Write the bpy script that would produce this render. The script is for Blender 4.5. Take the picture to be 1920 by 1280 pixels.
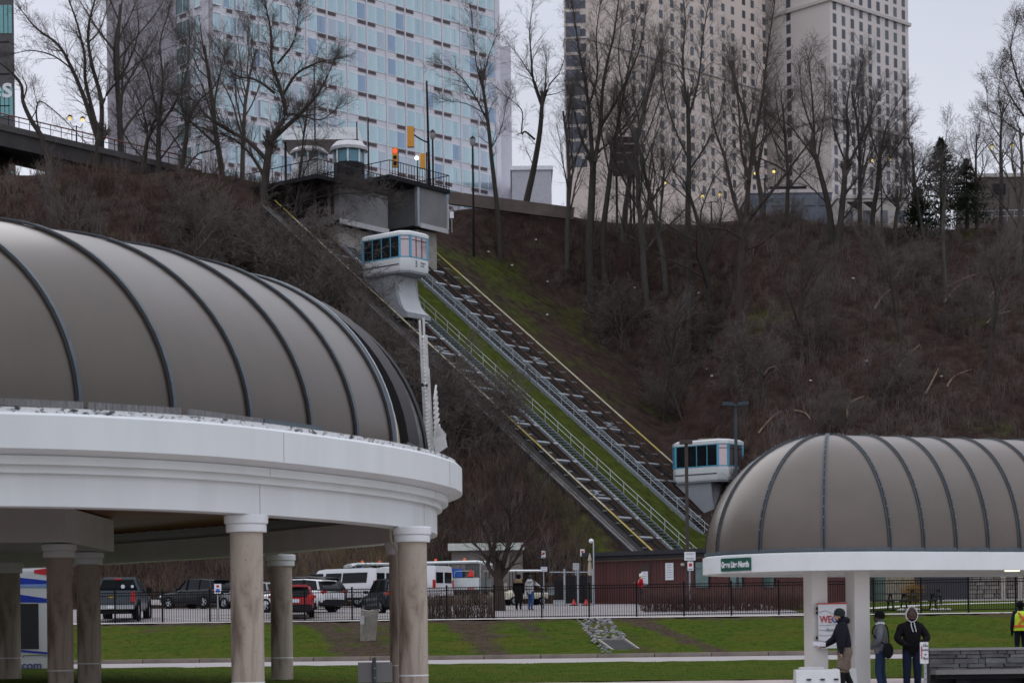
import bpy, bmesh, math, random
import numpy as np
from mathutils import Vector, Matrix

for _o in list(bpy.data.objects): bpy.data.objects.remove(_o)
SC = bpy.context.scene
COL = SC.collection
R = math.radians
random.seed(11)
RNG = np.random.default_rng(11)

# ------------------------------------------------------------------ camera
LENS = 70.0
F = 1920*LENS/36.0          # focal length in photo pixels
HY = 1185.0                 # photo row of the horizon
CZ = 1.4                    # camera height
ROLL = R(0.7)
cr, sr = math.cos(ROLL), math.sin(ROLL)
cam_d = bpy.data.cameras.new('camera')
cam = bpy.data.objects.new('camera', cam_d); COL.objects.link(cam)
cam_d.lens = LENS; cam_d.sensor_width = 36.0; cam_d.sensor_fit = 'HORIZONTAL'
cam_d.shift_y = (HY-640.0)/1920.0
cam_d.clip_start = 0.5; cam_d.clip_end = 3000.0
cam.matrix_world = Matrix.Translation((0, 0, CZ)) @ Matrix.Rotation(R(90), 4, 'X') @ Matrix.Rotation(-ROLL, 4, 'Z')
cam_d.dof.use_dof = True
cam_d.dof.focus_distance = 72.0
cam_d.dof.aperture_fstop = 2.0
SC.camera = cam

# ------------------------------------------------------------------ overcast sky
world = bpy.data.worlds.new('World'); SC.world = world; world.use_nodes = True
wn, wl = world.node_tree.nodes, world.node_tree.links
wn.clear()
SUN_EL, SUN_AZ = R(38), R(-35)       # behind the cloud, over the hill to the left
sky = wn.new('ShaderNodeTexSky'); sky.sky_type = 'NISHITA'; sky.sun_disc = False
sky.sun_elevation = SUN_EL; sky.sun_rotation = SUN_AZ
tc = wn.new('ShaderNodeTexCoord')
sep = wn.new('ShaderNodeSeparateXYZ'); wl.new(tc.outputs['Generated'], sep.inputs[0])
ramp = wn.new('ShaderNodeValToRGB'); wl.new(sep.outputs['Z'], ramp.inputs[0])
els = ramp.color_ramp.elements
els[0].position = 0.0; els[0].color = (0.83, 0.84, 0.90, 1)
els[1].position = 1.0; els[1].color = (1.38, 1.42, 1.54, 1)
e = els.new(0.30); e.color = (0.70, 0.725, 0.83, 1)
e = els.new(0.62); e.color = (1.16, 1.19, 1.31, 1)
e = els.new(0.12); e.color = (0.84, 0.855, 0.93, 1)
nz = wn.new('ShaderNodeTexNoise'); nz.inputs['Scale'].default_value = 3.0; nz.inputs['Detail'].default_value = 4
wl.new(tc.outputs['Generated'], nz.inputs['Vector'])
mr = wn.new('ShaderNodeMapRange'); mr.inputs['From Min'].default_value = 0.3; mr.inputs['From Max'].default_value = 0.7
mr.inputs['To Min'].default_value = 8.7; mr.inputs['To Max'].default_value = 11.2
wl.new(nz.outputs['Fac'], mr.inputs['Value'])
sc_ = wn.new('ShaderNodeVectorMath'); sc_.operation = 'SCALE'
wl.new(ramp.outputs['Color'], sc_.inputs[0]); wl.new(mr.outputs['Result'], sc_.inputs['Scale'])
mx = wn.new('ShaderNodeMixRGB'); mx.inputs['Fac'].default_value = 0.93
wl.new(sky.outputs['Color'], mx.inputs['Color1']); wl.new(sc_.outputs[0], mx.inputs['Color2'])
bg = wn.new('ShaderNodeBackground'); bg.inputs['Strength'].default_value = 0.1
wl.new(mx.outputs['Color'], bg.inputs['Color'])
wo = wn.new('ShaderNodeOutputWorld'); wl.new(bg.outputs[0], wo.inputs['Surface'])

sun_d = bpy.data.lights.new('sun', 'SUN'); sun_d.energy = 0.6; sun_d.angle = R(50); sun_d.color = (1.0, 0.97, 0.94)
sun = bpy.data.objects.new('sun', sun_d); COL.objects.link(sun)
_sd = Vector((math.sin(SUN_AZ)*math.cos(SUN_EL), math.cos(SUN_AZ)*math.cos(SUN_EL), math.sin(SUN_EL)))
sun.rotation_euler = _sd.to_track_quat('Z', 'Y').to_euler()
SC.view_settings.view_transform = 'Standard'; SC.view_settings.look = 'None'
SC.view_settings.gamma = 1.0; SC.view_settings.use_curve_mapping = False
SC.view_settings.exposure = 0.0

# ------------------------------------------------------------------ where a photo pixel lies at a given distance
def ray(px, py):
    vx = (px-960.0)/F; vy = (HY-py)/F
    return Vector((vx*cr+vy*sr, 1.0, -vx*sr+vy*cr))
def P(px, py, D):
    r = ray(px, py); return Vector((r.x*D, D, CZ+r.z*D))
def Pz(px, py, z):
    r = ray(px, py); D = (z-CZ)/r.z
    return Vector((r.x*D, D, z))
def Pplane(px, py, p0, nrm):
    r = ray(px, py); o = Vector((0, 0, CZ))
    k = (p0-o).dot(nrm)/r.dot(nrm)
    return o+r*k
def PXM(D): return F/D      # photo pixels per metre

# ------------------------------------------------------------------ materials
MATS = {}
def _new(name):
    m = bpy.data.materials.new(name); m.use_nodes = True
    nt = m.node_tree; nt.nodes.clear()
    out = nt.nodes.new('ShaderNodeOutputMaterial')
    b = nt.nodes.new('ShaderNodeBsdfPrincipled'); nt.links.new(b.outputs[0], out.inputs['Surface'])
    return m, nt, b
def mat(name, col, rough=0.6, metal=0.0, var=0.15, scale=3.0, bump=0.0, bscale=None, spec=0.5, stretch=None, col2=None, rand=0.0, coat=0.0, detail=6):
    if name in MATS: return MATS[name]
    if rough > .7: spec = min(spec, .18)
    m, nt, b = _new(name); N, L = nt.nodes, nt.links
    b.inputs['Roughness'].default_value = rough; b.inputs['Metallic'].default_value = metal
    b.inputs['Specular IOR Level'].default_value = spec
    if coat: b.inputs['Coat Weight'].default_value = coat; b.inputs['Coat Roughness'].default_value = 0.08
    t = N.new('ShaderNodeTexCoord'); mp = N.new('ShaderNodeMapping'); L.new(t.outputs['Object'], mp.inputs['Vector'])
    if stretch: mp.inputs['Scale'].default_value = stretch
    n = N.new('ShaderNodeTexNoise'); n.inputs['Scale'].default_value = scale; n.inputs['Detail'].default_value = detail
    n.inputs['Roughness'].default_value = 0.65
    L.new(mp.outputs[0], n.inputs['Vector'])
    rp = N.new('ShaderNodeValToRGB'); L.new(n.outputs['Fac'], rp.inputs[0])
    rp.color_ramp.elements[0].position = 0.3; rp.color_ramp.elements[1].position = 0.7
    a = [max(0, c*(1-var)) for c in col]; z = [c*(1+var) for c in (col2 or col)]
    rp.color_ramp.elements[0].color = (*a, 1); rp.color_ramp.elements[1].color = (*z, 1)
    src = rp.outputs['Color']
    if rand:
        oi = N.new('ShaderNodeObjectInfo'); mr_ = N.new('ShaderNodeMapRange')
        mr_.inputs['To Min'].default_value = 1-rand; mr_.inputs['To Max'].default_value = 1+rand
        L.new(oi.outputs['Random'], mr_.inputs['Value'])
        s = N.new('ShaderNodeVectorMath'); s.operation = 'SCALE'
        L.new(src, s.inputs[0]); L.new(mr_.outputs['Result'], s.inputs['Scale']); src = s.outputs[0]
    L.new(src, b.inputs['Base Color'])
    if bump:
        n2 = N.new('ShaderNodeTexNoise'); n2.inputs['Scale'].default_value = bscale or scale*6; n2.inputs['Detail'].default_value = 5
        L.new(mp.outputs[0], n2.inputs['Vector'])
        bp = N.new('ShaderNodeBump'); bp.inputs['Strength'].default_value = bump; bp.inputs['Distance'].default_value = 0.05
        L.new(n2.outputs['Fac'], bp.inputs['Height']); L.new(bp.outputs[0], b.inputs['Normal'])
    MATS[name] = m
    return m
def mat_emit(name, col, strength):
    if name in MATS: return MATS[name]
    m, nt, b = _new(name)
    b.inputs['Base Color'].default_value = (*col, 1)
    b.inputs['Emission Color'].default_value = (*col, 1); b.inputs['Emission Strength'].default_value = strength
    MATS[name] = m; return m

# ------------------------------------------------------------------ mesh builder
class MB:
    def __init__(s): s.v = []; s.f = []; s.m = []
    def add(s, vs, fs, mi=0):
        o = len(s.v); s.v.extend([tuple(p) for p in vs])
        for f in fs: s.f.append(tuple(i+o for i in f)); s.m.append(mi)
    def box(s, c, size, rot=None, mi=0, taper=1.0):
        hx, hy, hz = size[0]/2, size[1]/2, size[2]/2
        q = []
        for z, k in ((-hz, 1.0), (hz, taper)):
            q += [Vector((-hx*k, -hy*k, z)), Vector((hx*k, -hy*k, z)), Vector((hx*k, hy*k, z)), Vector((-hx*k, hy*k, z))]
        if rot is not None:
            M = rot if isinstance(rot, Matrix) else Matrix.Rotation(rot, 3, 'Z')
            q = [M @ p for p in q]
        c = Vector(c)
        s.add([p+c for p in q], [(3, 2, 1, 0), (4, 5, 6, 7), (0, 1, 5, 4), (1, 2, 6, 5), (2, 3, 7, 6), (3, 0, 4, 7)], mi)
        return s
    def bx(s, x0, x1, y0, y1, z0, z1, mi=0):
        return s.box(((x0+x1)/2, (y0+y1)/2, (z0+z1)/2), (abs(x1-x0), abs(y1-y0), abs(z1-z0)), None, mi)
    def beam(s, a, b, w, h, up=(0, 0, 1), mi=0):
        a, b = Vector(a), Vector(b); d = (b-a); L = d.length
        if L < 1e-6: return s
        x = d/L; u = Vector(up); y = u.cross(x)
        if y.length < 1e-4: y = Vector((0, 1, 0)).cross(x)
        y.normalize(); z = x.cross(y)
        M = Matrix((x, y, z)).transposed()
        return s.box((a+b)/2, (L, w, h), M, mi)
    def tube(s, pts, rad, sides=6, mi=0, cap=True):
        pts = [Vector(p) for p in pts]
        n = len(pts)
        if not hasattr(rad, '__len__'): rad = [rad]*n
        o = len(s.v); ref = None
        for i, p in enumerate(pts):
            d = (pts[min(i+1, n-1)]-pts[max(i-1, 0)])
            d = d.normalized() if d.length > 1e-9 else Vector((0, 0, 1))
            if ref is None:
                ref = Vector((1, 0, 0)) if abs(d.x) < .8 else Vector((0, 1, 0))
            x = (ref-d*ref.dot(d)); x = x.normalized() if x.length > 1e-6 else d.orthogonal().normalized()
            y = d.cross(x); ref = x
            for k in range(sides):
                a = 2*math.pi*k/sides
                q = p+(x*math.cos(a)+y*math.sin(a))*rad[i]
                s.v.append((q.x, q.y, q.z))
        for i in range(n-1):
            for k in range(sides):
                k2 = (k+1) % sides
                s.f.append((o+i*sides+k, o+i*sides+k2, o+(i+1)*sides+k2, o+(i+1)*sides+k)); s.m.append(mi)
        if cap and sides > 3:
            s.f.append(tuple(o+k for k in range(sides))[::-1]); s.m.append(mi)
            s.f.append(tuple(o+(n-1)*sides+k for k in range(sides))); s.m.append(mi)
        return s
    def lathe(s, prof, c=(0, 0, 0), seg=24, mi=0, M=None, a0=0, a1=2*math.pi, cap=True):
        c = Vector(c); full = abs(a1-a0-2*math.pi) < 1e-6
        nseg = seg if full else seg+1
        vs = []
        for r, z in prof:
            for k in range(nseg):
                a = a0+(a1-a0)*k/seg
                p = Vector((r*math.cos(a), r*math.sin(a), z))
                if M is not None: p = M @ p
                vs.append(p+c)
        fs = []
        for i in range(len(prof)-1):
            for k in range(seg):
                k2 = (k+1) % nseg
                fs.append((i*nseg+k, i*nseg+k2, (i+1)*nseg+k2, (i+1)*nseg+k))
        if cap and prof[0][0] > 1e-6 and full: fs.append(tuple(range(nseg))[::-1])
        if cap and prof[-1][0] > 1e-6 and full: fs.append(tuple((len(prof)-1)*nseg+k for k in range(nseg)))
        s.add(vs, fs, mi); return s
    def prism(s, poly, ext, mi=0):
        poly = [Vector(p) for p in poly]; ext = Vector(ext); n = len(poly)
        vs = poly+[p+ext for p in poly]
        fs = [tuple(range(n))[::-1], tuple(range(n, 2*n))]+[(i, (i+1) % n, n+(i+1) % n, n+i) for i in range(n)]
        s.add(vs, fs, mi); return s
    def loft(s, rings, mi=0, cap=True):
        n = len(rings[0]); o = len(s.v)
        for r_ in rings: s.v.extend([tuple(p) for p in r_])
        for i in range(len(rings)-1):
            for k in range(n):
                k2 = (k+1) % n
                s.f.append((o+i*n+k, o+i*n+k2, o+(i+1)*n+k2, o+(i+1)*n+k)); s.m.append(mi)
        if cap:
            s.f.append(tuple(o+k for k in range(n))[::-1]); s.m.append(mi)
            s.f.append(tuple(o+(len(rings)-1)*n+k for k in range(n))); s.m.append(mi)
        return s
    def sheet(s, grid, mi=0):
        nr, nc = len(grid), len(grid[0]); o = len(s.v)
        for r_ in grid: s.v.extend([tuple(p) for p in r_])
        for i in range(nr-1):
            for j in range(nc-1):
                a = o+i*nc+j
                s.f.append((a, a+1, a+nc+1, a+nc)); s.m.append(mi)
        return s
    def sphere(s, c, r, seg=12, rings=8, mi=0, sx=1, sy=1, sz=1):
        c = Vector(c); prof = [(max(1e-7, r*math.sin(math.pi*i/rings)), -r*math.cos(math.pi*i/rings)) for i in range(rings+1)]
        return s.lathe(prof, c, seg, mi, Matrix.Diagonal((sx, sy, sz)))

WM = {}
def wm(o): return WM.get(o.name, Matrix.Identity(4))
def mesh_of(name, mb, mats, inv=None, smooth=0.7, fix=True):
    me = bpy.data.meshes.new(name)
    vs = mb.v
    if inv is not None and inv != Matrix.Identity(4):
        vs = [tuple(inv @ Vector(p)) for p in vs]
    me.from_pydata(vs, [], mb.f)
    if not isinstance(mats, (list, tuple)): mats = [mats]
    for m in mats: me.materials.append(m)
    if len(mats) > 1: me.polygons.foreach_set('material_index', mb.m)
    if fix and len(mb.f) < 30000:
        bm = bmesh.new(); bm.from_mesh(me); bmesh.ops.recalc_face_normals(bm, faces=bm.faces); bm.to_mesh(me); bm.free()
    if smooth:
        me.polygons.foreach_set('use_smooth', [True]*len(me.polygons))
        try: me.set_sharp_from_angle(angle=smooth)
        except Exception: pass
    me.update()
    return me
def tag(o, label=None, cat=None, group=None, kind=None):
    if label: o['label'] = label
    if cat: o['category'] = cat
    if group: o['group'] = group
    if kind: o['kind'] = kind
    return o
def thing(name, label, cat, loc=(0, 0, 0), rz=0.0, group=None, kind=None):
    o = bpy.data.objects.new(name, None); COL.objects.link(o)
    o.empty_display_size = 0.3
    o.location = loc; o.rotation_euler = (0, 0, rz)
    WM[o.name] = Matrix.Translation(Vector(loc)) @ Matrix.Rotation(rz, 4, 'Z')
    return tag(o, label, cat, group, kind)
def part(name, mb, mats, parent, label=None, smooth=0.7, kind=None, local=False):
    M = wm(parent)
    inv = None if local else M.inverted()
    me = mb if isinstance(mb, bpy.types.Mesh) else mesh_of(name, mb, mats, inv, smooth)
    o = bpy.data.objects.new(name, me); COL.objects.link(o); o.parent = parent
    WM[o.name] = M
    if label: o['label'] = label
    if kind: o['kind'] = kind
    return o
def single(name, mb, mats, label=None, cat=None, group=None, kind=None, smooth=0.7):
    if kind == 'structure' or kind == 'stuff': c = Vector((0, 0, 0))
    else:
        xs = np.array(mb.v); c = Vector(((xs[:, 0].min()+xs[:, 0].max())/2, (xs[:, 1].min()+xs[:, 1].max())/2, xs[:, 2].min()))
    me = mesh_of(name, mb, mats, Matrix.Translation(-c), smooth)
    o = bpy.data.objects.new(name, me); COL.objects.link(o); o.location = c
    WM[o.name] = Matrix.Translation(c)
    return tag(o, label, cat, group, kind)
def copy_tree(o, parent=None):
    c = o.copy(); COL.objects.link(c)
    if parent is not None: c.parent = parent
    for ch in list(o.children): copy_tree(ch, c)
    return c
def place(o, loc, rz=None, scale=None, label=None, group=None):
    o.location = loc
    if rz is not None: o.rotation_euler = (0, 0, rz)
    if scale is not None: o.scale = (scale, scale, scale)
    if label: o['label'] = label
    if group: o['group'] = group
    WM[o.name] = Matrix.Translation(Vector(loc)) @ Matrix.Rotation(o.rotation_euler[2], 4, 'Z')
    return o
def text_mesh(txt, size, bold=0.0, align='CENTER', ext=0.004):
    cu = bpy.data.curves.new('lettering', 'FONT'); cu.body = txt; cu.size = size; cu.align_x = align; cu.align_y = 'CENTER'
    cu.extrude = ext; cu.offset = bold; cu.resolution_u = 3
    ob = bpy.data.objects.new('lettering_tmp', cu); COL.objects.link(ob)
    bpy.context.view_layer.update()
    me = bpy.data.meshes.new_from_object(ob.evaluated_get(bpy.context.evaluated_depsgraph_get()))
    bpy.data.objects.remove(ob)
    mb = MB(); mb.v = [tuple(v.co) for v in me.vertices]; mb.f = [tuple(p.vertices) for p in me.polygons]; mb.m = [0]*len(mb.f)
    return mb
def put_text(parent, txt, size, origin, xdir, updir, material, bold=0.0, align='CENTER', squeeze=1.0, name='lettering'):
    x = Vector(xdir).normalized(); u = Vector(updir).normalized(); n = x.cross(u)
    mb = text_mesh(txt, size, bold, align)
    o = Vector(origin)
    mb.v = [tuple(o+x*(p[0]*squeeze)+u*p[1]+n*p[2]) for p in mb.v]
    return part(name, mb, material, parent, smooth=0)

def bez(p, n=8):
    """smooth curve through points"""
    p = [Vector(q) for q in p]; out = []
    for i in range(len(p)-1):
        a, b, c, d = p[max(i-1, 0)], p[i], p[i+1], p[min(i+2, len(p)-1)]
        for k in range(n):
            t = k/n
            out.append(0.5*((2*b)+(c-a)*t+(2*a-5*b+4*c-d)*t*t+(3*b-a-3*c+d)*t**3))
    out.append(p[-1]); return out

# shared materials
M_white = mat('white_paint', (0.74, 0.775, 0.80), 0.45, var=0.05, scale=1.5)
M_whited = mat('white_paint_weathered', (0.70, 0.735, 0.755), 0.55, var=0.055, scale=0.9, stretch=(1.6, 1.6, 0.2))
M_black = mat('black_metal', (0.008, 0.008, 0.010), 0.5, var=0.2, spec=.15)
M_dark = mat('dark_trim', (0.013, 0.013, 0.016), 0.6, var=0.2, spec=.15)
M_galv = mat('galvanised_steel', (0.34, 0.37, 0.40), 0.45, metal=0.5, var=0.18, scale=8)
M_glass = mat('tinted_glass', (0.010, 0.012, 0.015), 0.03, var=0.1, spec=0.16)
M_rubber = mat('rubber', (0.010, 0.010, 0.010), 0.85, spec=.1)
M_chrome = mat('alloy', (0.45, 0.46, 0.48), 0.3, metal=0.8, var=0.1)
M_conc = mat('concrete', (0.30, 0.28, 0.26), 0.85, var=0.2, scale=2.5, bump=0.25)
M_red = mat('red_lens', (0.45, 0.012, 0.012), 0.25, var=0.1)
M_plate = mat('plate_white', (0.62, 0.65, 0.7), 0.4, var=0.1)
M_sign = mat('sign_white', (0.70, 0.72, 0.76), 0.4, var=0.04)
M_ink = mat('sign_ink', (0.06, 0.07, 0.10), 0.5, var=0.1)
M_signred = mat('sign_red', (0.5, 0.03, 0.03), 0.45, var=0.1)
# ------------------------------------------------------------------ the incline's frame: t runs up the track, s across it
TP0 = P(1210, 1026, 122)
TD = Vector((-1.249, 1.0, 1.2945))
TN = Vector((0.62499794, 0.7806264, 0.0))
TDH = Vector((-1.249, 1.0, 0)).normalized()
TUP = TN.cross(TD).normalized()
if TUP.z < 0: TUP = -TUP
def trk(t, s, up=0.0): return TP0+TD*t+TN*s+TUP*up
def ts_of(px, py):
    q = Pplane(px, py, TP0, TUP)-TP0
    return q.dot(TDH)/TDH.dot(TD), q.dot(TN)

FLY = [-60, 40, 48, 62, 69.9, 72.5, 82.6, 84, 86, 98, 112, 125, 2000]
FLZ = [0, 0, .17, .42, .46, .62, 1.88, 1.95, 1.97, 2.5, 2.95, 3.2, 3.2]
def S0(t): return np.interp(t, [-14, 4, 6, 8.1, 10, 16, 18.5, 19.5, 20.5], [-20, 15.6, 17.8, 23, 26, 27, 26, 23.5, 22])
def terr_raw(x, y):
    fl = np.interp(y, FLY, FLZ)
    ax, ay = x-TP0.x, y-TP0.y
    t = (-1.249*ax+ay)/2.56; s = .625*ax+.7806*ay
    zp = TP0.z+1.2945*t-0.35
    zA = 3.0+.94*(y-118)
    g = np.maximum(0, -1.6-s)*1.1
    left = np.maximum(zp-g, np.minimum(zA, zp-.3-.2*g))
    s0 = S0(t)
    zB = 33.7-(157-y)*.75
    right = np.minimum(zB, zp+(s-s0)*1.5)
    z = np.where(s < -1.6, left, np.where(s > s0, right, zp))
    cap = np.interp(x, [-80, -20, -2, 15, 39, 90], [35.5, 35.2, 36.2, 34.8, 32.9, 32.3])
    k = 0.8
    z = np.where(z > cap-2*k, cap-k*np.log1p(np.exp(-(z-cap)/k))*1.0, z)
    z = np.minimum(z, cap)
    brush = ((s < -2.4) | (s > s0+1.0)) & (z > fl+.6)
    n = .55*np.sin(x*.31+1.7*np.sin(y*.17))+.45*np.sin(y*.43+x*.19)+.3*np.sin(x*.83-y*.55)+.22*np.sin(x*1.7+y*1.3)
    z = np.where(brush, z+n*np.clip((z-fl)/4, 0, 1)*np.clip((cap-z)/1.5+.15, 0, 1), z)
    return np.maximum(z, fl)
GX = np.concatenate([np.linspace(-420, -75, 14), np.arange(-72, 82, .75), np.linspace(86, 420, 14)])
GY = np.concatenate([np.linspace(-60, 34, 8), np.arange(36, 190, .75), np.linspace(194, 640, 16)])
_X, _Y = np.meshgrid(GX, GY)
GZ = terr_raw(_X, _Y)
_b = GZ.copy()
for _ in range(2):
    _b[1:-1, 1:-1] = (_b[1:-1, 1:-1]*2+_b[:-2, 1:-1]+_b[2:, 1:-1]+_b[1:-1, :-2]+_b[1:-1, 2:])/6
_hill = GZ > np.interp(_Y, FLY, FLZ)+.8
GZ = np.where(_hill & (_Y > 95), _b, GZ)
def TZ(x, y):
    i = int(np.clip(np.searchsorted(GX, x)-1, 0, len(GX)-2)); j = int(np.clip(np.searchsorted(GY, y)-1, 0, len(GY)-2))
    u = (x-GX[i])/(GX[i+1]-GX[i]); v = (y-GY[j])/(GY[j+1]-GY[j])
    return float((GZ[j, i]*(1-u)+GZ[j, i+1]*u)*(1-v)+(GZ[j+1, i]*(1-u)+GZ[j+1, i+1]*u)*v)
def hit(px, py, d0=80.0, d1=260.0):
    """where the sight line of a photo pixel meets the ground"""
    r = ray(px, py); D = d0
    while D < d1:
        p = Vector((r.x*D, D, CZ+r.z*D))
        if p.z <= TZ(p.x, p.y): return p
        D += .25
    return Vector((r.x*d1, d1, CZ+r.z*d1))

# ground materials
def ground_mix(name, c1, c2, c3, attr, scale, rough=.95, bump=.5, tint=(.078, .074, .012)):
    m, nt, b = _new(name); N, L = nt.nodes, nt.links
    b.inputs['Roughness'].default_value = rough; b.inputs['Specular IOR Level'].default_value = .03
    tc = N.new('ShaderNodeTexCoord')
    n1 = N.new('ShaderNodeTexNoise'); n1.inputs['Scale'].default_value = scale; n1.inputs['Detail'].default_value = 8; n1.inputs['Roughness'].default_value = .7
    L.new(tc.outputs['Object'], n1.inputs['Vector'])
    n2 = N.new('ShaderNodeTexNoise'); n2.inputs['Scale'].default_value = scale*.18; n2.inputs['Detail'].default_value = 4
    L.new(tc.outputs['Object'], n2.inputs['Vector'])
    r1 = N.new('ShaderNodeValToRGB'); L.new(n1.outputs['Fac'], r1.inputs[0])
    r1.color_ramp.elements[0].position = .32; r1.color_ramp.elements[1].position = .68
    r1.color_ramp.elements[0].color = (*[c*.55 for c in c1], 1); r1.color_ramp.elements[1].color = (*c2, 1)
    n4 = N.new('ShaderNodeTexNoise'); n4.inputs['Scale'].default_value = scale*.12; n4.inputs['Detail'].default_value = 5; n4.inputs['Roughness'].default_value = .7
    L.new(tc.outputs['Object'], n4.inputs['Vector'])
    r4 = N.new('ShaderNodeMapRange'); r4.inputs['From Min'].default_value = .47; r4.inputs['From Max'].default_value = .68; r4.inputs['To Max'].default_value = .75; L.new(n4.outputs['Fac'], r4.inputs['Value'])
    m4 = N.new('ShaderNodeMixRGB'); L.new(r4.outputs[0], m4.inputs['Fac']); L.new(r1.outputs[0], m4.inputs['Color1']); m4.inputs['Color2'].default_value = (*tint, 1)
    r2 = N.new('ShaderNodeValToRGB'); L.new(n1.outputs['Fac'], r2.inputs[0])
    r2.color_ramp.elements[0].position = .3; r2.color_ramp.elements[1].position = .7
    r2.color_ramp.elements[0].color = (*[c*.5 for c in c3], 1); r2.color_ramp.elements[1].color = (*[c*1.35 for c in c3], 1)
    at = N.new('ShaderNodeAttribute'); at.attribute_name = attr
    ad = N.new('ShaderNodeMath'); ad.operation = 'MULTIPLY_ADD'; ad.inputs[1].default_value = 1.6; ad.inputs[2].default_value = -.8
    L.new(n2.outputs['Fac'], ad.inputs[0])
    ad2 = N.new('ShaderNodeMath'); ad2.operation = 'MULTIPLY_ADD'; ad2.inputs[1].default_value = .9; ad2.inputs[2].default_value = -.45
    L.new(n1.outputs['Fac'], ad2.inputs[0])
    s1 = N.new('ShaderNodeMath'); s1.operation = 'ADD'; L.new(ad.outputs[0], s1.inputs[0]); L.new(ad2.outputs[0], s1.inputs[1])
    s2 = N.new('ShaderNodeMath'); s2.operation = 'ADD'; L.new(s1.outputs[0], s2.inputs[0]); L.new(at.outputs['Fac'], s2.inputs[1])
    mr_ = N.new('ShaderNodeMapRange'); mr_.inputs['From Min'].default_value = .22; mr_.inputs['From Max'].default_value = .78; L.new(s2.outputs[0], mr_.inputs['Value'])
    mx_ = N.new('ShaderNodeMixRGB'); L.new(mr_.outputs[0], mx_.inputs['Fac']); L.new(m4.outputs[0], mx_.inputs['Color1']); L.new(r2.outputs[0], mx_.inputs['Color2'])
    L.new(mx_.outputs[0], b.inputs['Base Color'])
    n3 = N.new('ShaderNodeTexNoise'); n3.inputs['Scale'].default_value = scale*4; n3.inputs['Detail'].default_value = 4; L.new(tc.outputs['Object'], n3.inputs['Vector'])
    bp = N.new('ShaderNodeBump'); bp.inputs['Strength'].default_value = bump; bp.inputs['Distance'].default_value = .12
    L.new(n3.outputs['Fac'], bp.inputs['Height']); L.new(bp.outputs[0], b.inputs['Normal'])
    MATS[name] = m; return m
# attr 1 = second cover, 0 = first cover
M_hill = ground_mix('hillside_ground', (.034, .023, .020), (.064, .046, .038), (.050, .062, .012), 'cover', 1.3, tint=(.050, .030, .028))
M_bank = ground_mix('bank_grass', (.042, .074, .008), (.066, .098, .010), (.062, .044, .034), 'cover', 3.5)
M_lawn = ground_mix('lawn_grass', (.045, .078, .008), (.064, .098, .011), (.070, .078, .018), 'cover', 4.0)

def set_attr(me, name, vals):
    a = me.attributes.new(name, 'FLOAT', 'POINT'); a.data.foreach_set('value', np.asarray(vals, dtype=np.float32))
def grid_obj(name, X, Y, Zg, material, cover=None, kind='structure'):
    nr, nc = X.shape
    v = np.stack([X, Y, Zg], -1).reshape(-1, 3)
    idx = np.arange(nr*nc).reshape(nr, nc)
    f = np.stack([idx[:-1, :-1], idx[:-1, 1:], idx[1:, 1:], idx[1:, :-1]], -1).reshape(-1, 4)
    me = bpy.data.meshes.new(name); me.from_pydata(v.tolist(), [], f.tolist()); me.materials.append(material)
    me.polygons.foreach_set('use_smooth', [True]*len(me.polygons))
    if cover is not None: set_attr(me, 'cover', cover.reshape(-1))
    o = bpy.data.objects.new(name, me); COL.objects.link(o); tag(o, kind=kind); return o

def ts_arr(x, y):
    ax, ay = x-TP0.x, y-TP0.y
    return (-1.249*ax+ay)/2.56, .625*ax+.7806*ay
_t, _s = ts_arr(_X, _Y)
def bumpf(v, a, b, w): return 1/(1+np.exp(-(v-a)/w))*1/(1+np.exp((v-b)/w))
cover = 1.25*bumpf(_s, 3.0, 8.9, .35)*bumpf(_t, -2, 17.5, .6)
rs = bumpf(_s-S0(_t)+20.5, -99, 20.0, .5)*bumpf(_s, 14.2, 99, .5)*bumpf(_t, 3, 19.5, .5)
cover += rs*np.interp(_t, [3, 9, 13, 15.5, 19], [.12, .17, .25, .38, .58])
cover += .55*bumpf(_s, -4.0, -1.7, .3)*bumpf(_t, -.6, 2.0, .25)+.42*bumpf(_s, -3.2, -1.7, .3)*bumpf(_t, 2, 7, .4)
cover += .45*np.exp(-(((_X-19)/2.2)**2+((_Y-146)/2.5)**2))+.5*np.exp(-(((_X-34)/12)**2+((_Y-156)/1.2)**2))
cover = np.where(_Y < 84, .9, cover)
terr = grid_obj('hillside', _X, _Y, GZ, M_hill, cover)

# lawn between plaza and road, bank between road and fence
def sheet_grid(x0, x1, y0, y1, dx, dy, off):
    xs = np.arange(x0, x1+dx*.5, dx); ys = np.linspace(y0, y1, max(2, int(round((y1-y0)/dy))+1))
    X, Y = np.meshgrid(xs, ys); return X, Y, np.interp(Y, FLY, FLZ)+off
def wavy(X, Y): return .012*np.sin(X*3.1+Y*2.3)+.014*np.sin(X*1.3-Y*4.1)+.01*np.sin(X*7.7+Y*6.1)
X, Y, Zs = sheet_grid(-45, 45, 48.0, 61.9, .5, .35, .03)
lawn_cov = np.clip(.05+.55*np.exp(-((Y-48)/.5)**2)+.3*np.exp(-((Y-61.9)/.5)**2), 0, 1)-.15
Y[0] += .10*np.sin(X[0]*2.1)+.07*np.sin(X[0]*5.3); Y[-1] += .05*np.sin(X[0]*2.7)
grid_obj('lawn', X, Y, Zs+wavy(X, Y)*.6, M_lawn, lawn_cov)
X, Y, Zs = sheet_grid(-45, 45, 70.55, 82.7, .3, .3, .035)
cv = np.zeros_like(X)-.12
cv += .75*np.exp(-((Y-82.6)/.8)**2)+.8*np.exp(-((Y-70.7)/.55)**2)
def strip(cx, slant, w, a, y0=70, y1=83):
    global cv
    xc = cx+slant*(82-Y)/11.5
    cv += a*np.exp(-((X-xc)/w)**2)*bumpf(Y, y0, y1, .5)
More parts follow.
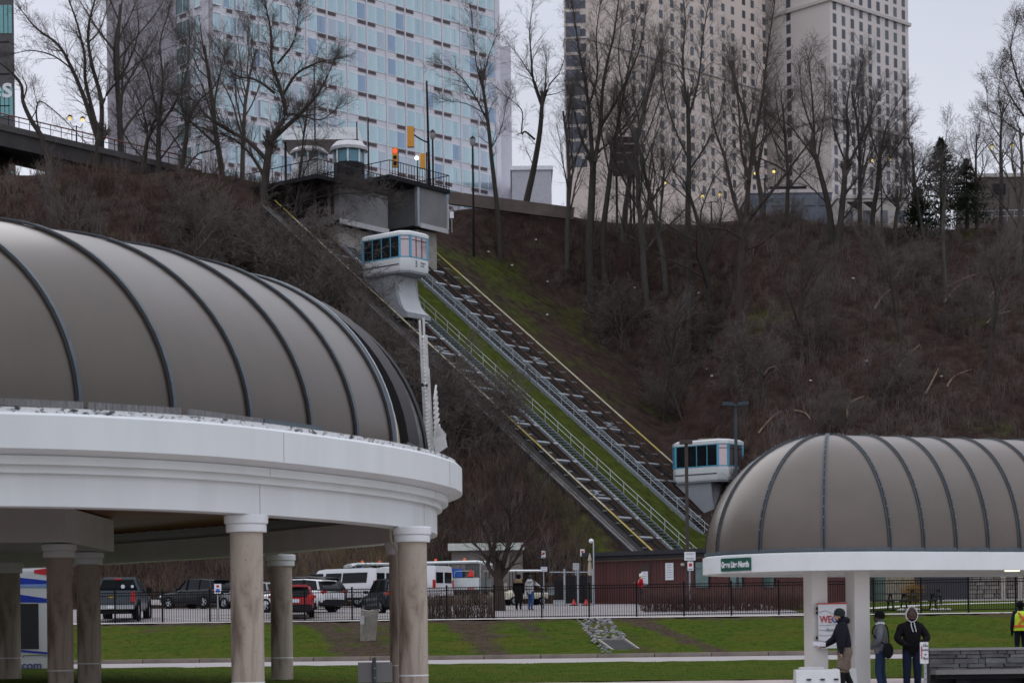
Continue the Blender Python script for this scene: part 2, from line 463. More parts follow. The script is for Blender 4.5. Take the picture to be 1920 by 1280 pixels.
strip(P(600, 1180, 82).x, 2.3, .55, 1.0); strip(P(655, 1165, 82).x, 2.2, .7, .95); strip(P(735, 1165, 82).x, 1.5, .9, .7)
strip(P(855, 1165, 82).x, 2.1, .75, 1.0); strip(P(905, 1165, 82).x, 1.6, .7, .7, 77, 84); strip(P(985, 1165, 82).x, 1.2, .5, .75, 76, 84)
strip(P(1130, 1165, 82).x, 1.2, .8, .6); strip(P(1195, 1165, 82).x, 2.6, .55, 1.1); strip(P(1340, 1155, 82).x, .6, .45, .55, 79, 84)
strip(P(300, 1190, 82).x, .4, 1.4, .45, 79, 84); strip(P(420, 1185, 82).x, .5, 1.0, .4, 78, 84)
grid_obj('grass_bank', X, Y, Zs+wavy(X, Y)*1.6, M_bank, cv)

# paved sheets
M_plaza = mat('plaza_paving', (.42, .36, .34), .85, var=.08, scale=1.2, bump=.08)
M_road = mat('road_asphalt', (.34, .315, .32), .85, var=.10, scale=1.1, bump=.12, bscale=40)
M_path = mat('path_concrete', (.56, .53, .51), .85, var=.08, scale=.9, bump=.08)
M_lot = mat('lot_asphalt', (.27, .25, .255), .85, var=.12, scale=.7, bump=.12, bscale=30)
M_curb = mat('kerb_stone', (.24, .20, .175), .85, var=.25, scale=1.3, bump=.2)
X, Y, Zs = sheet_grid(-45, 45, 24, 48, 3, 2, .012); grid_obj('plaza_pavement', X, Y, Zs, M_plaza)
X, Y, Zs = sheet_grid(-45, 45, 62, 69.9, 3, 1, .012); grid_obj('road', X, Y, Zs, M_road)
X, Y, Zs = sheet_grid(-45, 45, 82.75, 86.0, 3, .4, .05); Zs = np.maximum(Zs, 1.96); grid_obj('path', X, Y, Zs, M_path)
X, Y, Zs = sheet_grid(-45, 45, 86.02, 119, 3, 2, .012); grid_obj('parking_lot', X, Y, Zs, M_lot)
# kerb along the road, stone by stone
kroot = thing('kerb', None, None, (0, 70.2, .46), kind='structure')
mk = MB(); mk.bx(-.985, .985, -.21, .21, -.15, .16); km = mesh_of('kerb_stone', mk, M_curb, None, 0)
for i in range(23):
    o = part('kerb_stone', km, None, kroot); o.location = (-22+i*2.0, RNG.normal(0, .012), RNG.normal(0, .006))
# lot: a grass island, its pale kerb and a few painted lines
M_line = mat('painted_line', (.62, .62, .62), .7, var=.15, scale=4)
isl = MB()
pI = P(660, 1147, 92); isl.box((pI.x-.5, 91.5, TZ(pI.x, 91.5)+.06), (12.5, 1.6, .14)); single('island_kerb', isl, M_path, kind='structure')
isl = MB(); isl.box((pI.x-.5, 91.5, TZ(pI.x, 91.5)+.115), (12.1, 1.25, .06)); single('island_grass', isl, M_lawn, kind='structure')
for k in range(6):
    ln = MB(); xx = -17+k*3.1; ln.beam((xx, 89, TZ(xx, 89)+.018), (xx-2.6, 93.5, TZ(xx, 93.5)+.018), .12, .004); single('lane_marking', ln, M_line, kind='structure')
# a low pale guard edge at the far side of the lot
gk = MB(); gk.beam(P(255, 1128, 116), P(330, 1129, 116), .25, .3); single('lot_edge', gk, M_path, kind='structure')
# second lawn with winding paths on the right beyond the fence
X, Y, Zs = sheet_grid(13, 36, 86.6, 106, 1, 1, .03); grid_obj('back_lawn', X, Y, Zs, M_lawn, np.zeros_like(X)-.1)
pw = MB(); pts = bez([P(1600, 1127, 92), P(1680, 1119, 95), P(1780, 1111, 98), P(1940, 1106, 100)], 6)
g = []
for i, q in enumerate(pts): g.append([(q.x, q.y-.8, TZ(q.x, q.y-.8)+.045), (q.x, q.y+.8, TZ(q.x, q.y+.8)+.045)])
pw.sheet(g); single('garden_path', pw, M_path, kind='structure')
# ------------------------------------------------------------------ the two inclined tracks
M_rail = mat('rusty_rail', (.060, .032, .022), .7, var=.3, scale=5)
M_guide = mat('guideway_concrete', (.040, .038, .037), .9, var=.25, scale=1.4, bump=.2)
M_guidel = mat('guideway_edge', (.19, .185, .185), .85, var=.2, scale=1.5)
M_ballast = mat('rusty_ballast', (.050, .032, .024), .95, var=.5, scale=4, bump=.5)
M_yel = mat('yellow_cover', (.55, .46, .12), .5, var=.10, scale=2)
M_cream = mat('cream_cover', (.58, .54, .38), .5, var=.10, scale=2)
M_steel = mat('walkway_steel', (.27, .305, .34), .5, metal=.4, var=.15, scale=6)
M_hand = mat('handrail_steel', (.46, .50, .53), .45, metal=.4, var=.1, scale=6)
T0, T1 = -1.2, 19.6
RB = Matrix((TD.normalized(), TN, TUP)).transposed()      # along, across, up
AL = TD.length
def slab(mb, s0, s1, t0, t1, u0, u1, mi=0):
    c = trk((t0+t1)/2, (s0+s1)/2, (u0+u1)/2); mb.box(c, ((t1-t0)*AL, abs(s1-s0), abs(u1-u0)), RB, mi); return mb
def track(label, sl, sr_, yel_s, stair, beam_s, beams, post_s, first_beam, left):
    root = thing('incline_track', label, 'railway track', trk(0, (sl+sr_)/2), 0, 'inclined tracks up the slope')
    inner = 1 if left else -1
    g = MB()
    slab(g, sl-.22, sl+.22, T0, T1, -.55, -.12); slab(g, sr_-.22, sr_+.22, T0, T1, -.55, -.12)
    part('guideway', g, M_guide, root)
    b = MB(); slab(b, sl+.24, sr_-.24, T0, T1, -.62, -.40); part('track_bed', b, M_ballast, root)
    for s in (sl, sr_):
        r_ = MB(); slab(r_, s-.035, s+.035, T0, T1, .05, .10); slab(r_, s-.012, s+.012, T0, T1, -.03, .05); slab(r_, s-.07, s+.07, T0, T1, -.09, -.03)
        part('rail', r_, M_rail, root)
    cb = MB(); slab(cb, (sl+sr_)/2-.03, (sl+sr_)/2+.03, T0, T1, -.28, -.22); part('haul_cable', cb, M_dark, root)
    # cross beams in two lengths, one on each side of the inner rail
    k = 0
    t = first_beam
    cm = MB(); a, z = beam_s
    while t < T1-.3:
        m = MB(); slab(m, a, z, t-.045, t+.045, -.24, -.02); o = part('cross_beam', m, M_galv, root)
        if k % 4 == 2:
            for dt in (.42, .22):
                m = MB(); slab(m, sl+.1, sr_-.1, t+dt-.022, t+dt+.022, -.18, -.08); part('cable_sheave', m, M_galv, root)
            m = MB(); mid = (sl+sr_)/2; slab(m, mid-.14, mid+.14, t+.22, t+.42, -.2, -.02); part('sheave_block', m, M_steel, root)
        else:
            m = MB(); slab(m, sl+.18, (sl+sr_)/2+.15, t+.49, t+.53, -.24, -.16); part('tie_bar', m, M_steel, root)
        t += 1.0; k += 1
    # current rail under its cover, in lengths
    t = T0
    while t < T1:
        m = MB(); L = .62
        m.tube([trk(t+.012, yel_s, .16), trk(t+L-.012, yel_s, .16)], .055, 6)
        f = (t-T0)/(T1-T0)
        yellow = (f > .93 or f < .12 or .28 < f < .36) if left else (f > .86 or .30 < f < .40)
        part('current_rail_cover', m, M_yel if yellow else M_cream, root)
        m = MB(); aa, bb = sorted((yel_s, (sl if left else sr_))); slab(m, aa-.12, bb-.1, t-.012, t+.012, -.12, -.06); part('rail_bracket', m, M_steel, root)
        t += L
    # stair beside the track
    a, z = stair
    st = MB(); slab(st, a-.04, a+.26, T0, T1, -.30, -.06); part('stringer', st, M_steel, root)
    st = MB(); slab(st, z-.05, z+.02, T0, T1, -.22, -.02); part('stringer', st, M_steel, root)
    tm = None; nst = int((T1-T0)/.158)
    rz = math.atan2(TN.y, TN.x)
    tb = MB(); tb.box((0, 0, 0), (z-a-.10, .17, .03)); tm = mesh_of('tread', tb, M_steel, None, 0)
    for i in range(nst):
        c = trk(T0+.158*i, (a+z)/2+.05, -.06)
        o = part('tread', tm, None, root)
        o.location = c-Vector(root.location); o.rotation_euler = (0, 0, rz)
    hs = []
    rail_h = 0.72
    for i in range(int((T1-T0)/.66)+1):
        t = T0+.2+.66*i
        p = trk(t, post_s, -.05); m = MB(); m.tube([p, p+Vector((0, 0, rail_h))], .022, 5); part('railing_post', m, M_hand, root)
    for hh in (rail_h, rail_h*.5):
        m = MB(); a_ = trk(T0, post_s, -.05)+Vector((0, 0, hh)); b_ = trk(T1, post_s, -.05)+Vector((0, 0, hh)); m.tube([a_, b_], .02, 5); part('handrail', m, M_hand, root)
    if left:
        m = MB(); slab(m, -1.5, -1.36, T0, T1, -.20, -.12); part('guideway_curb', m, M_guidel, root)
        m = MB(); slab(m, -1.26, -1.0, T0, T1, -.60, -.30); part('cable_trough', m, M_guide, root)
        m = MB(); slab(m, -1.0, -.92, T0, T1, -.32, -.14); part('guideway_curb', m, M_guidel, root)
        m = MB(); slab(m, -.86, sl-.22, T0, T1, -.55, -.25); part('guideway_deck', m, M_guide, root)
        m = MB(); slab(m, -1.45, -1.2, T0, T1, -1.3, -.205); part('guideway_wall', m, M_guide, root)
    else:
        m = MB(); slab(m, 10.35, sl-.22, T0, T1, -.6, -.3); part('guideway_deck', m, M_guide, root)
        m = MB(); slab(m, sr_+.22, yel_s+.25, T0, T1, -.62, -.36); part('guideway_deck', m, M_guide, root)
        for k in range(14):
            c = trk(1.0+1.33*k, stair[0]-.05, -.45); m = MB(); m.box(c, (.3, .3, .5)); part('stair_footing', m, M_guidel, root)
    return root
trackL = track('left inclined track with stairway on its right and stepped concrete edge on its left', .40, 2.20, 0.0, (3.0, 4.32), (.42, 3.05), None, 4.5, .57, True)
trackR = track('right inclined track beside the open grass strip, stairway on its left', 11.5, 13.42, 14.72, (8.85, 10.3), (10.2, 13.08), None, 9.1, .93, False)

# ------------------------------------------------------------------ incline cars
M_carw = mat('car_white', (.66, .68, .70), .35, var=.04, scale=2)
M_carb = mat('car_blue_trim', (.09, .34, .50), .4, var=.05)
M_carg = mat('car_pedestal_grey', (.27, .285, .31), .5, var=.08, scale=1.5)
M_carg2 = mat('car_pedestal_front', (.40, .42, .45), .45, var=.06, scale=1.5)
M_pink = mat('coated_window', (.42, .34, .36), .04, metal=.75, var=.03)
M_black2 = mat('car_black_rail', (.015, .015, .017), .5)
def incline_car(label, t_toe, smid):
    toe = trk(t_toe, smid, .1)
    rz = math.atan2(-TDH.y, -TDH.x)          # local +x points downhill
    root = thing('incline_car', label, 'railway car', toe, 0, 'incline railway cars')
    WM[root.name] = Matrix.Translation(toe) @ Matrix.Rotation(rz, 4, 'Z'); root.rotation_euler = (0, 0, rz)
    W = WM[root.name]
    def L(mb, name, m, par=root, lab=None, sm=.6): return part(name, mb, m, par, lab, sm, local=True)
    zf = 3.27; xc = -1.66                      # cabin floor above the toe, cabin centre uphill of it
    hl, hw, ch = 2.2, 1.42, .5
    def octo(hl_, hw_, ch_, z): return [(xc+hl_-ch_, -hw_, z), (xc+hl_, -hw_+ch_, z), (xc+hl_, hw_-ch_, z), (xc+hl_-ch_, hw_, z), (xc-hl_+ch_, hw_, z), (xc-hl_, hw_-ch_, z), (xc-hl_, -hw_+ch_, z), (xc-hl_+ch_, -hw_, z)]
    m = MB(); m.loft([octo(hl-.06, hw-.06, ch, zf), octo(hl, hw, ch, zf+.16), octo(hl, hw, ch, zf+.86), octo(hl-.04, hw-.04, ch, zf+.9)])
    body = L(m, 'cabin_body', M_carw)
    m = MB(); m.loft([octo(hl-.10, hw-.10, ch, zf-.12), octo(hl-.08, hw-.08, ch, zf)]); L(m, 'cabin_floor', M_carg)
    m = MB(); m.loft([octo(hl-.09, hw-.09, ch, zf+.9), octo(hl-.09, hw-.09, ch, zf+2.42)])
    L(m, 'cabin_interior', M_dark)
    m = MB(); m.loft([octo(hl, hw, ch, zf+2.36), octo(hl+.03, hw+.03, ch, zf+2.40), octo(hl+.03, hw+.03, ch, zf+2.60), octo(hl-.15, hw-.15, ch, zf+2.72)])
    roof = L(m, 'roof', M_carw)
    m = MB(); m.box((xc+.3, .15, zf+2.85), (1.7, 1.0, .07), Matrix.Rotation(R(3), 3, 'Y')); m.bx(xc-.4, xc+1.0, -.2, .5, zf+2.70, zf+2.83)
    L(m, 'roof_hatch', mat('hatch_beige', (.30, .25, .19), .6), roof)
    # window panes between blue posts on all eight sides
    o0 = octo(hl-.04, hw-.04, ch, 0)
    for i in range(8):
        a, b = Vector(o0[i]), Vector(o0[(i+1) % 8]); Ls = (b-a).length
        front = i in (0, 1, 2)
        npane = 4 if Ls > 2.4 else (3 if Ls > 1.5 else 1)
        d = (b-a)/Ls
        nrm = Vector((d.y, -d.x, 0))
        for k in range(npane):
            q0 = a+d*(Ls*k/npane+.05); q1 = a+d*(Ls*(k+1)/npane-.05)
            m = MB(); m.beam(q0+Vector((0, 0, zf+1.66))-nrm*.0, q1+Vector((0, 0, zf+1.66)), .03, 1.42)
            L(m, 'window', M_pink if front else M_glass)
            if k < npane-1:
                c = a+d*(Ls*(k+1)/npane); m = MB(); m.box((c.x+nrm.x*.01, c.y+nrm.y*.01, zf+1.66), (.05, .05, 1.44)); L(m, 'mullion', M_black2 if front else M_carb)
        if front:
            m = MB(); z0 = zf+2.1; m.beam(a+d*.05+nrm*.022+Vector((0, 0, z0)), b-d*.05+nrm*.022+Vector((0, 0, z0)), .025, .05); L(m, 'transom', M_black2)
        m = MB(); m.box((a.x, a.y, zf+1.66), (.15, .15, 1.48), math.atan2(d.y, d.x)); L(m, 'window_post', M_carb)
        for zz, hh in ((zf+.93, .07), (zf+2.36, .07)):
            m = MB(); m.beam(a+nrm*.03+Vector((0, 0, zz)), b+nrm*.03+Vector((0, 0, zz)), .03, hh); L(m, 'window_band', M_carb)
    for sgn in (-1, 1):
        m = MB(); m.bx(xc-hl+ch, xc+hl-ch-.1, sgn*(hw+.015)-.02, sgn*(hw+.015)+.02, zf+.40, zf+.46); L(m, 'rubbing_strip', M_black2)
    # seats seen through the panes, then the wedge under the floor
    pr = [(-3.55, zf-.12), (-.70, zf-.12), (-.66, zf-.75), (-.56, zf-1.5), (-.30, zf-2.2), (.08, zf-2.68), (.35, zf-2.84), (.35, zf-3.14), (-.1, zf-3.2)]
    m = MB(); m.prism([(x, -1.15, z) for x, z in pr], (0, 2.3, 0)); ped = L(m, 'pedestal', M_carg)
    fr = [(-.68, zf-.2), (-.64, zf-.75), (-.54, zf-1.5), (-.27, zf-2.18), (.10, zf-2.65), (.37, zf-2.82)]
    m = MB(); g = []
    for i, (x, z) in enumerate(fr):
        w = np.interp(i, [0, 1, 2, 3, 4, 5], [.82, .86, .95, 1.0, 1.12, 1.15]); g.append([(x+.012, -w, z+.01), (x+.012, w, z+.01)])
    m.sheet(g); m.sheet([[(p[0]-.05, p[1], p[2]-.02) for p in r_] for r_ in g]); L(m, 'pedestal_front', M_carg2)
    m = MB(); m.bx(-.5, .45, -1.2, 1.2, zf-3.17, zf-2.84); L(m, 'toe_apron', M_carg)
    for yy in (-.55, 0, .55):
        m = MB(); m.sphere((.46, yy, zf-3.0), .035, 8, 6); L(m, 'lamp', M_plate)
    for sgn in (-.9, .9):
        for x in (-.2, -2.9):
            z = zf-3.2-(x+.2)*.81+.02
            m = MB(); m.lathe([(.2, -.06), (.23, -.05), (.23, .05), (.2, .06)], (x, sgn, z), 14, 0, Matrix.Rotation(R(90), 3, 'X')); L(m, 'wheel', M_black)
    m = MB(); m.bx(-1.9, .1, -.8, .8, zf-3.25, zf-2.7); L(m, 'bogie', M_black)
    return root, W
def solve_t(pxx, smid, up):
    best = min(np.arange(-3, 20, .02), key=lambda t: abs(pix((trk(t, smid, .1)+TDH*1.66+Vector((0, 0, up))))[0]-pxx)); return float(best)
def pix(p):
    x, z = p.x/p.y, (p.z-CZ)/p.y
    return 960+F*(x*cr-z*sr), HY-F*(x*sr+z*cr)
tU = solve_t(741, 1.3, 4.4); tLw = solve_t(1328, 12.46, 4.4)
carU, WU = incline_car('upper incline car with white cabin near the top of the left track', tU, 1.3)
carL, WL = incline_car('lower incline car with white cabin near the foot of the right track', tLw, 12.46)
print('car t', tU, tLw, [pix(WL @ Vector((-2.1, 0, z))) for z in (0, 3.05, 5.9)], [pix(WU @ Vector((-2.1, 0, z))) for z in (0, 3.05, 5.9)])
M_lettr = mat('car_lettering', (.10, .11, .13), .5)
for car, W in ((carU, WU), (carL, WL)):
    mm = MB(); W3 = W
    o = W @ Vector((-1.66+2.21, .1, 3.27+.52)); xd = W.to_3x3() @ Vector((0, 1, 0))
    put_text(car, 'Niagara', .17, o+Vector((0, 0, .1)), xd, (0, 0, 1), M_lettr, .004, 'LEFT')
    put_text(car, 'Parks', .17, o-Vector((0, 0, .1)), xd, (0, 0, 1), M_lettr, .004, 'LEFT')
    lm = MB()
    for k in range(3):
        a = o-xd*.42+Vector((0, 0, .16-.16*k)); lm.tube([a+xd*.09*math.sin(q/3.0*math.pi+k)+Vector((0, 0, -.05+.10*q/6)) for q in range(7)], .022, 5)
    part('emblem', lm, M_lettr, car)
# ------------------------------------------------------------------ left pavilion
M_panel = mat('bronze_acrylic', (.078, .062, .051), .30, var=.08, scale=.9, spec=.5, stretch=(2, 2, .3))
M_rib = mat('rib_metal', (.075, .090, .105), .45, metal=.35, var=.2, scale=3)
M_gasket = mat('rib_gasket', (.010, .010, .013), .6)
M_band = mat('arch_band_dark', (.020, .016, .020), .55, var=.2)
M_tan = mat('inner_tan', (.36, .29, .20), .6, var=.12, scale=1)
M_wood = mat('ceiling_wood', (.26, .060, .022), .5, var=.45, scale=1.2, stretch=(.6, 9, 9))
M_strip = mat('weathered_strip', (.16, .16, .165), .6, metal=.2, var=.55, scale=5, stretch=(9, 9, .8))
M_stripb = mat('blue_grey_strip', (.085, .11, .13), .5, metal=.2, var=.15)
def peel_mat():
    m, nt, b = _new('peeling_flashing'); N, L = nt.nodes, nt.links
    b.inputs['Roughness'].default_value = .6
    t = N.new('ShaderNodeTexCoord'); n = N.new('ShaderNodeTexNoise'); n.inputs['Scale'].default_value = 5; n.inputs['Detail'].default_value = 10; n.inputs['Roughness'].default_value = .8
    mp = N.new('ShaderNodeMapping'); mp.inputs['Scale'].default_value = (1, 1, 2.2); L.new(t.outputs['Object'], mp.inputs[0]); L.new(mp.outputs[0], n.inputs['Vector'])
    rp = N.new('ShaderNodeValToRGB'); L.new(n.outputs['Fac'], rp.inputs[0]); rp.color_ramp.interpolation = 'CONSTANT'
    rp.color_ramp.elements[0].color = (.05, .045, .045, 1); rp.color_ramp.elements[0].position = 0
    rp.color_ramp.elements[1].color = (.78, .78, .80, 1); rp.color_ramp.elements[1].position = .455
    e = rp.color_ramp.elements.new(.60); e.color = (.42, .40, .42, 1)
    e = rp.color_ramp.elements.new(.62); e.color = (.80, .80, .82, 1)
    L.new(rp.outputs[0], b.inputs['Base Color']); return m
M_peel = peel_mat()
def column_mat():
    m, nt, b = _new('column_stone'); N, L = nt.nodes, nt.links
    b.inputs['Roughness'].default_value = .85
    t = N.new('ShaderNodeTexCoord')
    mp = N.new('ShaderNodeMapping'); mp.inputs['Scale'].default_value = (1, 1, .28); L.new(t.outputs['Object'], mp.inputs[0])
    n = N.new('ShaderNodeTexNoise'); n.inputs['Scale'].default_value = 2.6; n.inputs['Detail'].default_value = 6; n.inputs['Distortion'].default_value = .6; L.new(mp.outputs[0], n.inputs['Vector'])
    rp = N.new('ShaderNodeValToRGB'); L.new(n.outputs['Fac'], rp.inputs[0])
    rp.color_ramp.elements[0].position = .33; rp.color_ramp.elements[0].color = (.15, .112, .088, 1)
    rp.color_ramp.elements[1].position = .50; rp.color_ramp.elements[1].color = (.40, .345, .29, 1)
    e = rp.color_ramp.elements.new(.75); e.color = (.48, .425, .37, 1)
    v = N.new('ShaderNodeTexNoise'); v.inputs['Scale'].default_value = 26; v.inputs['Detail'].default_value = 3
    mp2 = N.new('ShaderNodeMapping'); mp2.inputs['Scale'].default_value = (1, 1, .6); L.new(t.outputs['Object'], mp2.inputs[0]); L.new(mp2.outputs[0], v.inputs['Vector'])
    r2 = N.new('ShaderNodeValToRGB'); L.new(v.outputs['Fac'], r2.inputs[0]); r2.color_ramp.elements[0].position = .27; r2.color_ramp.elements[0].color = (.28, .25, .22, 1)
    r2.color_ramp.elements[1].position = .34; r2.color_ramp.elements[1].color = (1, 1, 1, 1)
    mx_ = N.new('ShaderNodeMixRGB'); mx_.blend_type = 'MULTIPLY'; mx_.inputs['Fac'].default_value = 1
    L.new(rp.outputs[0], mx_.inputs['Color1']); L.new(r2.outputs[0], mx_.inputs['Color2']); L.new(mx_.outputs[0], b.inputs['Base Color'])
    bp = N.new('ShaderNodeBump'); bp.inputs['Strength'].default_value = .3; bp.inputs['Distance'].default_value = .02
    L.new(r2.outputs[0], bp.inputs['Height']); L.new(bp.outputs[0], b.inputs['Normal'])
    return m
M_col = column_mat()

PL = [(-14, 30.0), (-11, 30.35), (-8.0, 31.2), (-6.5, 31.95), (-5.0, 33.25), (-3.44, 35.7), (-2.4, 37.9), (-1.80, 39.9), (-1.56, 41.7), (-1.68, 43.5), (-2.15, 45.3), (-3.27, 47.2), (-4.73, 49.3),
      (-6.33, 51.5), (-8.02, 53.5), (-9.8, 55.3), (-11.9, 57.3), (-15, 59.4), (-19.5, 60), (-24, 57), (-27, 49), (-25.5, 39), (-20.5, 32)]
def closed_curve(pts, n):
    p = [Vector((a, b, 0)) for a, b in pts]; N_ = len(p); out = []
    for i in range(N_):
        a, b, c, d = p[i-1], p[i], p[(i+1) % N_], p[(i+2) % N_]
        for k in range(n):
            t = k/n
            out.append(0.5*((2*b)+(c-a)*t+(2*a-5*b+4*c-d)*t*t+(3*b-a-3*c+d)*t**3))
    nr = []
    for i in range(len(out)):
        d = out[(i+1) % len(out)]-out[i-1]; nr.append(Vector((d.y, -d.x, 0)).normalized())
    return out, nr
RC, RNm = closed_curve(PL, 7)
def sweep(prof, curve=RC, nrm=RNm, i0=0, i1=None, mi=0, mb=None):
    """closed profile [(offset, z)] swept along the plan curve"""
    mb = mb or MB(); full = i1 is None
    idx = list(range(len(curve))) if full else [i % len(curve) for i in range(i0, i1)]
    rings = [[curve[i]+nrm[i]*o+Vector((0, 0, z)) for o, z in prof] for i in idx]
    if full: rings.append(rings[0])
    return mb.loft(rings, mi, cap=not full)
pav = thing('pavilion', 'large pavilion with white ring beam and bronze vaulted roof in the left foreground', 'pavilion', (-10, 44, 0))
part('ring_beam', sweep([(0, 3.48), (0, 4.02), (-.5, 4.02), (-.5, 3.48)]), M_whited, pav)
part('cornice_step', sweep([(.11, 3.995), (.11, 4.13), (-.02, 4.13), (-.02, 4.03)]), M_whited, pav)
part('cornice_step', sweep([(.24, 4.12), (.24, 4.26), (0, 4.26), (0, 4.135)]), M_whited, pav)
part('soffit', sweep([(.50, 4.37), (.50, 4.40), (.1, 4.40), (.1, 4.265), (.22, 4.265)]), M_whited, pav)
part('fascia', sweep([(.54, 4.34), (.54, 4.86), (.50, 4.90), (.36, 4.90), (.36, 4.36), (.505, 4.335)]), M_whited, pav)
part('flashing', sweep([(.40, 4.905), (.43, 4.99), (.2, 5.005), (.08, 5.005), (.08, 4.91)]), M_peel, pav)
dk = MB(); dk.add([c+n*.3+Vector((0, 0, 4.88)) for c, n in zip(RC, RNm)], [tuple(range(len(RC)))]); part('roof_deck', dk, M_dark, pav)
# wooden ceiling, board by board
def span(y):
    xs = []
    for i in range(len(RC)):
        a, b = RC[i]-RNm[i]*.3, RC[(i+1) % len(RC)]-RNm[(i+1) % len(RC)]*.3
        if (a.y-y)*(b.y-y) < 0: xs.append(a.x+(b.x-a.x)*(y-a.y)/(b.y-a.y))
    return (min(xs), max(xs)) if len(xs) >= 2 else None
y = 31.6
while y < 58:
    sp = span(y)
    if sp:
        m = MB(); m.bx(sp[0], sp[1], y-.19, y+.19, 4.30+.012*((int(y*10)) % 2), 4.36); part('ceiling_board', m, M_wood, pav)
    y += .4
# inner beams carried by the inner columns
m = MB(); m.bx(-17, -9.75, 43.6, 48.9, 3.5, 4.27); part('inner_beam', m, M_whited, pav)

# vaulted roof: ribs, panels
ZB = 5.06
RB_BASE = [(148, 757), (325, 768), (468, 787), (582, 802), (668, 815), (735, 829), (797, 855)]
RB_ANG = [52.5, 57.0, 59.6, 60.0, 58.4, 55.5, 52.0]
bases = [Pz(px, py, 5.12) for px, py in RB_BASE]
for b in bases: b.z = ZB
pre = [(Vector((-8.25, 30.95, ZB)), 48), (Vector((-9.8, 30.45, ZB)), 44), (Vector((-11.5, 30.3, ZB)), 40)]
allb = [p[0] for p in reversed(pre)]+bases; alla = [p[1] for p in reversed(pre)]+RB_ANG
VW, VH, VP = 4.88, 3.86, 1.86
NA = 40
def arc(B, ang, scale=1.0, lift=0.0):
    a = R(ang); e = Vector((-math.sin(a), math.cos(a), 0)); out = []
    c = B+e*VW; hk = float(np.interp(B.x, [-9, -6.85, -5.5, -4.5, -3.6], [.940, .952, .968, .985, 1.0]))
    for k in range(NA+1):
        th = math.pi*k/NA
        cc, ss = math.cos(th), math.sin(th)
        u = -math.copysign(abs(cc)**(2/VP), cc)*(VW*scale+lift); h = ss**(2/VP)*(VH*scale*hk+lift) if ss > 1e-9 else 0
        out.append(c+e*u+Vector((0, 0, h)))
    return out, e
def arc_band(B, ang, w, th, shift=0.0, lift=0.0):
    """rectangular rib following the arc; shift moves it along the vault's axis"""
    pts, e = arc(B, ang); ax = Vector((e.y, -e.x, 0)); rings = []
    for k, p in enumerate(pts):
        d = (pts[min(k+1, NA)]-pts[max(k-1, 0)]).normalized(); n = d.cross(ax)*-1
        if n.z < 0 and 4 < k < NA-4: n = -n
        if k <= 4: n = n if n.dot(e) < 0 else -n
        if k >= NA-4: n = n if n.dot(e) > 0 else -n
        c = p+ax*shift
        rings.append([c-ax*w/2+n*lift, c+ax*w/2+n*lift, c+ax*w/2+n*(lift+th), c-ax*w/2+n*(lift+th)])
    mb = MB(); mb.loft(rings); return mb
def vault_panel(B0, a0, B1, a1, mats, name):
    p0, _ = arc(B0, a0); p1, _ = arc(B1, a1)
    mb = MB(); g = [[a.lerp(b, t) for t in (0, .33, .67, 1)] for a, b in zip(p0, p1)]; mb.sheet(g, 0)
    q0, _ = arc(B0, a0, .995); q1, _ = arc(B1, a1, .995)
    mb.sheet([[a.lerp(b, t) for t in (1, .67, .33, 0)] for a, b in zip(q0, q1)], 1)
    me = mesh_of(name, mb, mats, wm(pav).inverted(), 1.2, fix=False); return part(name, me, None, pav)
for i in range(len(allb)-2):
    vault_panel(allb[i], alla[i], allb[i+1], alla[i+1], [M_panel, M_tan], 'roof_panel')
for i in range(len(allb)-1):
    part('roof_rib', arc_band(allb[i], alla[i], .075, .05, .0, .01), M_rib, pav)
    part('rib_gasket', arc_band(allb[i], alla[i], .035, .035, -.06, .006), M_gasket, pav)
# the open last bay: dark arch, narrow end panel and edge frame
Bb = bases[5].lerp(bases[6], .50); Bc = bases[5].lerp(bases[6], .62)
part('end_arch', arc_band(Bb, 54.0, .34, .22, .1, -.16), M_band, pav)
tb_ = arc_band(bases[5].lerp(bases[6], .30), 55.0, .26, .03, .05, -.22); part('inner_glow_band', tb_, M_tan, pav)  # added tan band: glow of daylight through the acrylic, put in as colour
part('rib_trim', arc_band(Bc, 53.5, .03, .05, .12, .02), M_hand, pav)
part('rib_trim', arc_band(bases[5], 55.5, .025, .05, .10, .02), M_hand, pav)
vault_panel(Bc.lerp(bases[6], .18), 53.2, bases[6], 52.0, [mat('end_panel_grey', (.16, .16, .16), .25, var=.5, scale=3, coat=.4), M_tan], 'end_panel')
part('end_frame', arc_band(bases[6], 52.0, .09, .07, 0, 0), M_gasket, pav)
for i in range(len(allb)-1):
    a, b = allb[i], allb[i+1]
    d = (b-a).normalized(); nn = Vector((d.y, -d.x, 0))
    if i in (6, 7): 
        m = MB(); m.beam(a+nn*.05+Vector((0, 0, -.01)), b+nn*.05+Vector((0, 0, -.01)), .05, .05); part('sill_strip', m, M_gasket, pav); continue
    m = MB(); m.beam(a+nn*.30+d*.02+Vector((0, 0, .005)), b+nn*.30-d*.02+Vector((0, 0, .005)), .03, .11); part('sill_strip', m, M_strip if i in (0, 1, 2, 3, 4) and i != 5 else M_stripb, pav)
for i_ in (11, 31, 50):
    c_, n_, d_ = RC[i_], RNm[i_], (RC[i_+1]-RC[i_]).normalized()
    for o_, za_, zb_, nm_ in ((.541, 4.36, 4.86, 'fascia_joint'), (.241, 4.13, 4.25, 'cornice_joint'), (.002, 3.49, 3.99, 'beam_joint')):
        m = MB(); m.box(c_+n_*o_+Vector((0, 0, (za_+zb_)/2)), (.010, .006, zb_-za_), math.atan2(d_.y, d_.x)); part(nm_, m, mat('joint_grey', (.34, .35, .36), .8), pav)

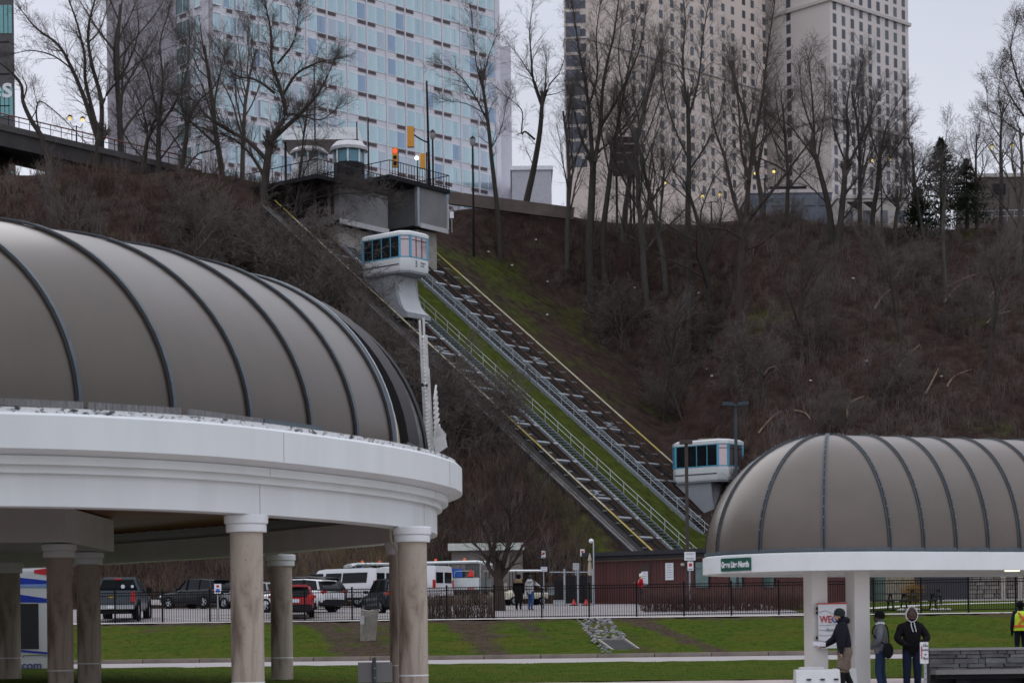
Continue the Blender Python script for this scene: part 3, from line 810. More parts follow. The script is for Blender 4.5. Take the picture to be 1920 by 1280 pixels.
# columns of the pavilion
def column(label, px, py, D=None, zc=3.47):
    c = Pz(px, py, zc) if D is None else P(px, py, D)
    c = Vector((c.x, c.y+.3, 0)); c.z = TZ(c.x, c.y)
    t = thing('stone_column', label, 'column', c, 0, 'round stone columns carrying the ring beam')
    zz = c.z
    m = MB(); m.lathe([(.285, zz-.05), (.285, zz+.58)], (c.x, c.y, 0), 28); m.lathe([(.285, zz+.595), (.282, 3.2)], (c.x, c.y, 0), 28); part('shaft', m, M_col, t)
    m = MB(); m.lathe([(.279, zz+.57), (.291, zz+.58), (.291, zz+.6), (.279, zz+.61)], (c.x, c.y, 0), 28); part('shaft_ring', m, M_whited, t)
    m = MB(); m.lathe([(.28, 3.18), (.345, 3.18), (.35, 3.20), (.35, 3.30), (.335, 3.315)], (c.x, c.y, 0), 32)
    m.lathe([(.34, 3.315), (.375, 3.33), (.38, 3.45), (.36, 3.475), (.1, 3.475)], (c.x, c.y, 0), 32); part('capital', m, M_white, t)
    return t
column('nearest stone column, broad water stain down its right side, under the white ring beam', 457, 964)
column('stone column at the right end of the pavilion with a white pipe beside it', 771, 986.5)
column('stone column at the back of the pavilion, in front of the white and red cars', 524, 1039)
column('inner stone column left of its twin, nearer one beside the blue striped bus', 105, 1012, 43.9)
column('inner stone column right of its twin, left of the dark pickup truck', 160, 1026, 48.3)
column('stone column at the left edge of the picture, left of the blue striped bus', 12, 1047, 54)
column('slim looking stone column nearly hidden behind the right end column', 751, 1014)
pc = P(743, 1000, 39.2)
m = MB(); m.tube(bez([(pc.x-.14, pc.y+.25, 3.6), (pc.x-.11, pc.y+.1, 3.2), (pc.x+.03, pc.y-.1, 2.75), (pc.x+.03, pc.y-.1, 0)], 5), .028, 8)
single('drain_pipe', m, mat('pipe_cream', (.52, .48, .40), .5), 'thin cream drain pipe running down the right end stone column', 'pipe')

# white slatted winged ornament standing on the ring at the right end
M_slat = mat('ornament_white', (.60, .60, .60), .5, var=.25, scale=3)
D0 = 43.4
def q(px, py, dd=0): return P(px, py, D0+dd)
orn = thing('roof_ornament', 'white slatted metal ornament standing upright at the right end of the pavilion roof', 'ornament', q(812, 858))
for k, (x0, y0, x1, y1, w) in enumerate([(799, 852, 787, 600, .05), (804, 854, 794, 596, .045), (808, 856, 799, 628, .06), (813, 856, 803, 690, .05), (800, 850, 792, 640, .05)]):
    m = MB(); m.beam(q(x0, y0, .1*k), q(x1, y1, .1*k), w, .05); part('upright', m, M_slat, orn)
for i in range(30):
    y = 842-i*7.2; w = 10*(1-i/34)
    m = MB(); m.beam(q(800-i*.25, y, -.15), q(806+w*.6-i*.4, y-6, .45), .03, .045); part('slat', m, M_slat, orn)
for i in range(8):
    m = MB(); m.beam(q(814, 812-i*9, .2), q(824-i*.9, 796-i*10.5, .5), .035, .045); part('slat', m, M_slat, orn)
# the small fan of slats low on its right
m = MB(); m.beam(q(813, 826), q(836, 816), .05, .05); part('fan_spine', m, M_slat, orn)
for i in range(6):
    a = q(815+i*3.6, 825-i*1.6); m = MB(); m.beam(a, q(818+i*3.4, 792+i*4.0), .04, .05); part('slat', m, M_slat, orn)
    m = MB(); m.beam(a, q(819+i*3.6, 851-i*2.5), .045, .05); part('slat', m, M_slat, orn)
m = MB(); m.beam(q(767, 718), q(802, 723), .05, .07); part('bracket', m, M_band, orn)

# ------------------------------------------------------------------ right shelter
AX = R(21.0); SA = Vector((math.cos(AX), math.sin(AX), 0)); SN = Vector((-math.sin(AX), math.cos(AX), 0))
APX = Vector((6.86, 42.85, 0)); SRr = 2.42; SRa = 2.70; SH = 2.55; SZ0 = 2.95; SLEN = 9.0
shel = thing('shelter', 'smaller shelter with ribbed bronze dome and white fascia on the right, people under it', 'shelter', APX)
def cap_plan(off, n=24):
    """outline of the capsule: round left end, straight to the right"""
    pts = []
    pts.append(APX+SA*SLEN-SN*(SRr+off))
    for k in range(n+1):
        a = math.pi*k/n      # from toward camera, round the left end, to the far side
        pts.append(APX-SN*(SRr+off)*math.cos(a)-SA*(SRa+off)*math.sin(a))
    pts.append(APX+SA*SLEN+SN*(SRr+off))
    return pts
def cap_ring(prof):
    mb = MB(); outs = [cap_plan(o) for o, z in prof]
    rings = [[outs[j][i]+Vector((0, 0, prof[j][1])) for j in range(len(prof))] for i in range(len(outs[0]))]
    return mb.loft(rings)
part('fascia', cap_ring([(.08, 2.58), (.08, 2.93), (.0, 2.97), (-.25, 2.97), (-.25, 2.58)]), M_white, shel, smooth=1.0)
part('sill_strip', cap_ring([(.04, 2.975), (.04, 3.04), (-.05, 3.04), (-.05, 2.975)]), M_stripb, shel, smooth=1.0)
m = MB(); pts = cap_plan(-.2); m.add([p+Vector((0, 0, 2.63)) for p in pts], [tuple(range(len(pts)))]); m.add([p+Vector((0, 0, 2.67)) for p in pts], [tuple(range(len(pts)))]); part('soffit', m, M_whited, shel)
def dome_arc(theta, n=18):
    dirv = -SN*math.cos(theta)*SRr-SA*math.sin(theta)*SRa
    return [APX+dirv*math.cos(math.pi/2*k/n)+Vector((0, 0, SZ0+.05+SH*math.sin(math.pi/2*k/n))) for k in range(n+1)]
def barrel_arc(u, n=36):
    return [APX+SA*u-SN*SRr*math.cos(math.pi*k/n)+Vector((0, 0, SZ0+.05+SH*math.sin(math.pi*k/n))) for k in range(n+1)]
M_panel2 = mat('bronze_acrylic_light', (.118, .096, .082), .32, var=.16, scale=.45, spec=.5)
th = [R(a) for a in (0, 30, 60, 90, 120, 150, 180)]
for i in range(6):
    m = MB(); ts_ = [th[i]+(th[i+1]-th[i])*k/6 for k in range(7)]
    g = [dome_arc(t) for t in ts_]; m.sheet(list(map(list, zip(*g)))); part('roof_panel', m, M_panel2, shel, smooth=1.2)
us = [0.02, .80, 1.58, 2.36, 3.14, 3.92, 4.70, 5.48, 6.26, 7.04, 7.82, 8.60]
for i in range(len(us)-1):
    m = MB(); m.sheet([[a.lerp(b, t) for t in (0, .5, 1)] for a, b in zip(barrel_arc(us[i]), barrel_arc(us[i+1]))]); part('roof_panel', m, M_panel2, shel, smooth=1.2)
def strip_along(pts, ax, w, t):
    mb = MB(); rings = []; ctr = APX+Vector((0, 0, SZ0))
    for k, p in enumerate(pts):
        a_ = ax if not callable(ax) else ax(p)
        o = (p-ctr); o -= a_*o.dot(a_); o.normalize()
        rings.append([p-a_*w/2, p+a_*w/2, p+a_*w/2+o*t, p-a_*w/2+o*t])
    return mb.loft(rings)
def bolts(pts, ax):
    mb = MB()
    for k in range(2, len(pts)-2, 1):
        mb.box(pts[k]+(pts[k]-APX-Vector((0, 0, SZ0))).normalized()*.045, (.016, .016, .016))
    return mb
for t in th[:-1]:
    pts = dome_arc(t); dr = (pts[0]-APX); dr.z = 0; dr.normalize(); ax = Vector((-dr.y, dr.x, 0))
    rib = part('roof_rib', strip_along(pts, ax, .085, .03), M_rib, shel)
    part('rib_gasket', strip_along(pts, ax, .03, .042), M_gasket, rib); part('bolt_row', bolts(pts, ax), M_galv, rib, kind='stuff')
for u in us[1:]:
    pts = barrel_arc(u); rib = part('roof_rib', strip_along(pts, SA, .08, .03), M_rib, shel)
    part('rib_gasket', strip_along(pts, SA, .03, .042), M_gasket, rib); part('bolt_row', bolts(pts, SA), M_galv, rib, kind='stuff')
m = MB(); m.lathe([(.16, SZ0+SH+.04), (.15, SZ0+SH+.085), (.02, SZ0+SH+.10)], APX, 16); part('apex_cap', m, M_rib, shel)
# square columns
M_colw = mat('column_white', (.70, .69, .67), .6, var=.06, scale=1)
for k, (px, D) in enumerate(((1530, 41.6), (1609, 41.6))):
    c = P(px, 1200, D); t = thing('square_column', ('square white column of the right shelter, left one, holding the route map board', 'square white column of the right shelter, right one, between two waiting men')[k], 'column', (c.x, c.y, 0), AX, 'square white columns of the right shelter')
    m = MB(); m.box((0, 0, 1.29), (.36, .36, 2.58)); part('shaft', m, M_colw, t, local=True)
    m = MB(); m.box((0, 0, .06), (.42, .42, .12)); part('base', m, M_colw, t, local=True)
for k, (u, v) in enumerate(((7.5, -1.2), (7.5, 1.2))):
    c = APX+SA*u+SN*v; t = thing('square_column', 'square white column of the right shelter outside the picture on the right', 'column', (c.x, c.y, 0), AX, 'square white columns of the right shelter')
    m = MB(); m.box((0, 0, 1.29), (.36, .36, 2.58)); part('shaft', m, M_colw, t, local=True)
# green sign wrapped round the fascia's curved end
sgn = thing('route_sign', 'green sign reading Green Line North on the white fascia of the right shelter', 'sign', APX)
M_green = mat('sign_green', (.004, .085, .058), .4, var=.06)
def on_fascia(a, z, off): return APX-SN*(SRr+.08+off)*math.cos(a)-SA*(SRa+.08+off)*math.sin(a)+Vector((0, 0, z))
def ang_at(px):
    best = None
    for k in range(400):
        a = R(10)+R(85)*k/400
        x = pix(on_fascia(a, 2.75, 0.01))[0]
        if best is None or abs(x-px) < best[0]: best = (abs(x-px), a)
    return best[1]
a_l, a_r = ang_at(1352), ang_at(1408)
print('sign angles', math.degrees(a_l), math.degrees(a_r))
m = MB(); n_ = 16
m.loft([[on_fascia(a_l+(a_r-a_l)*k/n_, z, o) for z, o in ((2.615, .004), (2.885, .004), (2.885, .016), (2.615, .016))] for k in range(n_+1)]); part('sign_panel', m, M_green, sgn, smooth=0)
tm = text_mesh('Green Line North', .165, .009, 'CENTER', .002)
xs = [v[0] for v in tm.v]; x0, x1 = min(xs), max(xs)
aw = a_r-a_l
tm.v = [tuple(on_fascia(a_l+aw*(.03+.92*(v[0]-x0)/(x1-x0)), 2.745+v[1], .021+v[2])) for v in tm.v]
part('lettering', tm, M_sign, sgn, smooth=0)
# lamp under the soffit
lp = P(1898, 1073, 42.5); m = MB(); m.lathe([(.16, 0), (.16, .05)], (lp.x, lp.y, 2.575), 16)
single('soffit_lamp', m, mat_emit('warm_lamp', (1.0, .93, .62), 2.0), 'lit round lamp on the underside of the right shelter', 'lamp')
# ------------------------------------------------------------------ buildings along the top of the hill
M_hwall = mat('hotel_cladding', (.60, .60, .66), .6, var=.06, scale=.35)
M_hend = mat('hotel_end_panel', (.36, .34, .385), .7, var=.10, scale=.4, rand=.06)
M_vent = mat('vent_brown', (.115, .085, .092), .6)
M_frame = mat('window_frame_pale', (.66, .69, .73), .45)
def glass_rand(name, cols, rough=.12, metal=.55):
    m, nt, b = _new(name); N, L = nt.nodes, nt.links
    oi = N.new('ShaderNodeObjectInfo'); rp = N.new('ShaderNodeValToRGB'); rp.color_ramp.interpolation = 'CONSTANT'
    for i, c in enumerate(cols):
        e = rp.color_ramp.elements[i] if i < 2 else rp.color_ramp.elements.new(i/len(cols))
        e.position = i/len(cols); e.color = (*c, 1)
    L.new(oi.outputs['Random'], rp.inputs[0])
    t = N.new('ShaderNodeTexCoord'); n = N.new('ShaderNodeTexNoise'); n.inputs['Scale'].default_value = .8; n.inputs['Detail'].default_value = 2
    mp = N.new('ShaderNodeMapping'); mp.inputs['Scale'].default_value = (3, 3, .3); L.new(t.outputs['Object'], mp.inputs[0]); L.new(mp.outputs[0], n.inputs['Vector'])
    mr_ = N.new('ShaderNodeMapRange'); mr_.inputs['To Min'].default_value = .75; mr_.inputs['To Max'].default_value = 1.25; L.new(n.outputs['Fac'], mr_.inputs['Value'])
    s = N.new('ShaderNodeVectorMath'); s.operation = 'SCALE'; L.new(rp.outputs[0], s.inputs[0]); L.new(mr_.outputs[0], s.inputs['Scale'])
    L.new(s.outputs[0], b.inputs['Base Color']); b.inputs['Roughness'].default_value = rough; b.inputs['Metallic'].default_value = metal
    MATS[name] = m; return m
M_teal = glass_rand('teal_curtain_glass', [(.40, .53, .58), (.43, .56, .60), (.37, .50, .56), (.41, .54, .58), (.39, .45, .52), (.44, .57, .61), (.41, .54, .58), (.26, .35, .46), (.40, .47, .54), (.40, .53, .57)])
M_green_gl = glass_rand('green_dark_glass', [(.07, .11, .11), (.12, .19, .19), (.09, .14, .15)])
M_towgl = glass_rand('tower_glass', [(.055, .065, .082), (.075, .088, .105), (.065, .075, .095), (.09, .10, .12), (.05, .055, .07)], .2, .2)

HC = P(395, 300, 225); HC.z = 0
HA = Vector((.706, .708, 0)).normalized(); HB = Vector((-HA.y, HA.x, 0))     # facade, end wall
HN = Vector((HA.y, -HA.x, 0)); HBN = Vector((-HA.x, -HA.y, 0))               # outward normals
hotel = thing('hotel', 'tall glass fronted hotel with teal windows and blank grey end wall behind the bare trees', 'building', (HC.x, HC.y, 33))
ZH0, ZH1 = 34.0, 92.0
m = MB(); b0 = HC+HN*-.3+HBN*-.3
m.prism([HC+Vector((0, 0, ZH0)), HC+HA*46.4+Vector((0, 0, ZH0)), HC+HA*46.4+HB*20+Vector((0, 0, ZH0)), HC+HB*20+Vector((0, 0, ZH0))], (0, 0, ZH1-ZH0)); part('wall', m, M_hwall, hotel)
FLH = 2.92
zr = P(677, 57, 235).z-.25        # one known vent row fixes the floors
rows = [zr+FLH*k for k in range(-8, 9)]
rows = [z for z in rows if 44 < z < 90]
rzA = math.atan2(HA.y, HA.x); rzB = math.atan2(HB.y, HB.x)
def shared(name, fn, m, smooth=0):
    mb = MB(); fn(mb); return mesh_of(name, mb, m, None, smooth)
me_frame = shared('window', lambda b: (b.bx(-1.42, 1.42, -.07, .03, 0, .08), b.bx(-1.42, 1.42, -.07, .03, 2.02, 2.10), b.bx(-1.42, -1.35, -.065, .03, .081, 2.019), b.bx(1.35, 1.42, -.065, .03, .081, 2.019), b.bx(-.03, .03, -.06, .03, .081, 2.019), b.bx(.62, .66, -.06, .03, .081, 2.019)), M_frame)
me_pane = shared('pane', lambda b: b.bx(-.66, .66, -.03, .02, 0, 1.92), M_teal)
me_panes = shared('pane', lambda b: b.bx(-.5, .5, -.03, .02, 0, 1.92), M_teal)
me_paneg = shared('pane', lambda b: b.bx(-.66, .66, -.03, .02, 0, 1.92), M_green_gl)
me_vent = shared('vent', lambda b: [b.bx(-.62, .62, -.10, .03, i*.1, i*.1+.07) for i in range(4)], M_vent)
me_frn = shared('window', lambda b: (b.bx(-.58, .58, -.22, .03, 0, .10), b.bx(-.58, .58, -.22, .03, 1.98, 2.10), b.bx(-.58, -.50, -.20, .03, .101, 1.979), b.bx(.50, .58, -.20, .03, .101, 1.979)), M_frame)
def inst(name, me, parent, loc, rz):
    o = bpy.data.objects.new(name, me); COL.objects.link(o); o.parent = parent
    o.location = Vector(loc)-(wm(parent).to_translation() if parent.name in WM else Vector((0, 0, 0))); o.rotation_euler = (0, 0, rz)
    WM[o.name] = Matrix.Translation(Vector(loc)) @ Matrix.Rotation(rz, 4, 'Z'); return o
def kid(name, me, parent, loc):
    o = bpy.data.objects.new(name, me); COL.objects.link(o); o.parent = parent; o.location = loc; return o
for ri, z in enumerate(rows):
    for mI in range(10):
        k = 14.1+3.14*mI+1.57
        w = inst('window', me_frame, hotel, HC+HA*k+Vector((0, 0, z+.42)), rzA)
        kid('pane', me_pane, w, (-.69, -.03, .09)); kid('pane', me_pane, w, (.69, -.03, .09))
        sgn = 1 if mI % 2 == 0 else -1
        kid('vent', me_vent, w, (sgn*.78, -.0, -.44))
    for mI in range(4):
        k = .9+3.35*mI
        w = inst('window', me_frn, hotel, HC+HA*k+HN*.12+Vector((0, 0, z+.42-(.0 if mI % 2 == 0 else .0))), rzA); kid('pane', me_panes, w, (0, -.1, .09))
        w = inst('window', me_frame, hotel, HC+HA*(k+1.95)+Vector((0, 0, z+.42)), rzA); w.scale = (.62, 1, 1)
        kid('pane', me_pane, w, (-.69, -.03, .09)); kid('pane', me_pane, w, (.69, -.03, .09)); kid('vent', me_vent, w, (0, 0, -.44))
    # windows near the corner of the end wall
    w = inst('window', me_frn, hotel, HC+HB*2.1+Vector((0, 0, z+.42)), rzB+math.pi); kid('pane', me_panes, w, (0, -.1, .09))
    w = inst('window', me_frame, hotel, HC+HB*4.9+Vector((0, 0, z+.42)), rzB+math.pi)
    for sx in (-.69, .69): kid('pane', me_paneg, w, (sx, -.03, .09))
    kid('vent', me_vent, w, (0, 0, -.44))
for mI in range(11):
    m = MB(); k = 14.1+3.14*mI; m.prism([HC+HA*(k-.09)+HN*.02+Vector((0, 0, 40)), HC+HA*(k+.09)+HN*.02+Vector((0, 0, 40)), HC+HA*(k+.09)+HN*.12+Vector((0, 0, 40)), HC+HA*(k-.09)+HN*.12+Vector((0, 0, 40))], (0, 0, 52)); part('pilaster', m, M_hwall, hotel)
m = MB(); m.prism([HC+HA*-.1+HN*.05+Vector((0, 0, 40)), HC+HA*.35+HN*.05+Vector((0, 0, 40)), HC+HA*.35+HN*.3+Vector((0, 0, 40)), HC+HA*-.1+HN*.3+Vector((0, 0, 40))], (0, 0, 52)); part('corner_post', m, mat('corner_grey', (.30, .285, .325), .6), hotel)
# end wall cladding panels
me_pan = shared('wall_panel', lambda b: b.bx(-1.16, 1.16, -.06, .06, .03, 2.86), M_hend)
for ri, z in enumerate(rows):
    for k in range(6):
        inst('wall_panel', me_pan, hotel, HC+HB*(7.3+2.36*k)+HBN*.05+Vector((0, 0, z)), rzB)
# slim grey wing right of the hotel, low block behind
m = MB(); c = P(948, 200, 268); m.box((c.x, c.y+6, 33+24), (1.75, 12, 48.5+P(948, 112, 268).z-33-48.5+24.0-24.25), 0)
zt = P(948, 112, 268).z; m = MB(); m.bx(P(936, 200, 262).x, P(959, 200, 262).x, 262, 280, 33, zt)
wing = thing('building', 'slim pale grey blank tower directly right of the glass hotel', 'building', (P(948, 200, 262).x, 262, 33)); part('wall', m, mat('wing_grey', (.62, .61, .67), .7, var=.06, scale=.3), wing)
m = MB(); m.bx(P(960, 330, 250).x, P(1034, 330, 250).x, 250, 262, 33, P(1000, 319, 250).z); lowb = thing('building', 'low flat grey building seen in the gap between the hotel and the beige tower', 'building', (P(1000, 330, 250).x, 250, 33)); part('wall', m, mat('low_grey', (.42, .42, .47), .7), lowb)
m = MB(); m.bx(P(960, 330, 250).x-.2, P(1034, 330, 250).x+.2, 249.8, 262.2, P(1000, 319, 250).z, P(1000, 319, 250).z+.5); part('roof', m, M_frame, lowb)

# beige towers
M_beige = mat('tower_beige', (.56, .485, .445), .8, var=.05, scale=.15)
M_beige2 = mat('tower_beige_pale', (.56, .515, .50), .8, var=.05, scale=.12)
M_corn = mat('tower_cornice', (.45, .42, .41), .8, var=.05)
def tower(label, corner_px, D, adir, la, lb, z0, z1, wall, bdir=None):
    c = P(corner_px, 200, D); c.z = 0; A = Vector((adir[0], adir[1], 0)).normalized(); B = Vector((-A.y, A.x, 0)) if bdir is None else Vector((*bdir, 0)).normalized()
    t = thing('tower', label, 'building', (c.x, c.y, z0)); S = Vector((c.x, c.y, 0)).normalized()*26
    m = MB(); z = Vector((0, 0, z0)); m.prism([c+z, c+A*la+z, c+A*la+S+z, c+B*lb+S+z, c+B*lb+z], (0, 0, z1-z0)); part('wall', m, wall, t)
    return t, c, A, B
def k_at(c, A, px):       # distance along a facade where it crosses a photo column
    best = min(np.arange(-10, 80, .05), key=lambda k: abs(pix(c+A*k+Vector((0, 0, 100)))[0]-px)); return float(best)
tw1, c1, A1, B1 = tower('beige stone tower with paired dark windows and glazed left corner, behind tall bare trees', 1100, 395, (1, 1.0), 58, 4.3, 60, 150, M_beige, (-1, .06))
me_w1 = shared('window', lambda b: b.bx(-.55, .55, -.04, .06, 0, 1.65), M_towgl)
rz1 = math.atan2(A1.y, A1.x)
base1 = P(1359, 38, 425).z-.8
for px in (1190, 1207, 1242, 1263, 1282, 1300, 1320, 1337, 1359, 1377, 1398, 1414, 1436):
    k = k_at(c1, A1, px)
    for f in range(-13, 4):
        z = base1+2.86*f
        if z > 80: 
            w = inst('window', me_w1, tw1, c1+A1*k+Vector((0, 0, z)), rz1)
me_w1b = shared('window', lambda b: b.bx(-1.45, 1.45, -.05, .06, 0, 2.25), mat('corner_glazing', (.10, .11, .14), .15, metal=.3, var=.3, scale=.5))
for f in range(-13, 4):
    z = base1+2.86*f
    if z > 80: inst('window', me_w1b, tw1, c1+B1*2.55+Vector((0, 0, z)), math.atan2(B1.y, B1.x)+math.pi); inst('window', me_w1, tw1, c1+B1*.55+Vector((0, 0, z)), math.atan2(B1.y, B1.x)+math.pi)
for zc in (base1-.35-2.86*4,):
    m = MB(); m.prism([c1+A1*-.3+Vector((0, -.4, zc)), c1+A1*58+Vector((.3, -.3, zc)), c1+A1*58+Vector((0, 5, zc)), c1+B1*4.4+Vector((0, 5, zc)), c1+B1*4.4+Vector((0, -.3, zc))], (0, 0, .35)); part('cornice', m, M_corn, tw1)
tw2, c2, A2, B2 = tower('pale beige tower with close dark window columns on its right face, farthest right building', 1558, 430, (1.09, 1), 28.2, 18.5, 60, 150, M_beige2)
me_w2 = shared('window', lambda b: b.bx(-.60, .60, -.04, .06, 0, 2.05), M_towgl)
rz2 = math.atan2(A2.y, A2.x); base2 = P(1563, 10, 431).z-1.0
for i in range(9):
    k = 1.6+3.1*i
    for f in range(-14, 3):
        z = base2+2.85*f
        if z > 84: inst('window', me_w2, tw2, c2+A2*k+Vector((0, 0, z)), rz2)
kx = k_at(c2, B2, 1482)
for f in range(-14, 3):
    z = base2+2.85*f
    if z > 84: inst('window', me_w2, tw2, c2+B2*kx+Vector((0, 0, z)), math.atan2(B2.y, B2.x)+math.pi)
for zc in (P(1560, 222, 430).z, P(1560, 2, 430).z):
    m = MB(); m.prism([c2+A2*-.5+B2*-.5+Vector((0, 0, zc)), c2+A2*28.7+B2*-.5+Vector((0, 0, zc)), c2+A2*28.7+B2*18.5+Vector((0, 0, zc)), c2+A2*-.5+B2*18.5+Vector((0, 0, zc))], (0, 0, .7)); part('cornice', m, M_corn, tw2)
# low podium buildings along the crest
def block(label, px0, px1, pytop, D, dep, m_, name='building'):
    x0, x1 = P(px0, 380, D).x, P(px1, 380, D).x; zt = P((px0+px1)/2, pytop, D).z
    t = thing(name, label, 'building', ((x0+x1)/2, D, 32)); m = MB(); m.bx(x0, x1, D, D+dep, 31, zt); part('wall', m, m_, t)
    m = MB(); m.bx(x0-.15, x1+.15, D-.15, D+dep+.15, zt, zt+.35); part('roof_edge', m, M_corn, t); return t, x0, x1, zt
M_lowb = mat('podium_beige', (.42, .395, .37), .8, var=.12, scale=.5)
M_bluegrey = mat('podium_bluegrey', (.115, .13, .165), .7, var=.2, scale=.6)
pod, x0, x1, zt = block('low beige building with dark funnel canopies at the hilltop below the pale tower', 1570, 1705, 372, 195, 10, M_lowb)
for px in (1602, 1632):
    c = P(px, 389, 194); m = MB(); m.prism([(c.x-.75, c.y-.6, c.z+.45), (c.x+.45, c.y-.6, c.z+.45), (c.x+.45, c.y-.6, c.z-.4)], (0, .55, 0)); part('canopy', m, M_black, pod)
for k in range(4):
    m = MB(); x = x0+.8+1.7*k; m.bx(x, x+.7, 194.93, 195.02, zt-2.4, zt-1.2); part('window', m, M_towgl, pod)
gb, x0, x1, zt = block('low blue grey building on the hilltop left of the beige podium', 1405, 1560, 362, 200, 9, M_bluegrey)
for k in range(5):
    m = MB(); x = x0+.6+1.6*k; m.bx(x, x+1.2, 199.9, 200.02, zt-1.3, zt-.5); part('window', m, M_towgl, gb)
m = MB(); m.bx(P(1446, 350, 199).x, P(1515, 350, 199).x, 200, 205, zt, P(1480, 345, 199).z); part('roof_block', m, M_dark, gb)
rb, x0, x1, zt = block('brown roofed low building at the right edge of the hilltop', 1838, 1990, 332, 185, 10, mat('low_brown', (.10, .085, .078), .8, var=.2))
m = MB(); m.bx(P(1865, 350, 184).x, P(1890, 350, 184).x, 184.9, 185.1, zt-1.6, zt-.6); part('window', m, M_dark, rb)

# dark tower at the left edge with the end of its name
zt = 90; D = 205
t = thing('tower', 'dark brown tower at the left edge with teal windows and white lettering', 'building', (P(0, 100, D).x, D, 33))
x1 = P(27, 120, D).x; m = MB(); m.prism([(x1-16, D, 33), (x1, D, 33), (x1*1.068, D*1.068, 33), (x1*1.068-16, D*1.068, 33)], (0, 0, zt-33)); part('wall', m, mat('tower_dark', (.075, .072, .078), .7, var=.15, scale=.4), t)
me_tl = shared('window', lambda b: [b.bx(-.62+i*.44, -.26+i*.44, -.04, .06, 0, 2.9) for i in range(3)], mat('teal_pane', (.16, .35, .36), .15, metal=.4, var=.15))
for k in range(3):
    for f in range(-3, 4): inst('window', me_tl, t, (P(11, 35, D).x-2.6*k, D-.02, P(11, 63, D).z+8.5*f), 0)
for f in range(3):
    m = MB(); m.bx(x1-5, x1-.5, D-.06, D+.02, P(11, 80+f*60, D).z, P(11, 80+f*60, D).z+.12); part('wall_band', m, M_dark, t)
put_text(t, 'Oakes', 3.1, (P(25, 168, D).x, D-.12, P(11, 166, D).z), (1, 0, 0), (0, 0, 1), M_sign, .04, 'RIGHT')

# sloping bridge with red railing
M_bridge = mat('bridge_dark', (.050, .046, .048), .85, var=.25, scale=.6)
M_redr = mat('railing_red', (.16, .03, .025), .5, var=.15)
br = thing('bridge', 'dark sloping road bridge with red railing at the upper left hilltop', 'bridge', P(150, 290, 150))
pa, pb = P(-120, 205, 152), P(378, 322, 147)
dv = (pb-pa).normalized(); back = Vector((0, 1, 0))
m = MB(); m.prism([pa, pa-Vector((0, 0, 1.7)), pb-Vector((0, 0, 1.3)), pb], (0, 7, 0)); part('girder', m, M_bridge, br)
m = MB(); m.prism([pa+Vector((0, -.25, .02)), pa+Vector((0, -.25, -.45)), pb+Vector((0, -.25, -.4)), pb+Vector((0, -.25, .02))], (0, .24, 0)); part('parapet', m, mat('parapet', (.075, .070, .072), .85, var=.2), br)
for k in range(26):
    a = pa.lerp(pb, k/25); m = MB(); m.tube([a, a+Vector((0, 0, .85))], .03, 5); part('railing_post', m, M_dark, br)
for h_, mm in ((.85, M_redr), (.5, M_dark)):
    m = MB(); m.tube([pa+Vector((0, 0, h_)), pb+Vector((0, 0, h_))], .055 if h_ > .6 else .03, 5); part('railing', m, mm, br)
for k in (.18, .5, .8):
    a = pa.lerp(pb, k); m = MB(); m.bx(a.x-.5, a.x+.5, a.y+.6, a.y+6, TZ(a.x, a.y)-3, a.z-1.3); part('pier', m, M_bridge, br)

# upper station: platforms over the track heads
M_stat = mat('station_concrete', (.185, .185, .192), .85, var=.12, scale=.7, bump=.1)
M_statl = mat('station_edge', (.42, .42, .44), .7, var=.12)
def axis_box(mb, o, a0, a1, n0, n1, z0, z1):
    """box on the track's horizontal axes: along uphill, across"""
    U = -TDH*-1
    U = TDH; q_ = [o+U*a0+TN*n0, o+U*a1+TN*n0, o+U*a1+TN*n1, o+U*a0+TN*n1]
    mb.prism([Vector((p.x, p.y, z0)) for p in q_], (0, 0, z1-z0)); return mb
st = thing('station', 'grey concrete upper station with railed platforms at the head of both tracks', 'building', P(740, 420, 148))
oB = P(788, 400, 147.5); zb0, zb1 = P(788, 420, 147.5).z, P(788, 351, 147.5).z
m = MB(); axis_box(m, oB, 0, 5.5, 0, 3.0, zb0, zb1); part('platform_wall', m, M_stat, st)
m = MB(); axis_box(m, oB, -.12, .0, -.1, 3.1, zb0-.28, zb0+.06); axis_box(m, oB, -.12, .1, 3.0, 3.12, zb0-.25, zb0+2.0); part('platform_edge', m, M_statl, st)
m = MB(); axis_box(m, oB, -.2, 8, -3.6, 3.2, zb1, zb1+.32); part('platform_deck', m, M_dark, st)
m = MB(); axis_box(m, oB, .5, 5.5, .2, 2.4, zb0-5, zb0-.3); part('pier', m, M_conc, st)
m = MB(); axis_box(m, oB, -.05, .22, -.35, -.1, zb0-.2, zb1); part('post', m, M_galv, st)
m = MB(); axis_box(m, oB, 5.2, 5.6, -4, -.1, zb0-1.2, zb1); part('back_wall', m, M_dark, st)
oA = P(640, 400, 141); za0, za1 = P(640, 412, 141).z, P(640, 346, 141).z
m = MB(); axis_box(m, oA, 0, .5, -.2, 4.9, za0, za1); part('platform_wall', m, M_stat, st)
m = MB(); axis_box(m, oA, .5, 6, -.1, 4.8, za0+.2, za1); part('platform_inside', m, M_dark, st)
for k_ in range(4):
    m = MB(); axis_box(m, oA, .9+1.4*k_, 1.05+1.4*k_, -.3, -.14, za0-.3, za1); part('post', m, M_stat, st)
m = MB(); axis_box(m, oA, .5, 6, -.28, -.12, za0-.2, za0+.35); part('beam', m, M_stat, st)
m = MB(); axis_box(m, oA, -.12, 0, -.2, 4.9, za0-.3, za0+.05); part('platform_edge', m, M_statl, st)
m = MB(); axis_box(m, oA, -.2, 9, -2.6, 5.0, za1, za1+.3); part('platform_deck', m, M_dark, st)
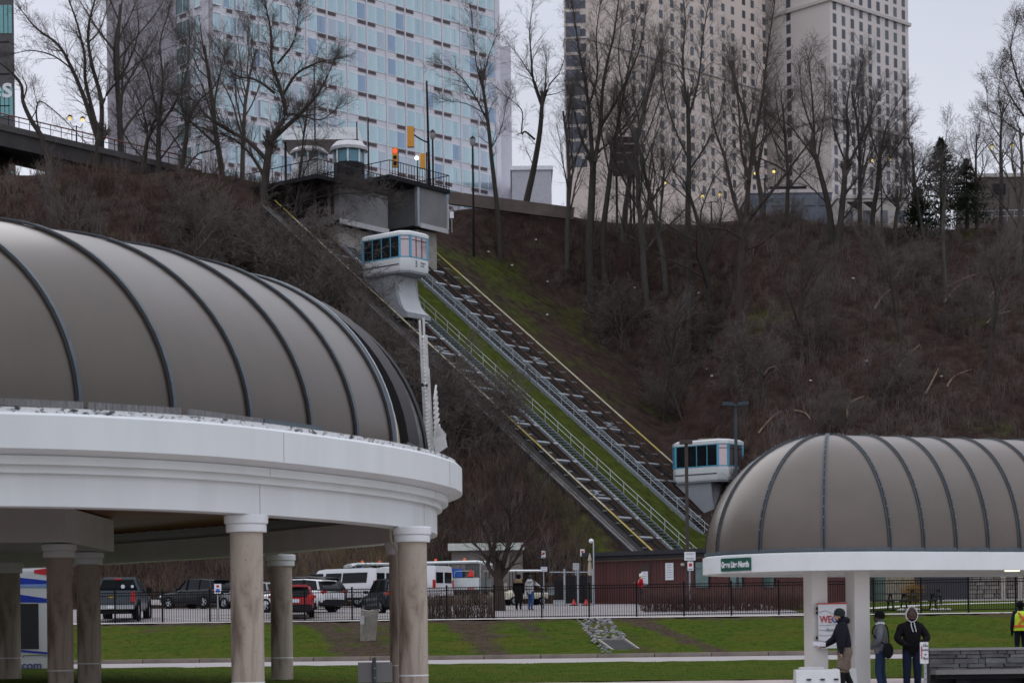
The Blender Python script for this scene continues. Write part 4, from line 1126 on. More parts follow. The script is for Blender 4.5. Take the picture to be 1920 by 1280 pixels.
m = MB(); axis_box(m, oA, .6, 5, .3, 4.4, za0-4, za0-.3); part('pier', m, M_conc, st)
m = MB(); axis_box(m, oA, 5.5, 6, -2.5, -.2, za0-1, za1); part('back_wall', m, M_dark, st)
for (o, n0, n1, zt_, a0, a1) in ((oB, -3.5, 3.15, zb1+.32, -.15, 7), (oA, -2.5, 4.95, za1+.3, -.15, 7)):
    k = n0
    while k <= n1+.01:
        m = MB(); p = o+TDH*a0+TN*k; m.tube([(p.x, p.y, zt_), (p.x, p.y, zt_+1.05)], .022, 4); part('railing_post', m, M_black, st); k += (n1-n0)/22
    for hh in (1.05, .12):
        m = MB(); p0_, p1_ = o+TDH*a0+TN*n0, o+TDH*a0+TN*n1; m.tube([(p0_.x, p0_.y, zt_+hh), (p1_.x, p1_.y, zt_+hh)], .035, 5); part('railing', m, M_black, st)
    for nn in (n0, n1):
        m = MB(); p0_, p1_ = o+TDH*a0+TN*nn, o+TDH*a1+TN*nn; m.tube([(p0_.x, p0_.y, zt_+1.05), (p1_.x, p1_.y, zt_+1.05)], .035, 5); part('railing', m, M_black, st)
        for k in range(8):
            m = MB(); p = o+TDH*(a0+(a1-a0)*k/8)+TN*nn; m.tube([(p.x, p.y, zt_), (p.x, p.y, zt_+1.05)], .022, 4); part('railing_post', m, M_black, st)
# small kiosks with domed white roofs on top
def kiosk(label, px, pyb, pyt, w, D, wallm):
    c = P(px, pyb, D); h = P(px, pyt, D).z-c.z; t = thing('kiosk', label, 'kiosk', c); r = w/2
    m = MB(); m.lathe([(r*.9, -.8), (r*.9, .9)], c, 8); part('wall', m, wallm, t)
    m = MB(); m.lathe([(r*.86, .9), (r*.86, h*.72)], c, 8); part('glazing', m, mat('kiosk_glass', (.10, .24, .30), .12, metal=.3), t)
    for k in range(8):
        a = 2*math.pi*k/8; m = MB(); m.bx(c.x+r*.9*math.cos(a)-.06, c.x+r*.9*math.cos(a)+.06, c.y+r*.9*math.sin(a)-.06, c.y+r*.9*math.sin(a)+.06, c.z+.85, c.z+h*.73); part('post', m, M_white, t)
    m = MB(); m.lathe([(r*1.08, h*.70), (r*1.1, h*.78), (r*.8, h*.95), (r*.3, h), (.01, h)], c, 16); part('roof', m, mat('kiosk_roof', (.50, .50, .52), .5), t)
kiosk('blue windowed kiosk with white domed roof left above the upper station', 580, 322, 277, 2.7, 152, M_white)
kiosk('taller dark kiosk with pale roof above the upper station', 655, 330, 265, 2.6, 150, M_dark)
cn = thing('entrance_canopy', 'white flat canopy in front of the hotel above the upper station', 'canopy', P(600, 260, 190))
m = MB(); a, b = P(528, 240, 190), P(672, 247, 190); m.bx(a.x, b.x, 190, 196, b.z-.7, a.z); part('canopy_roof', m, M_white, cn)
for px in (535, 592, 640, 668):
    c = P(px, 262, 191); m = MB(); m.tube([(c.x, 191, 33), (c.x, 191, a.z-.7)], .12, 6); part('post', m, M_dark, cn)

# ------------------------------------------------------------------ lamps and signals on the hilltop
M_lampg = mat_emit('lamp_globe', (1.0, .76, .25), 1.1)
M_lampo = mat('lamp_globe_off', (.30, .31, .33), .3)
def twin_lamp(px0, py0, px1, py1, D, label, lit=True):
    a, b = P(px0, py0, D), P(px1, py1, D); c = (a+b)/2; zg = TZ(c.x, D)
    t = thing('street_lamp', label, 'street lamp', (c.x, D, zg), 0, 'twin globe street lamps along the hilltop')
    m = MB(); m.tube([(c.x, D, zg), (c.x, D, c.z-.5)], [.09, .05], 8); part('pole', m, M_black, t)
    m = MB(); m.tube(bez([(a.x, D, a.z-.28), (a.x*.6+c.x*.4, D, a.z-.6), (c.x, D, c.z-.55), (b.x*.6+c.x*.4, D, b.z-.6), (b.x, D, b.z-.28)], 4), .03, 6); part('arm', m, M_black, t)
    for q_ in (a, b):
        m = MB(); m.sphere((0, 0, 0), .14, 12, 8); m.v = [(x+q_.x, y+D, z+q_.z) for x, y, z in m.v]; part('globe', m, M_lampg if lit else M_lampo, t)
        m = MB(); m.lathe([(.2, .1), (.14, .22), (.02, .28)], q_, 10); part('lamp_cap', m, M_black, t)
for (x0, y0, x1, y1, lb) in ((131, 222, 155, 225, 'lit twin lamp rising above the red bridge railing at far left'), (1216, 343, 1246, 343, 'lit twin lamp in front of the left beige tower'),
    (1416, 325, 1451, 322, 'lit twin lamp between the two beige towers'), (1317, 368, 1350, 365, 'low lit twin lamp left of the blue grey building'),
    (1636, 301, 1668, 298, 'lit twin lamp in front of the pale right tower'), (1860, 276, 1898, 273, 'lit twin lamp at far right near the crown of a bare tree')):
    twin_lamp(x0, y0, x1, y1, 170 if x0 > 400 else 151, lb)
def lantern(px, pyt, label, D=158):
    a = P(px, pyt, D); zg = TZ(a.x, D)
    t = thing('street_lamp', label, 'street lamp', (a.x, D, zg), 0, 'black lantern lamps on the hilltop')
    m = MB(); m.tube([(a.x, D, zg), (a.x, D, a.z-.55)], [.11, .07], 8); part('pole', m, M_black, t)
    m = MB(); m.lathe([(.08, -.6), (.2, -.45), (.24, -.05), (.06, .05)], a, 8); part('lantern', m, M_lampo, t)
    m = MB(); m.lathe([(.26, -.06), (.2, .05), (.03, .22)], a, 8); part('lamp_cap', m, M_black, t)
lantern(811, 248, 'black lantern lamp post beside the tall traffic signal pole'); lantern(886, 260, 'black lantern lamp post right of the upper station')
M_sig = mat('signal_yellow', (.62, .27, .02), .5, var=.08)
D = 155
t = thing('traffic_signal', 'tall black signal pole with arm and yellow signal head above the station', 'traffic signal', (P(802, 330, D).x, D, 34))
a, b = P(806, 330, D), P(800, 152, D); m = MB(); m.tube([(a.x, D, 33.5), b], [.14, .07], 8); part('pole', m, M_black, t)
m = MB(); m.tube(bez([P(804, 268, D), P(790, 262, D), P(775, 252, D)], 5), .06, 6); part('arm', m, M_black, t)
c = P(770, 257, D); m = MB(); m.bx(c.x-.26, c.x+.26, D-.2, D+.2, c.z-.8, c.z+.8); part('signal_head', m, M_sig, t)
for k in range(3):
    m = MB(); m.lathe([(.13, -.28), (.13, 0)], (c.x-.1, D-.15, c.z-.5+.5*k), 10, 0, Matrix.Rotation(R(90), 3, 'X')); part('visor', m, M_black, t)
t = thing('traffic_signal', 'yellow traffic signal showing red, left end of the station railing', 'traffic signal', (P(746, 340, D).x, D, 34))
c = P(741, 297, D); m = MB(); m.tube([(c.x+.22, D, 33.5), (c.x+.22, D, c.z+.5)], .05, 6); part('pole', m, M_black, t)
m = MB(); m.bx(c.x-.22, c.x+.22, D-.35, D-.05, c.z-.75, c.z+.75); part('signal_head', m, M_sig, t)
for k, mm in enumerate((M_dark, M_dark, mat_emit('red_light', (1.0, .06, .03), 1.6))):
    m = MB(); m.lathe([(.15, -.04), (.15, .04)], (c.x, D-.37, c.z-.48+.48*k), 12, 0, Matrix.Rotation(R(90), 3, 'X')); part('signal_lens', m, mm, t)
t = thing('traffic_signal', 'small yellow signal head seen edge on, low beside the lantern lamp', 'traffic signal', (P(795, 320, D).x, D, 34))
c = P(793, 305, D); m = MB(); m.bx(c.x-.2, c.x+.2, D-.5, D-.2, c.z-.55, c.z+.6, ); part('signal_head', m, M_sig, t)
m = MB(); m.tube([(c.x+.3, D-.35, 33.5), (c.x+.3, D-.35, c.z+.7)], .05, 6); part('pole', m, M_black, t)
t = thing('flood_lamp', 'white lit lamp left of the low yellow signal at the station', 'lamp', (P(783, 320, D).x, D-.6, 34)); c = P(782, 300, D)
m = MB(); m.sphere((c.x, D-.6, c.z), .16, 10, 8); part('globe', m, mat_emit('white_lamp', (1, .95, .85), 2.2), t); m = MB(); m.tube([(c.x+.1, D-.5, 33.5), (c.x+.05, D-.5, c.z)], .04, 6); part('pole', m, M_black, t)
for px, pt, lb in ((690, 220, 'thin dark flagless pole left of the red traffic signal'), (669, 228, 'short dark mast at the taller kiosk'), (589, 120, 'tall thin dark pole in front of the hotel among branches')):
    a = P(px, pt, 156); m = MB(); m.tube([(a.x, 156, 33.5), a], [.08, .05], 6); single('mast', m, M_black, lb, 'pole')
# dark hanging sign board among the trees
sb = thing('sign_board', 'dark maroon sign board among the tall trees in front of the left beige tower', 'sign', P(1172, 340, 165))
a, b = P(1148, 258, 165), P(1196, 330, 165); m = MB(); m.bx(a.x, b.x, 164.8, 165.1, b.z, a.z); part('board', m, mat('board_maroon', (.06, .025, .03), .6, var=.2), sb)
for k in range(3):
    m = MB(); zz = a.z-.55-.75*k; m.bx(a.x+.25, b.x-.25, 164.74, 164.79, zz-.10, zz+.02); part('trim_strip', m, M_corn, sb)
for px in (1156, 1188):
    c = P(px, 330, 165.2); m = MB(); m.tube([(c.x, 165.2, 33), (c.x, 165.2, a.z)], .1, 6); part('post', m, M_dark, sb)
# crest railing on the right and a low wall
rl = thing('railing', 'pale metal railing along the hilltop at the far right', 'railing', P(1885, 415, 158))
for k in range(14):
    c = P(1790+k*14, 418-k*.3, 158.5); m = MB(); m.tube([c, c+Vector((0, 0, .9))], .03, 4); part('railing_post', m, M_galv, rl)
for hh in (.9, .45):
    a, b = P(1790, 418, 158.5), P(1972, 414, 158.5); m = MB(); m.tube([a+Vector((0, 0, hh)), b+Vector((0, 0, hh))], .03, 4); part('rail', m, M_galv, rl)
wl_ = MB(); a, b = P(842, 362, 161), P(1075, 392, 163); wl_.beam(a+Vector((0, 0, -.4)), b+Vector((0, 0, -.4)), .4, 1.0)
single('retaining_wall', wl_, mat('crest_wall', (.13, .105, .095), .9, var=.25, scale=.8), 'low brownish wall along the hill crest right of the station', 'wall')
sn = thing('notice_sign', 'small white notice at the right side of the station platform', 'sign', P(848, 410, 147)); c = P(847, 403, 147)
m = MB(); m.bx(c.x-.15, c.x+.15, 146.9, 146.95, c.z-.25, c.z+.22); part('panel', m, M_sign, sn); m = MB(); m.tube([(c.x, 147, c.z-1.3), (c.x, 147, c.z+.1)], .03, 5); part('post', m, M_galv, sn)
# ------------------------------------------------------------------ bare trees and brush
def bark(name, col, v=.3): return mat(name, col, .9, var=v, scale=2.2, bump=.3, stretch=(3, 3, .6), spec=.2)
M_bark = bark('bark_dark', (.048, .040, .036)); M_bark2 = bark('bark_grey', (.075, .066, .060)); M_bark3 = bark('bark_brown', (.050, .038, .032))
M_twig = mat('twig_dark', (.080, .067, .062), .9, var=.25, scale=.6, spec=.2); M_twig2 = mat('twig_grey', (.115, .098, .092), .9, var=.3, scale=.6, spec=.2)

M_twig4 = mat('twig_pale', (.118, .098, .090), .9, var=.3, scale=.6)
M_twig3 = mat('twig_brown', (.042, .030, .026), .9, var=.3, scale=.6)
class Tubes:
    """fast collection of thin tubes"""
    def __init__(s): s.v = []; s.f = []
    def add(s, pts, rad, sides=3):
        o = len(s.v); n = len(pts)
        cs = [(math.cos(2*math.pi*k/sides), math.sin(2*math.pi*k/sides)) for k in range(sides)]
        for i in range(n):
            p = pts[i]; a = pts[max(i-1, 0)]; b = pts[min(i+1, n-1)]
            dx, dy, dz = b[0]-a[0], b[1]-a[1], b[2]-a[2]; L = math.sqrt(dx*dx+dy*dy+dz*dz) or 1
            dx /= L; dy /= L; dz /= L
            if abs(dz) < .9: ux, uy, uz = -dy, dx, 0.0
            else: ux, uy, uz = 0.0, -dz, dy
            l2 = math.sqrt(ux*ux+uy*uy+uz*uz) or 1; ux /= l2; uy /= l2; uz /= l2
            wx, wy, wz = dy*uz-dz*uy, dz*ux-dx*uz, dx*uy-dy*ux
            r = rad[i]
            for c, q_ in cs: s.v.append((p[0]+(ux*c+wx*q_)*r, p[1]+(uy*c+wy*q_)*r, p[2]+(uz*c+wz*q_)*r))
        tip = sides == 3
        if tip:
            del s.v[-3:]; p = pts[-1]; s.v.append((p[0], p[1], p[2]))
        for i in range(n-1):
            for k in range(sides):
                k2 = (k+1) % sides
                if tip and i == n-2: s.f.append((o+i*sides+k, o+i*sides+k2, o+(n-1)*sides))
                else: s.f.append((o+i*sides+k, o+i*sides+k2, o+(i+1)*sides+k2, o+(i+1)*sides+k))
    def mesh(s, name, m):
        me = bpy.data.meshes.new(name); me.from_pydata(s.v, [], s.f); me.materials.append(m)
        me.polygons.foreach_set('use_smooth', [True]*len(me.polygons)); me.update(); return me

def rdir(rg, d, ang):
    """a direction about ang away from d"""
    d = d.normalized(); o = d.orthogonal().normalized(); o = Matrix.Rotation(rg.uniform(0, 2*math.pi), 3, d) @ o
    return (d*math.cos(ang)+o*math.sin(ang)).normalized()
def grow(rg, T, C, p, d, L, r, lev, prm):
    """one branch and everything it carries; thick wood goes to T, thin to C"""
    nseg = 5 if lev == 0 else (4 if lev == 1 else 3 if lev == 2 else 2)
    pts = [p]; rad = [r]; dirs = [d]; q_ = p; dd = d
    wob = prm['wob']*(.5 if lev == 0 else 1)
    for i in range(nseg):
        dd = (dd+Vector((rg.gauss(0, wob), rg.gauss(0, wob), rg.gauss(0, wob*.6)))+Vector((0, 0, prm['up']*(.5 if lev < 2 else 1)))).normalized()
        q_ = q_+dd*(L/nseg); pts.append(q_); dirs.append(dd); rad.append(max(prm['rmin'], r*(1-(i+1)/nseg*(.62 if lev == 0 else .75))))
    (T if (lev <= 1 and r > .05) else C).add(pts, rad, 7 if r > .12 else 5 if r > .05 else 3)
    if lev >= prm['depth']: return
    n = prm['n'][lev]
    for i in range(n):
        f = prm['f0'][lev]+(1-prm['f0'][lev])*((i+rg.random())/n)
        x = f*nseg; k = min(int(x), nseg-1); t = x-k
        pp = pts[k].lerp(pts[k+1], t); bd = dirs[k+1]
        a = rg.uniform(*prm['ang'][lev]); nd = rdir(rg, bd, a)
        if lev == 0 and nd.z < .1: nd.z = abs(nd.z)+.15; nd.normalize()
        rr = max(prm['rmin'], (rad[k]*(1-t)+rad[k+1]*t)*(rg.uniform(.42, .62) if lev < 2 else rg.uniform(.35, .6)))
        LL = L*rg.uniform(*prm['ls'][lev])*(1.15-.55*f)
        grow(rg, T, C, pp, nd, LL, rr, lev+1, prm)
PRM = dict(wob=.13, up=.06, rmin=.006, depth=4, n=[10, 8, 7, 5], f0=[.30, .25, .2, .15], ang=[(.45, .85), (.4, .95), (.4, 1.0), (.4, 1.0)], ls=[(.42, .62), (.38, .62), (.42, .68), (.45, .8)])
def tree_proto(seed, H, r, lean=0, **kw):
    rg = random.Random(seed); prm = dict(PRM); prm.update(kw); T, C = Tubes(), Tubes()
    grow(rg, T, C, Vector((0, 0, -.4)), Vector((lean, rg.gauss(0, .04), 1)).normalized(), H, r, 0, prm)
    return T, C
def tree_thing(label, T, C, loc, mb_, mt, group=None, rz=0, world=False):
    t = thing('bare_tree', label, 'tree', loc, rz, group)
    if world:
        for X_ in (T, C): X_.v = [(x-loc[0], y-loc[1], z-loc[2]) for x, y, z in X_.v]
    part('trunk', T.mesh('trunk', mb_), None, t); part('crown', C.mesh('crown', mt), None, t); return t

def guided(label, D, limbs, seed, dens=1.0, mb_=None, mt=None, prm=None, tw=1.0, spread=1.5):
    """a tree whose limbs follow the photograph; twigs grow from them"""
    rg = random.Random(seed); T, C = Tubes(), Tubes(); pr = dict(PRM); pr.update(dict(depth=4)); 
    if prm: pr.update(prm)
    base = None
    for li, (pts, r0, r1) in enumerate(limbs):
        off = 0 if li == 0 else rg.uniform(-spread, spread)
        cv_ = [P(x, y, D+off*i/max(1, len(pts)-1)) for i, (x, y) in enumerate(pts)]
        cv_ = bez(cv_, 4)
        r0 *= .76; r1 *= .75; n = len(cv_); rad = [r0+(r1-r0)*i/(n-1) for i in range(n)]
        if base is None:
            base = cv_[0].copy(); zg = TZ(base.x, base.y)
            if base.z > zg-.2: cv_.insert(0, Vector((base.x, base.y, zg-.5))); rad.insert(0, r0*1.15); n += 1; base.z = zg
        T.add(cv_, rad, 8 if r0 > .12 else 6)
        Ll = sum((cv_[i+1]-cv_[i]).length for i in range(n-1))
        nb = int(Ll*3.0*dens) if li else int(Ll*.7*dens)
        for k in range(nb):
            f = (.5 if li == 0 else .15)+(.85 if li else .5)*(k+rg.random())/max(1, nb); f = min(f, .999); x = f*(n-1); i = int(x)
            p = cv_[i].lerp(cv_[i+1], x-i); d = (cv_[i+1]-cv_[i]).normalized()
            nd = rdir(rg, d, rg.uniform(.4, 1.0)); nd.z += .15; nd.normalize()
            rr = rad[i]*rg.uniform(.25, .5); L_ = rg.uniform(.9, 2.7)*tw*(1.1-.35*f)
            grow(rg, T, C, p, nd, L_, max(.012, min(rr, .045)), 2, pr)
        # the tip fans out
        for k in range(int(3*dens)+1): grow(rg, T, C, cv_[-1], rdir(rg, (cv_[-1]-cv_[-2]).normalized(), rg.uniform(.1, .5)), rg.uniform(1.0, 2.0)*tw, max(.016, r1), 2, pr)
    return tree_thing(label, T, C, base, mb_ or M_bark, mt or M_twig, world=True)

# --- trees drawn after the photograph
guided('bare tree with a broken crooked limb against the sky between hotel and beige tower', 163,
 [([(985, 430), (986, 385), (1000, 320), (1012, 250), (1016, 200)], .42, .22), ([(1003, 262), (985, 247), (978, 250), (980, 215), (973, 200), (955, 185)], .12, .04),
  ([(1016, 200), (1003, 155), (985, 125), (965, 95)], .14, .03), ([(1016, 200), (1000, 150), (996, 105), (993, 60), (998, 15)], .16, .03), ([(1017, 200), (1022, 160), (1025, 115)], .11, .03),
  ([(1018, 195), (1030, 160), (1048, 138), (1058, 110)], .13, .03), ([(1018, 180), (1045, 175), (1065, 165)], .07, .02)], 3, .75)
guided('bare tree forking low against the white sky at far left, above the red bridge railing', 149,
 [([(182, 330), (185, 280), (187, 262)], .55, .42), ([(184, 265), (160, 190), (135, 130), (110, 85), (70, 55), (40, 20)], .26, .04), ([(187, 262), (175, 215), (160, 150), (158, 100), (140, 30), (120, -20)], .24, .05),
  ([(189, 262), (190, 190), (172, 120), (165, 60), (178, 0), (190, -30)], .26, .05), ([(190, 200), (205, 170), (235, 140), (262, 115)], .16, .04), ([(135, 130), (100, 105), (60, 95), (30, 100)], .1, .03), ([(165, 80), (185, 60), (200, 20)], .09, .03)], 5, 1.1)
guided('leaning bare tree with a bent trunk at the left edge, low over the bridge', 148,
 [([(98, 330), (80, 262), (58, 225), (43, 190), (40, 160), (20, 135), (-10, 110)], .30, .07), ([(43, 190), (50, 165), (45, 150)], .1, .03), ([(75, 250), (68, 215), (75, 190), (110, 215), (140, 245), (155, 262)], .1, .03), ([(58, 225), (70, 200), (66, 180)], .07, .02)], 7, .8)
guided('big spreading bare tree in front of the hotel left of the upper station', 141,
 [([(492, 520), (492, 440), (496, 350), (503, 290)], .46, .34), ([(503, 290), (512, 255), (535, 215), (525, 165), (510, 120), (508, 60), (500, 20)], .30, .05), ([(510, 262), (545, 230), (580, 195), (600, 170), (625, 120)], .24, .05),
  ([(530, 180), (555, 140), (590, 120), (620, 112)], .15, .04), ([(500, 300), (465, 265), (420, 240), (385, 215), (365, 190), (330, 175)], .22, .04), ([(495, 330), (470, 290), (440, 262), (410, 250)], .18, .05), ([(515, 175), (480, 150), (440, 140), (412, 95)], .14, .03),
  ([(520, 120), (550, 80), (560, 30)], .12, .03), ([(500, 360), (540, 340), (600, 335), (660, 350), (715, 372)], .13, .03), ([(498, 400), (540, 385), (620, 365), (690, 362)], .11, .03), ([(535, 215), (560, 215), (600, 225), (630, 205)], .1, .03), ([(548, 430), (556, 380), (566, 335), (580, 300)], .16, .05), ([(556, 380), (590, 360), (640, 352)], .08, .02)], 9, 1.9, M_bark)
guided('slender bare tree in front of the right half of the hotel', 160,
 [([(936, 440), (930, 370), (922, 300), (915, 230), (905, 160)], .28, .15), ([(915, 230), (890, 180), (860, 140), (830, 120)], .12, .03), ([(908, 180), (895, 130), (888, 80), (885, 40)], .10, .03), ([(905, 160), (915, 110), (930, 70)], .09, .03), ([(920, 280), (940, 240), (950, 190)], .08, .02), ([(912, 215), (875, 195), (840, 190)], .07, .02)], 13, 1.0)
guided('tall many stemmed bare tree at the left corner of the left beige tower', 159,
 [([(1108, 560), (1105, 470), (1108, 400), (1112, 320)], .50, .34), ([(1112, 320), (1108, 250), (1100, 170), (1085, 90), (1075, 20)], .26, .05), ([(1112, 320), (1125, 240), (1132, 150), (1150, 70), (1160, 0)], .25, .05), ([(1108, 300), (1090, 260), (1078, 215), (1070, 180)], .13, .04),
  ([(1125, 240), (1150, 200), (1175, 150), (1200, 90), (1210, 30)], .17, .04), ([(1104, 200), (1120, 140), (1118, 70), (1125, 10)], .14, .04), ([(1115, 290), (1150, 260), (1190, 210), (1220, 150)], .14, .03)], 15, 1.35)
guided('upright bare tree with slightly leaning trunk left of the dark sign board', 159,
 [([(1136, 560), (1130, 450), (1140, 360), (1148, 290)], .36, .22), ([(1148, 290), (1165, 200), (1180, 120), (1195, 40)], .18, .04), ([(1142, 320), (1128, 250), (1120, 190), (1105, 130)], .12, .03), ([(1150, 270), (1185, 230), (1215, 170), (1240, 120)], .12, .03), ([(1170, 180), (1160, 110), (1165, 40)], .09, .03)], 17, 1.2)
guided('tall bare tree between the dark sign board and the broad forked tree', 153,
 [([(1292, 470), (1290, 400), (1292, 300), (1290, 200)], .34, .2), ([(1290, 200), (1280, 120), (1285, 40), (1278, -20)], .14, .04), ([(1291, 220), (1310, 150), (1318, 70), (1330, 0)], .15, .04), ([(1292, 300), (1265, 240), (1245, 170), (1240, 110)], .12, .03), ([(1292, 320), (1325, 270), (1350, 210), (1360, 150)], .12, .03)], 19, 1.3)
guided('broad forked bare tree rooted mid slope with a thick straight trunk', 141,
 [([(1386, 640), (1388, 560), (1392, 470), (1398, 420)], .42, .32), ([(1398, 420), (1404, 340), (1415, 260), (1430, 180), (1440, 90), (1452, 10)], .26, .04), ([(1396, 430), (1375, 370), (1360, 300), (1340, 240), (1330, 180)], .22, .04), ([(1398, 420), (1430, 380), (1470, 330), (1500, 290), (1530, 250)], .2, .04),
  ([(1405, 340), (1390, 280), (1385, 200), (1372, 130)], .16, .04), ([(1394, 450), (1360, 430), (1320, 425), (1290, 410)], .12, .03), ([(1396, 470), (1430, 455), (1460, 430), (1480, 405)], .10, .03), ([(1415, 280), (1450, 240), (1475, 200)], .1, .03)], 21, 1.35, M_bark3)
guided('bare tree with fanned crown in front of the blank wall of the pale tower', 152,
 [([(1562, 470), (1556, 400), (1542, 340), (1528, 290)], .34, .22), ([(1528, 290), (1525, 220), (1520, 150), (1515, 110)], .14, .03), ([(1530, 300), (1500, 260), (1480, 235), (1455, 220)], .12, .03), ([(1533, 300), (1545, 220), (1548, 150)], .11, .03), ([(1525, 250), (1505, 190), (1500, 140)], .1, .03), ([(1550, 380), (1510, 340), (1480, 310)], .08, .03)], 23, 1.25)
guided('bare tree with wide crown in front of the window columns of the pale tower', 151,
 [([(1568, 560), (1570, 470), (1578, 400), (1584, 330)], .42, .26), ([(1584, 330), (1590, 260), (1588, 200), (1595, 150)], .2, .04), ([(1585, 320), (1615, 260), (1635, 210), (1650, 180)], .16, .03), ([(1580, 370), (1610, 330), (1640, 280), (1680, 230)], .15, .03), ([(1584, 300), (1565, 250), (1558, 190)], .11, .03), ([(1575, 420), (1600, 385), (1625, 340), (1660, 290)], .12, .03)], 25, 1.3)
guided('bare tree leaning right near the right corner of the pale tower', 153,
 [([(1640, 470), (1636, 410), (1645, 350), (1650, 290)], .30, .2), ([(1650, 290), (1665, 230), (1690, 180)], .12, .03), ([(1648, 300), (1630, 240), (1625, 190)], .11, .03), ([(1646, 330), (1680, 280), (1705, 240)], .1, .03), ([(1640, 400), (1668, 360), (1690, 310)], .08, .03)], 27, 1.2)
guided('small bare tree with low fork beside the dark conifers', 152,
 [([(1678, 440), (1680, 410), (1683, 390)], .22, .17), ([(1683, 390), (1660, 365), (1652, 340)], .1, .03), ([(1683, 390), (1690, 340), (1680, 290)], .1, .03), ([(1684, 395), (1705, 360), (1720, 320)], .08, .03)], 29, 1.1)
guided('tall thin bare tree with a pale straight trunk right of the conifers, rooted mid slope', 146,
 [([(1776, 650), (1772, 540), (1768, 440), (1770, 380)], .26, .15), ([(1770, 380), (1766, 320), (1775, 250)], .1, .03), ([(1770, 400), (1790, 340), (1800, 300)], .07, .02), ([(1769, 430), (1745, 380), (1738, 340)], .07, .02)], 31, .9, M_bark2)
guided('slim bare tree against the sky left of the right picture edge', 155,
 [([(1876, 440), (1877, 360), (1876, 280), (1878, 220)], .20, .11), ([(1878, 220), (1872, 170), (1880, 130)], .07, .02), ([(1877, 260), (1855, 220), (1850, 170)], .07, .02), ([(1877, 300), (1900, 260), (1912, 220)], .07, .02)], 33, 1.2)
guided('dense bare tree crown entering at the right picture edge', 150,
 [([(1945, 470), (1940, 380), (1935, 280), (1928, 200)], .34, .2), ([(1928, 200), (1905, 140), (1895, 90), (1905, 50)], .13, .03), ([(1930, 230), (1900, 190), (1880, 150)], .12, .03), ([(1932, 260), (1900, 240), (1870, 215)], .1, .03), ([(1930, 200), (1935, 120), (1925, 50)], .12, .03)], 35, 1.6)
guided('bare tree with several upright stems in front of the hotel end wall', 146,
 [([(303, 430), (300, 350), (297, 290), (298, 230)], .36, .2), ([(298, 230), (285, 170), (270, 120), (240, 80)], .14, .03), ([(298, 240), (330, 190), (350, 140), (355, 80)], .14, .03), ([(297, 280), (270, 240), (250, 190)], .11, .03), ([(298, 220), (305, 150), (300, 80), (315, 30)], .12, .03), ([(300, 300), (330, 260), (360, 225), (380, 205)], .1, .03)], 37, 1.4)
guided('bare tree left of the big spreading tree, over the lower end of the red railing', 145,
 [([(338, 440), (335, 360), (345, 290), (352, 230)], .30, .18), ([(352, 230), (372, 190), (400, 165), (420, 120)], .12, .03), ([(350, 240), (340, 180), (345, 120)], .1, .03), ([(345, 290), (320, 250), (300, 230)], .09, .03), ([(340, 330), (370, 290), (400, 280), (430, 250)], .09, .03)], 39, 1.4)
guided('bare tree just left of the hotel wall with a forked dark trunk over the bridge', 146,
 [([(272, 430), (268, 350), (270, 300), (278, 255)], .3, .18), ([(278, 255), (265, 200), (240, 150)], .12, .03), ([(278, 255), (300, 200), (310, 150)], .12, .03), ([(272, 300), (245, 270), (225, 235)], .09, .03)], 41, 1.2)
nt_ = guided('dark bare tree with low spreading limbs beside the parked tour tram and golf carts', 97,
 [([(938, 1150), (936, 1110), (934, 1085)], .36, .31), ([(934, 1085), (915, 1060), (920, 1030), (905, 985), (880, 950), (860, 920)], .16, .03), ([(936, 1085), (948, 1040), (958, 1000), (955, 950), (960, 900), (950, 860)], .2, .03), ([(938, 1085), (965, 1050), (985, 1015), (1010, 985), (1035, 970)], .14, .025),
  ([(934, 1080), (925, 1040), (930, 990), (925, 930), (905, 880)], .17, .03), ([(950, 1030), (975, 990), (1000, 950), (1015, 910)], .1, .02), ([(918, 1050), (890, 1020), (860, 1005), (840, 990)], .09, .02), ([(940, 1075), (960, 1060), (990, 1050)], .07, .02), ([(958, 980), (985, 930), (985, 880)], .09, .02)], 43, 1.25, M_bark3, M_twig3, dict(rmin=.004), .70, .9)

# --- more trees: prototypes and copies, standing among and behind the drawn ones
protos = [tree_proto(101, 13, .28), tree_proto(102, 15, .32, up=.10), tree_proto(103, 11, .22), tree_proto(104, 14, .26, up=.12, ang=[(.25, .6), (.3, .8), (.4, 1.0), (.4, 1.0)]), tree_proto(105, 9, .16), tree_proto(106, 5.5, .10, wob=.24, up=.03, rmin=.011, n=[15, 10, 6, 4], f0=[.08, .12, .15, .1], ang=[(.4, 1.0), (.5, 1.1), (.4, 1.1), (.4, 1.0)], ls=[(.55, .9), (.4, .7), (.42, .7), (.4, .7)]), tree_proto(107, 4.5, .09, wob=.28, up=-.02, rmin=.011, n=[14, 9, 6, 4], f0=[.05, .12, .15, .1], ang=[(.5, 1.2), (.5, 1.2), (.4, 1.1), (.4, 1.0)], ls=[(.6, 1.0), (.4, .7), (.42, .7), (.4, .7)])]
pobj = []
mats_t = [(M_bark, M_twig), (M_bark2, M_twig2), (M_bark3, M_twig), (M_bark2, M_twig), (M_bark, M_twig2), (M_bark2, M_twig4), (M_bark2, M_twig4)]
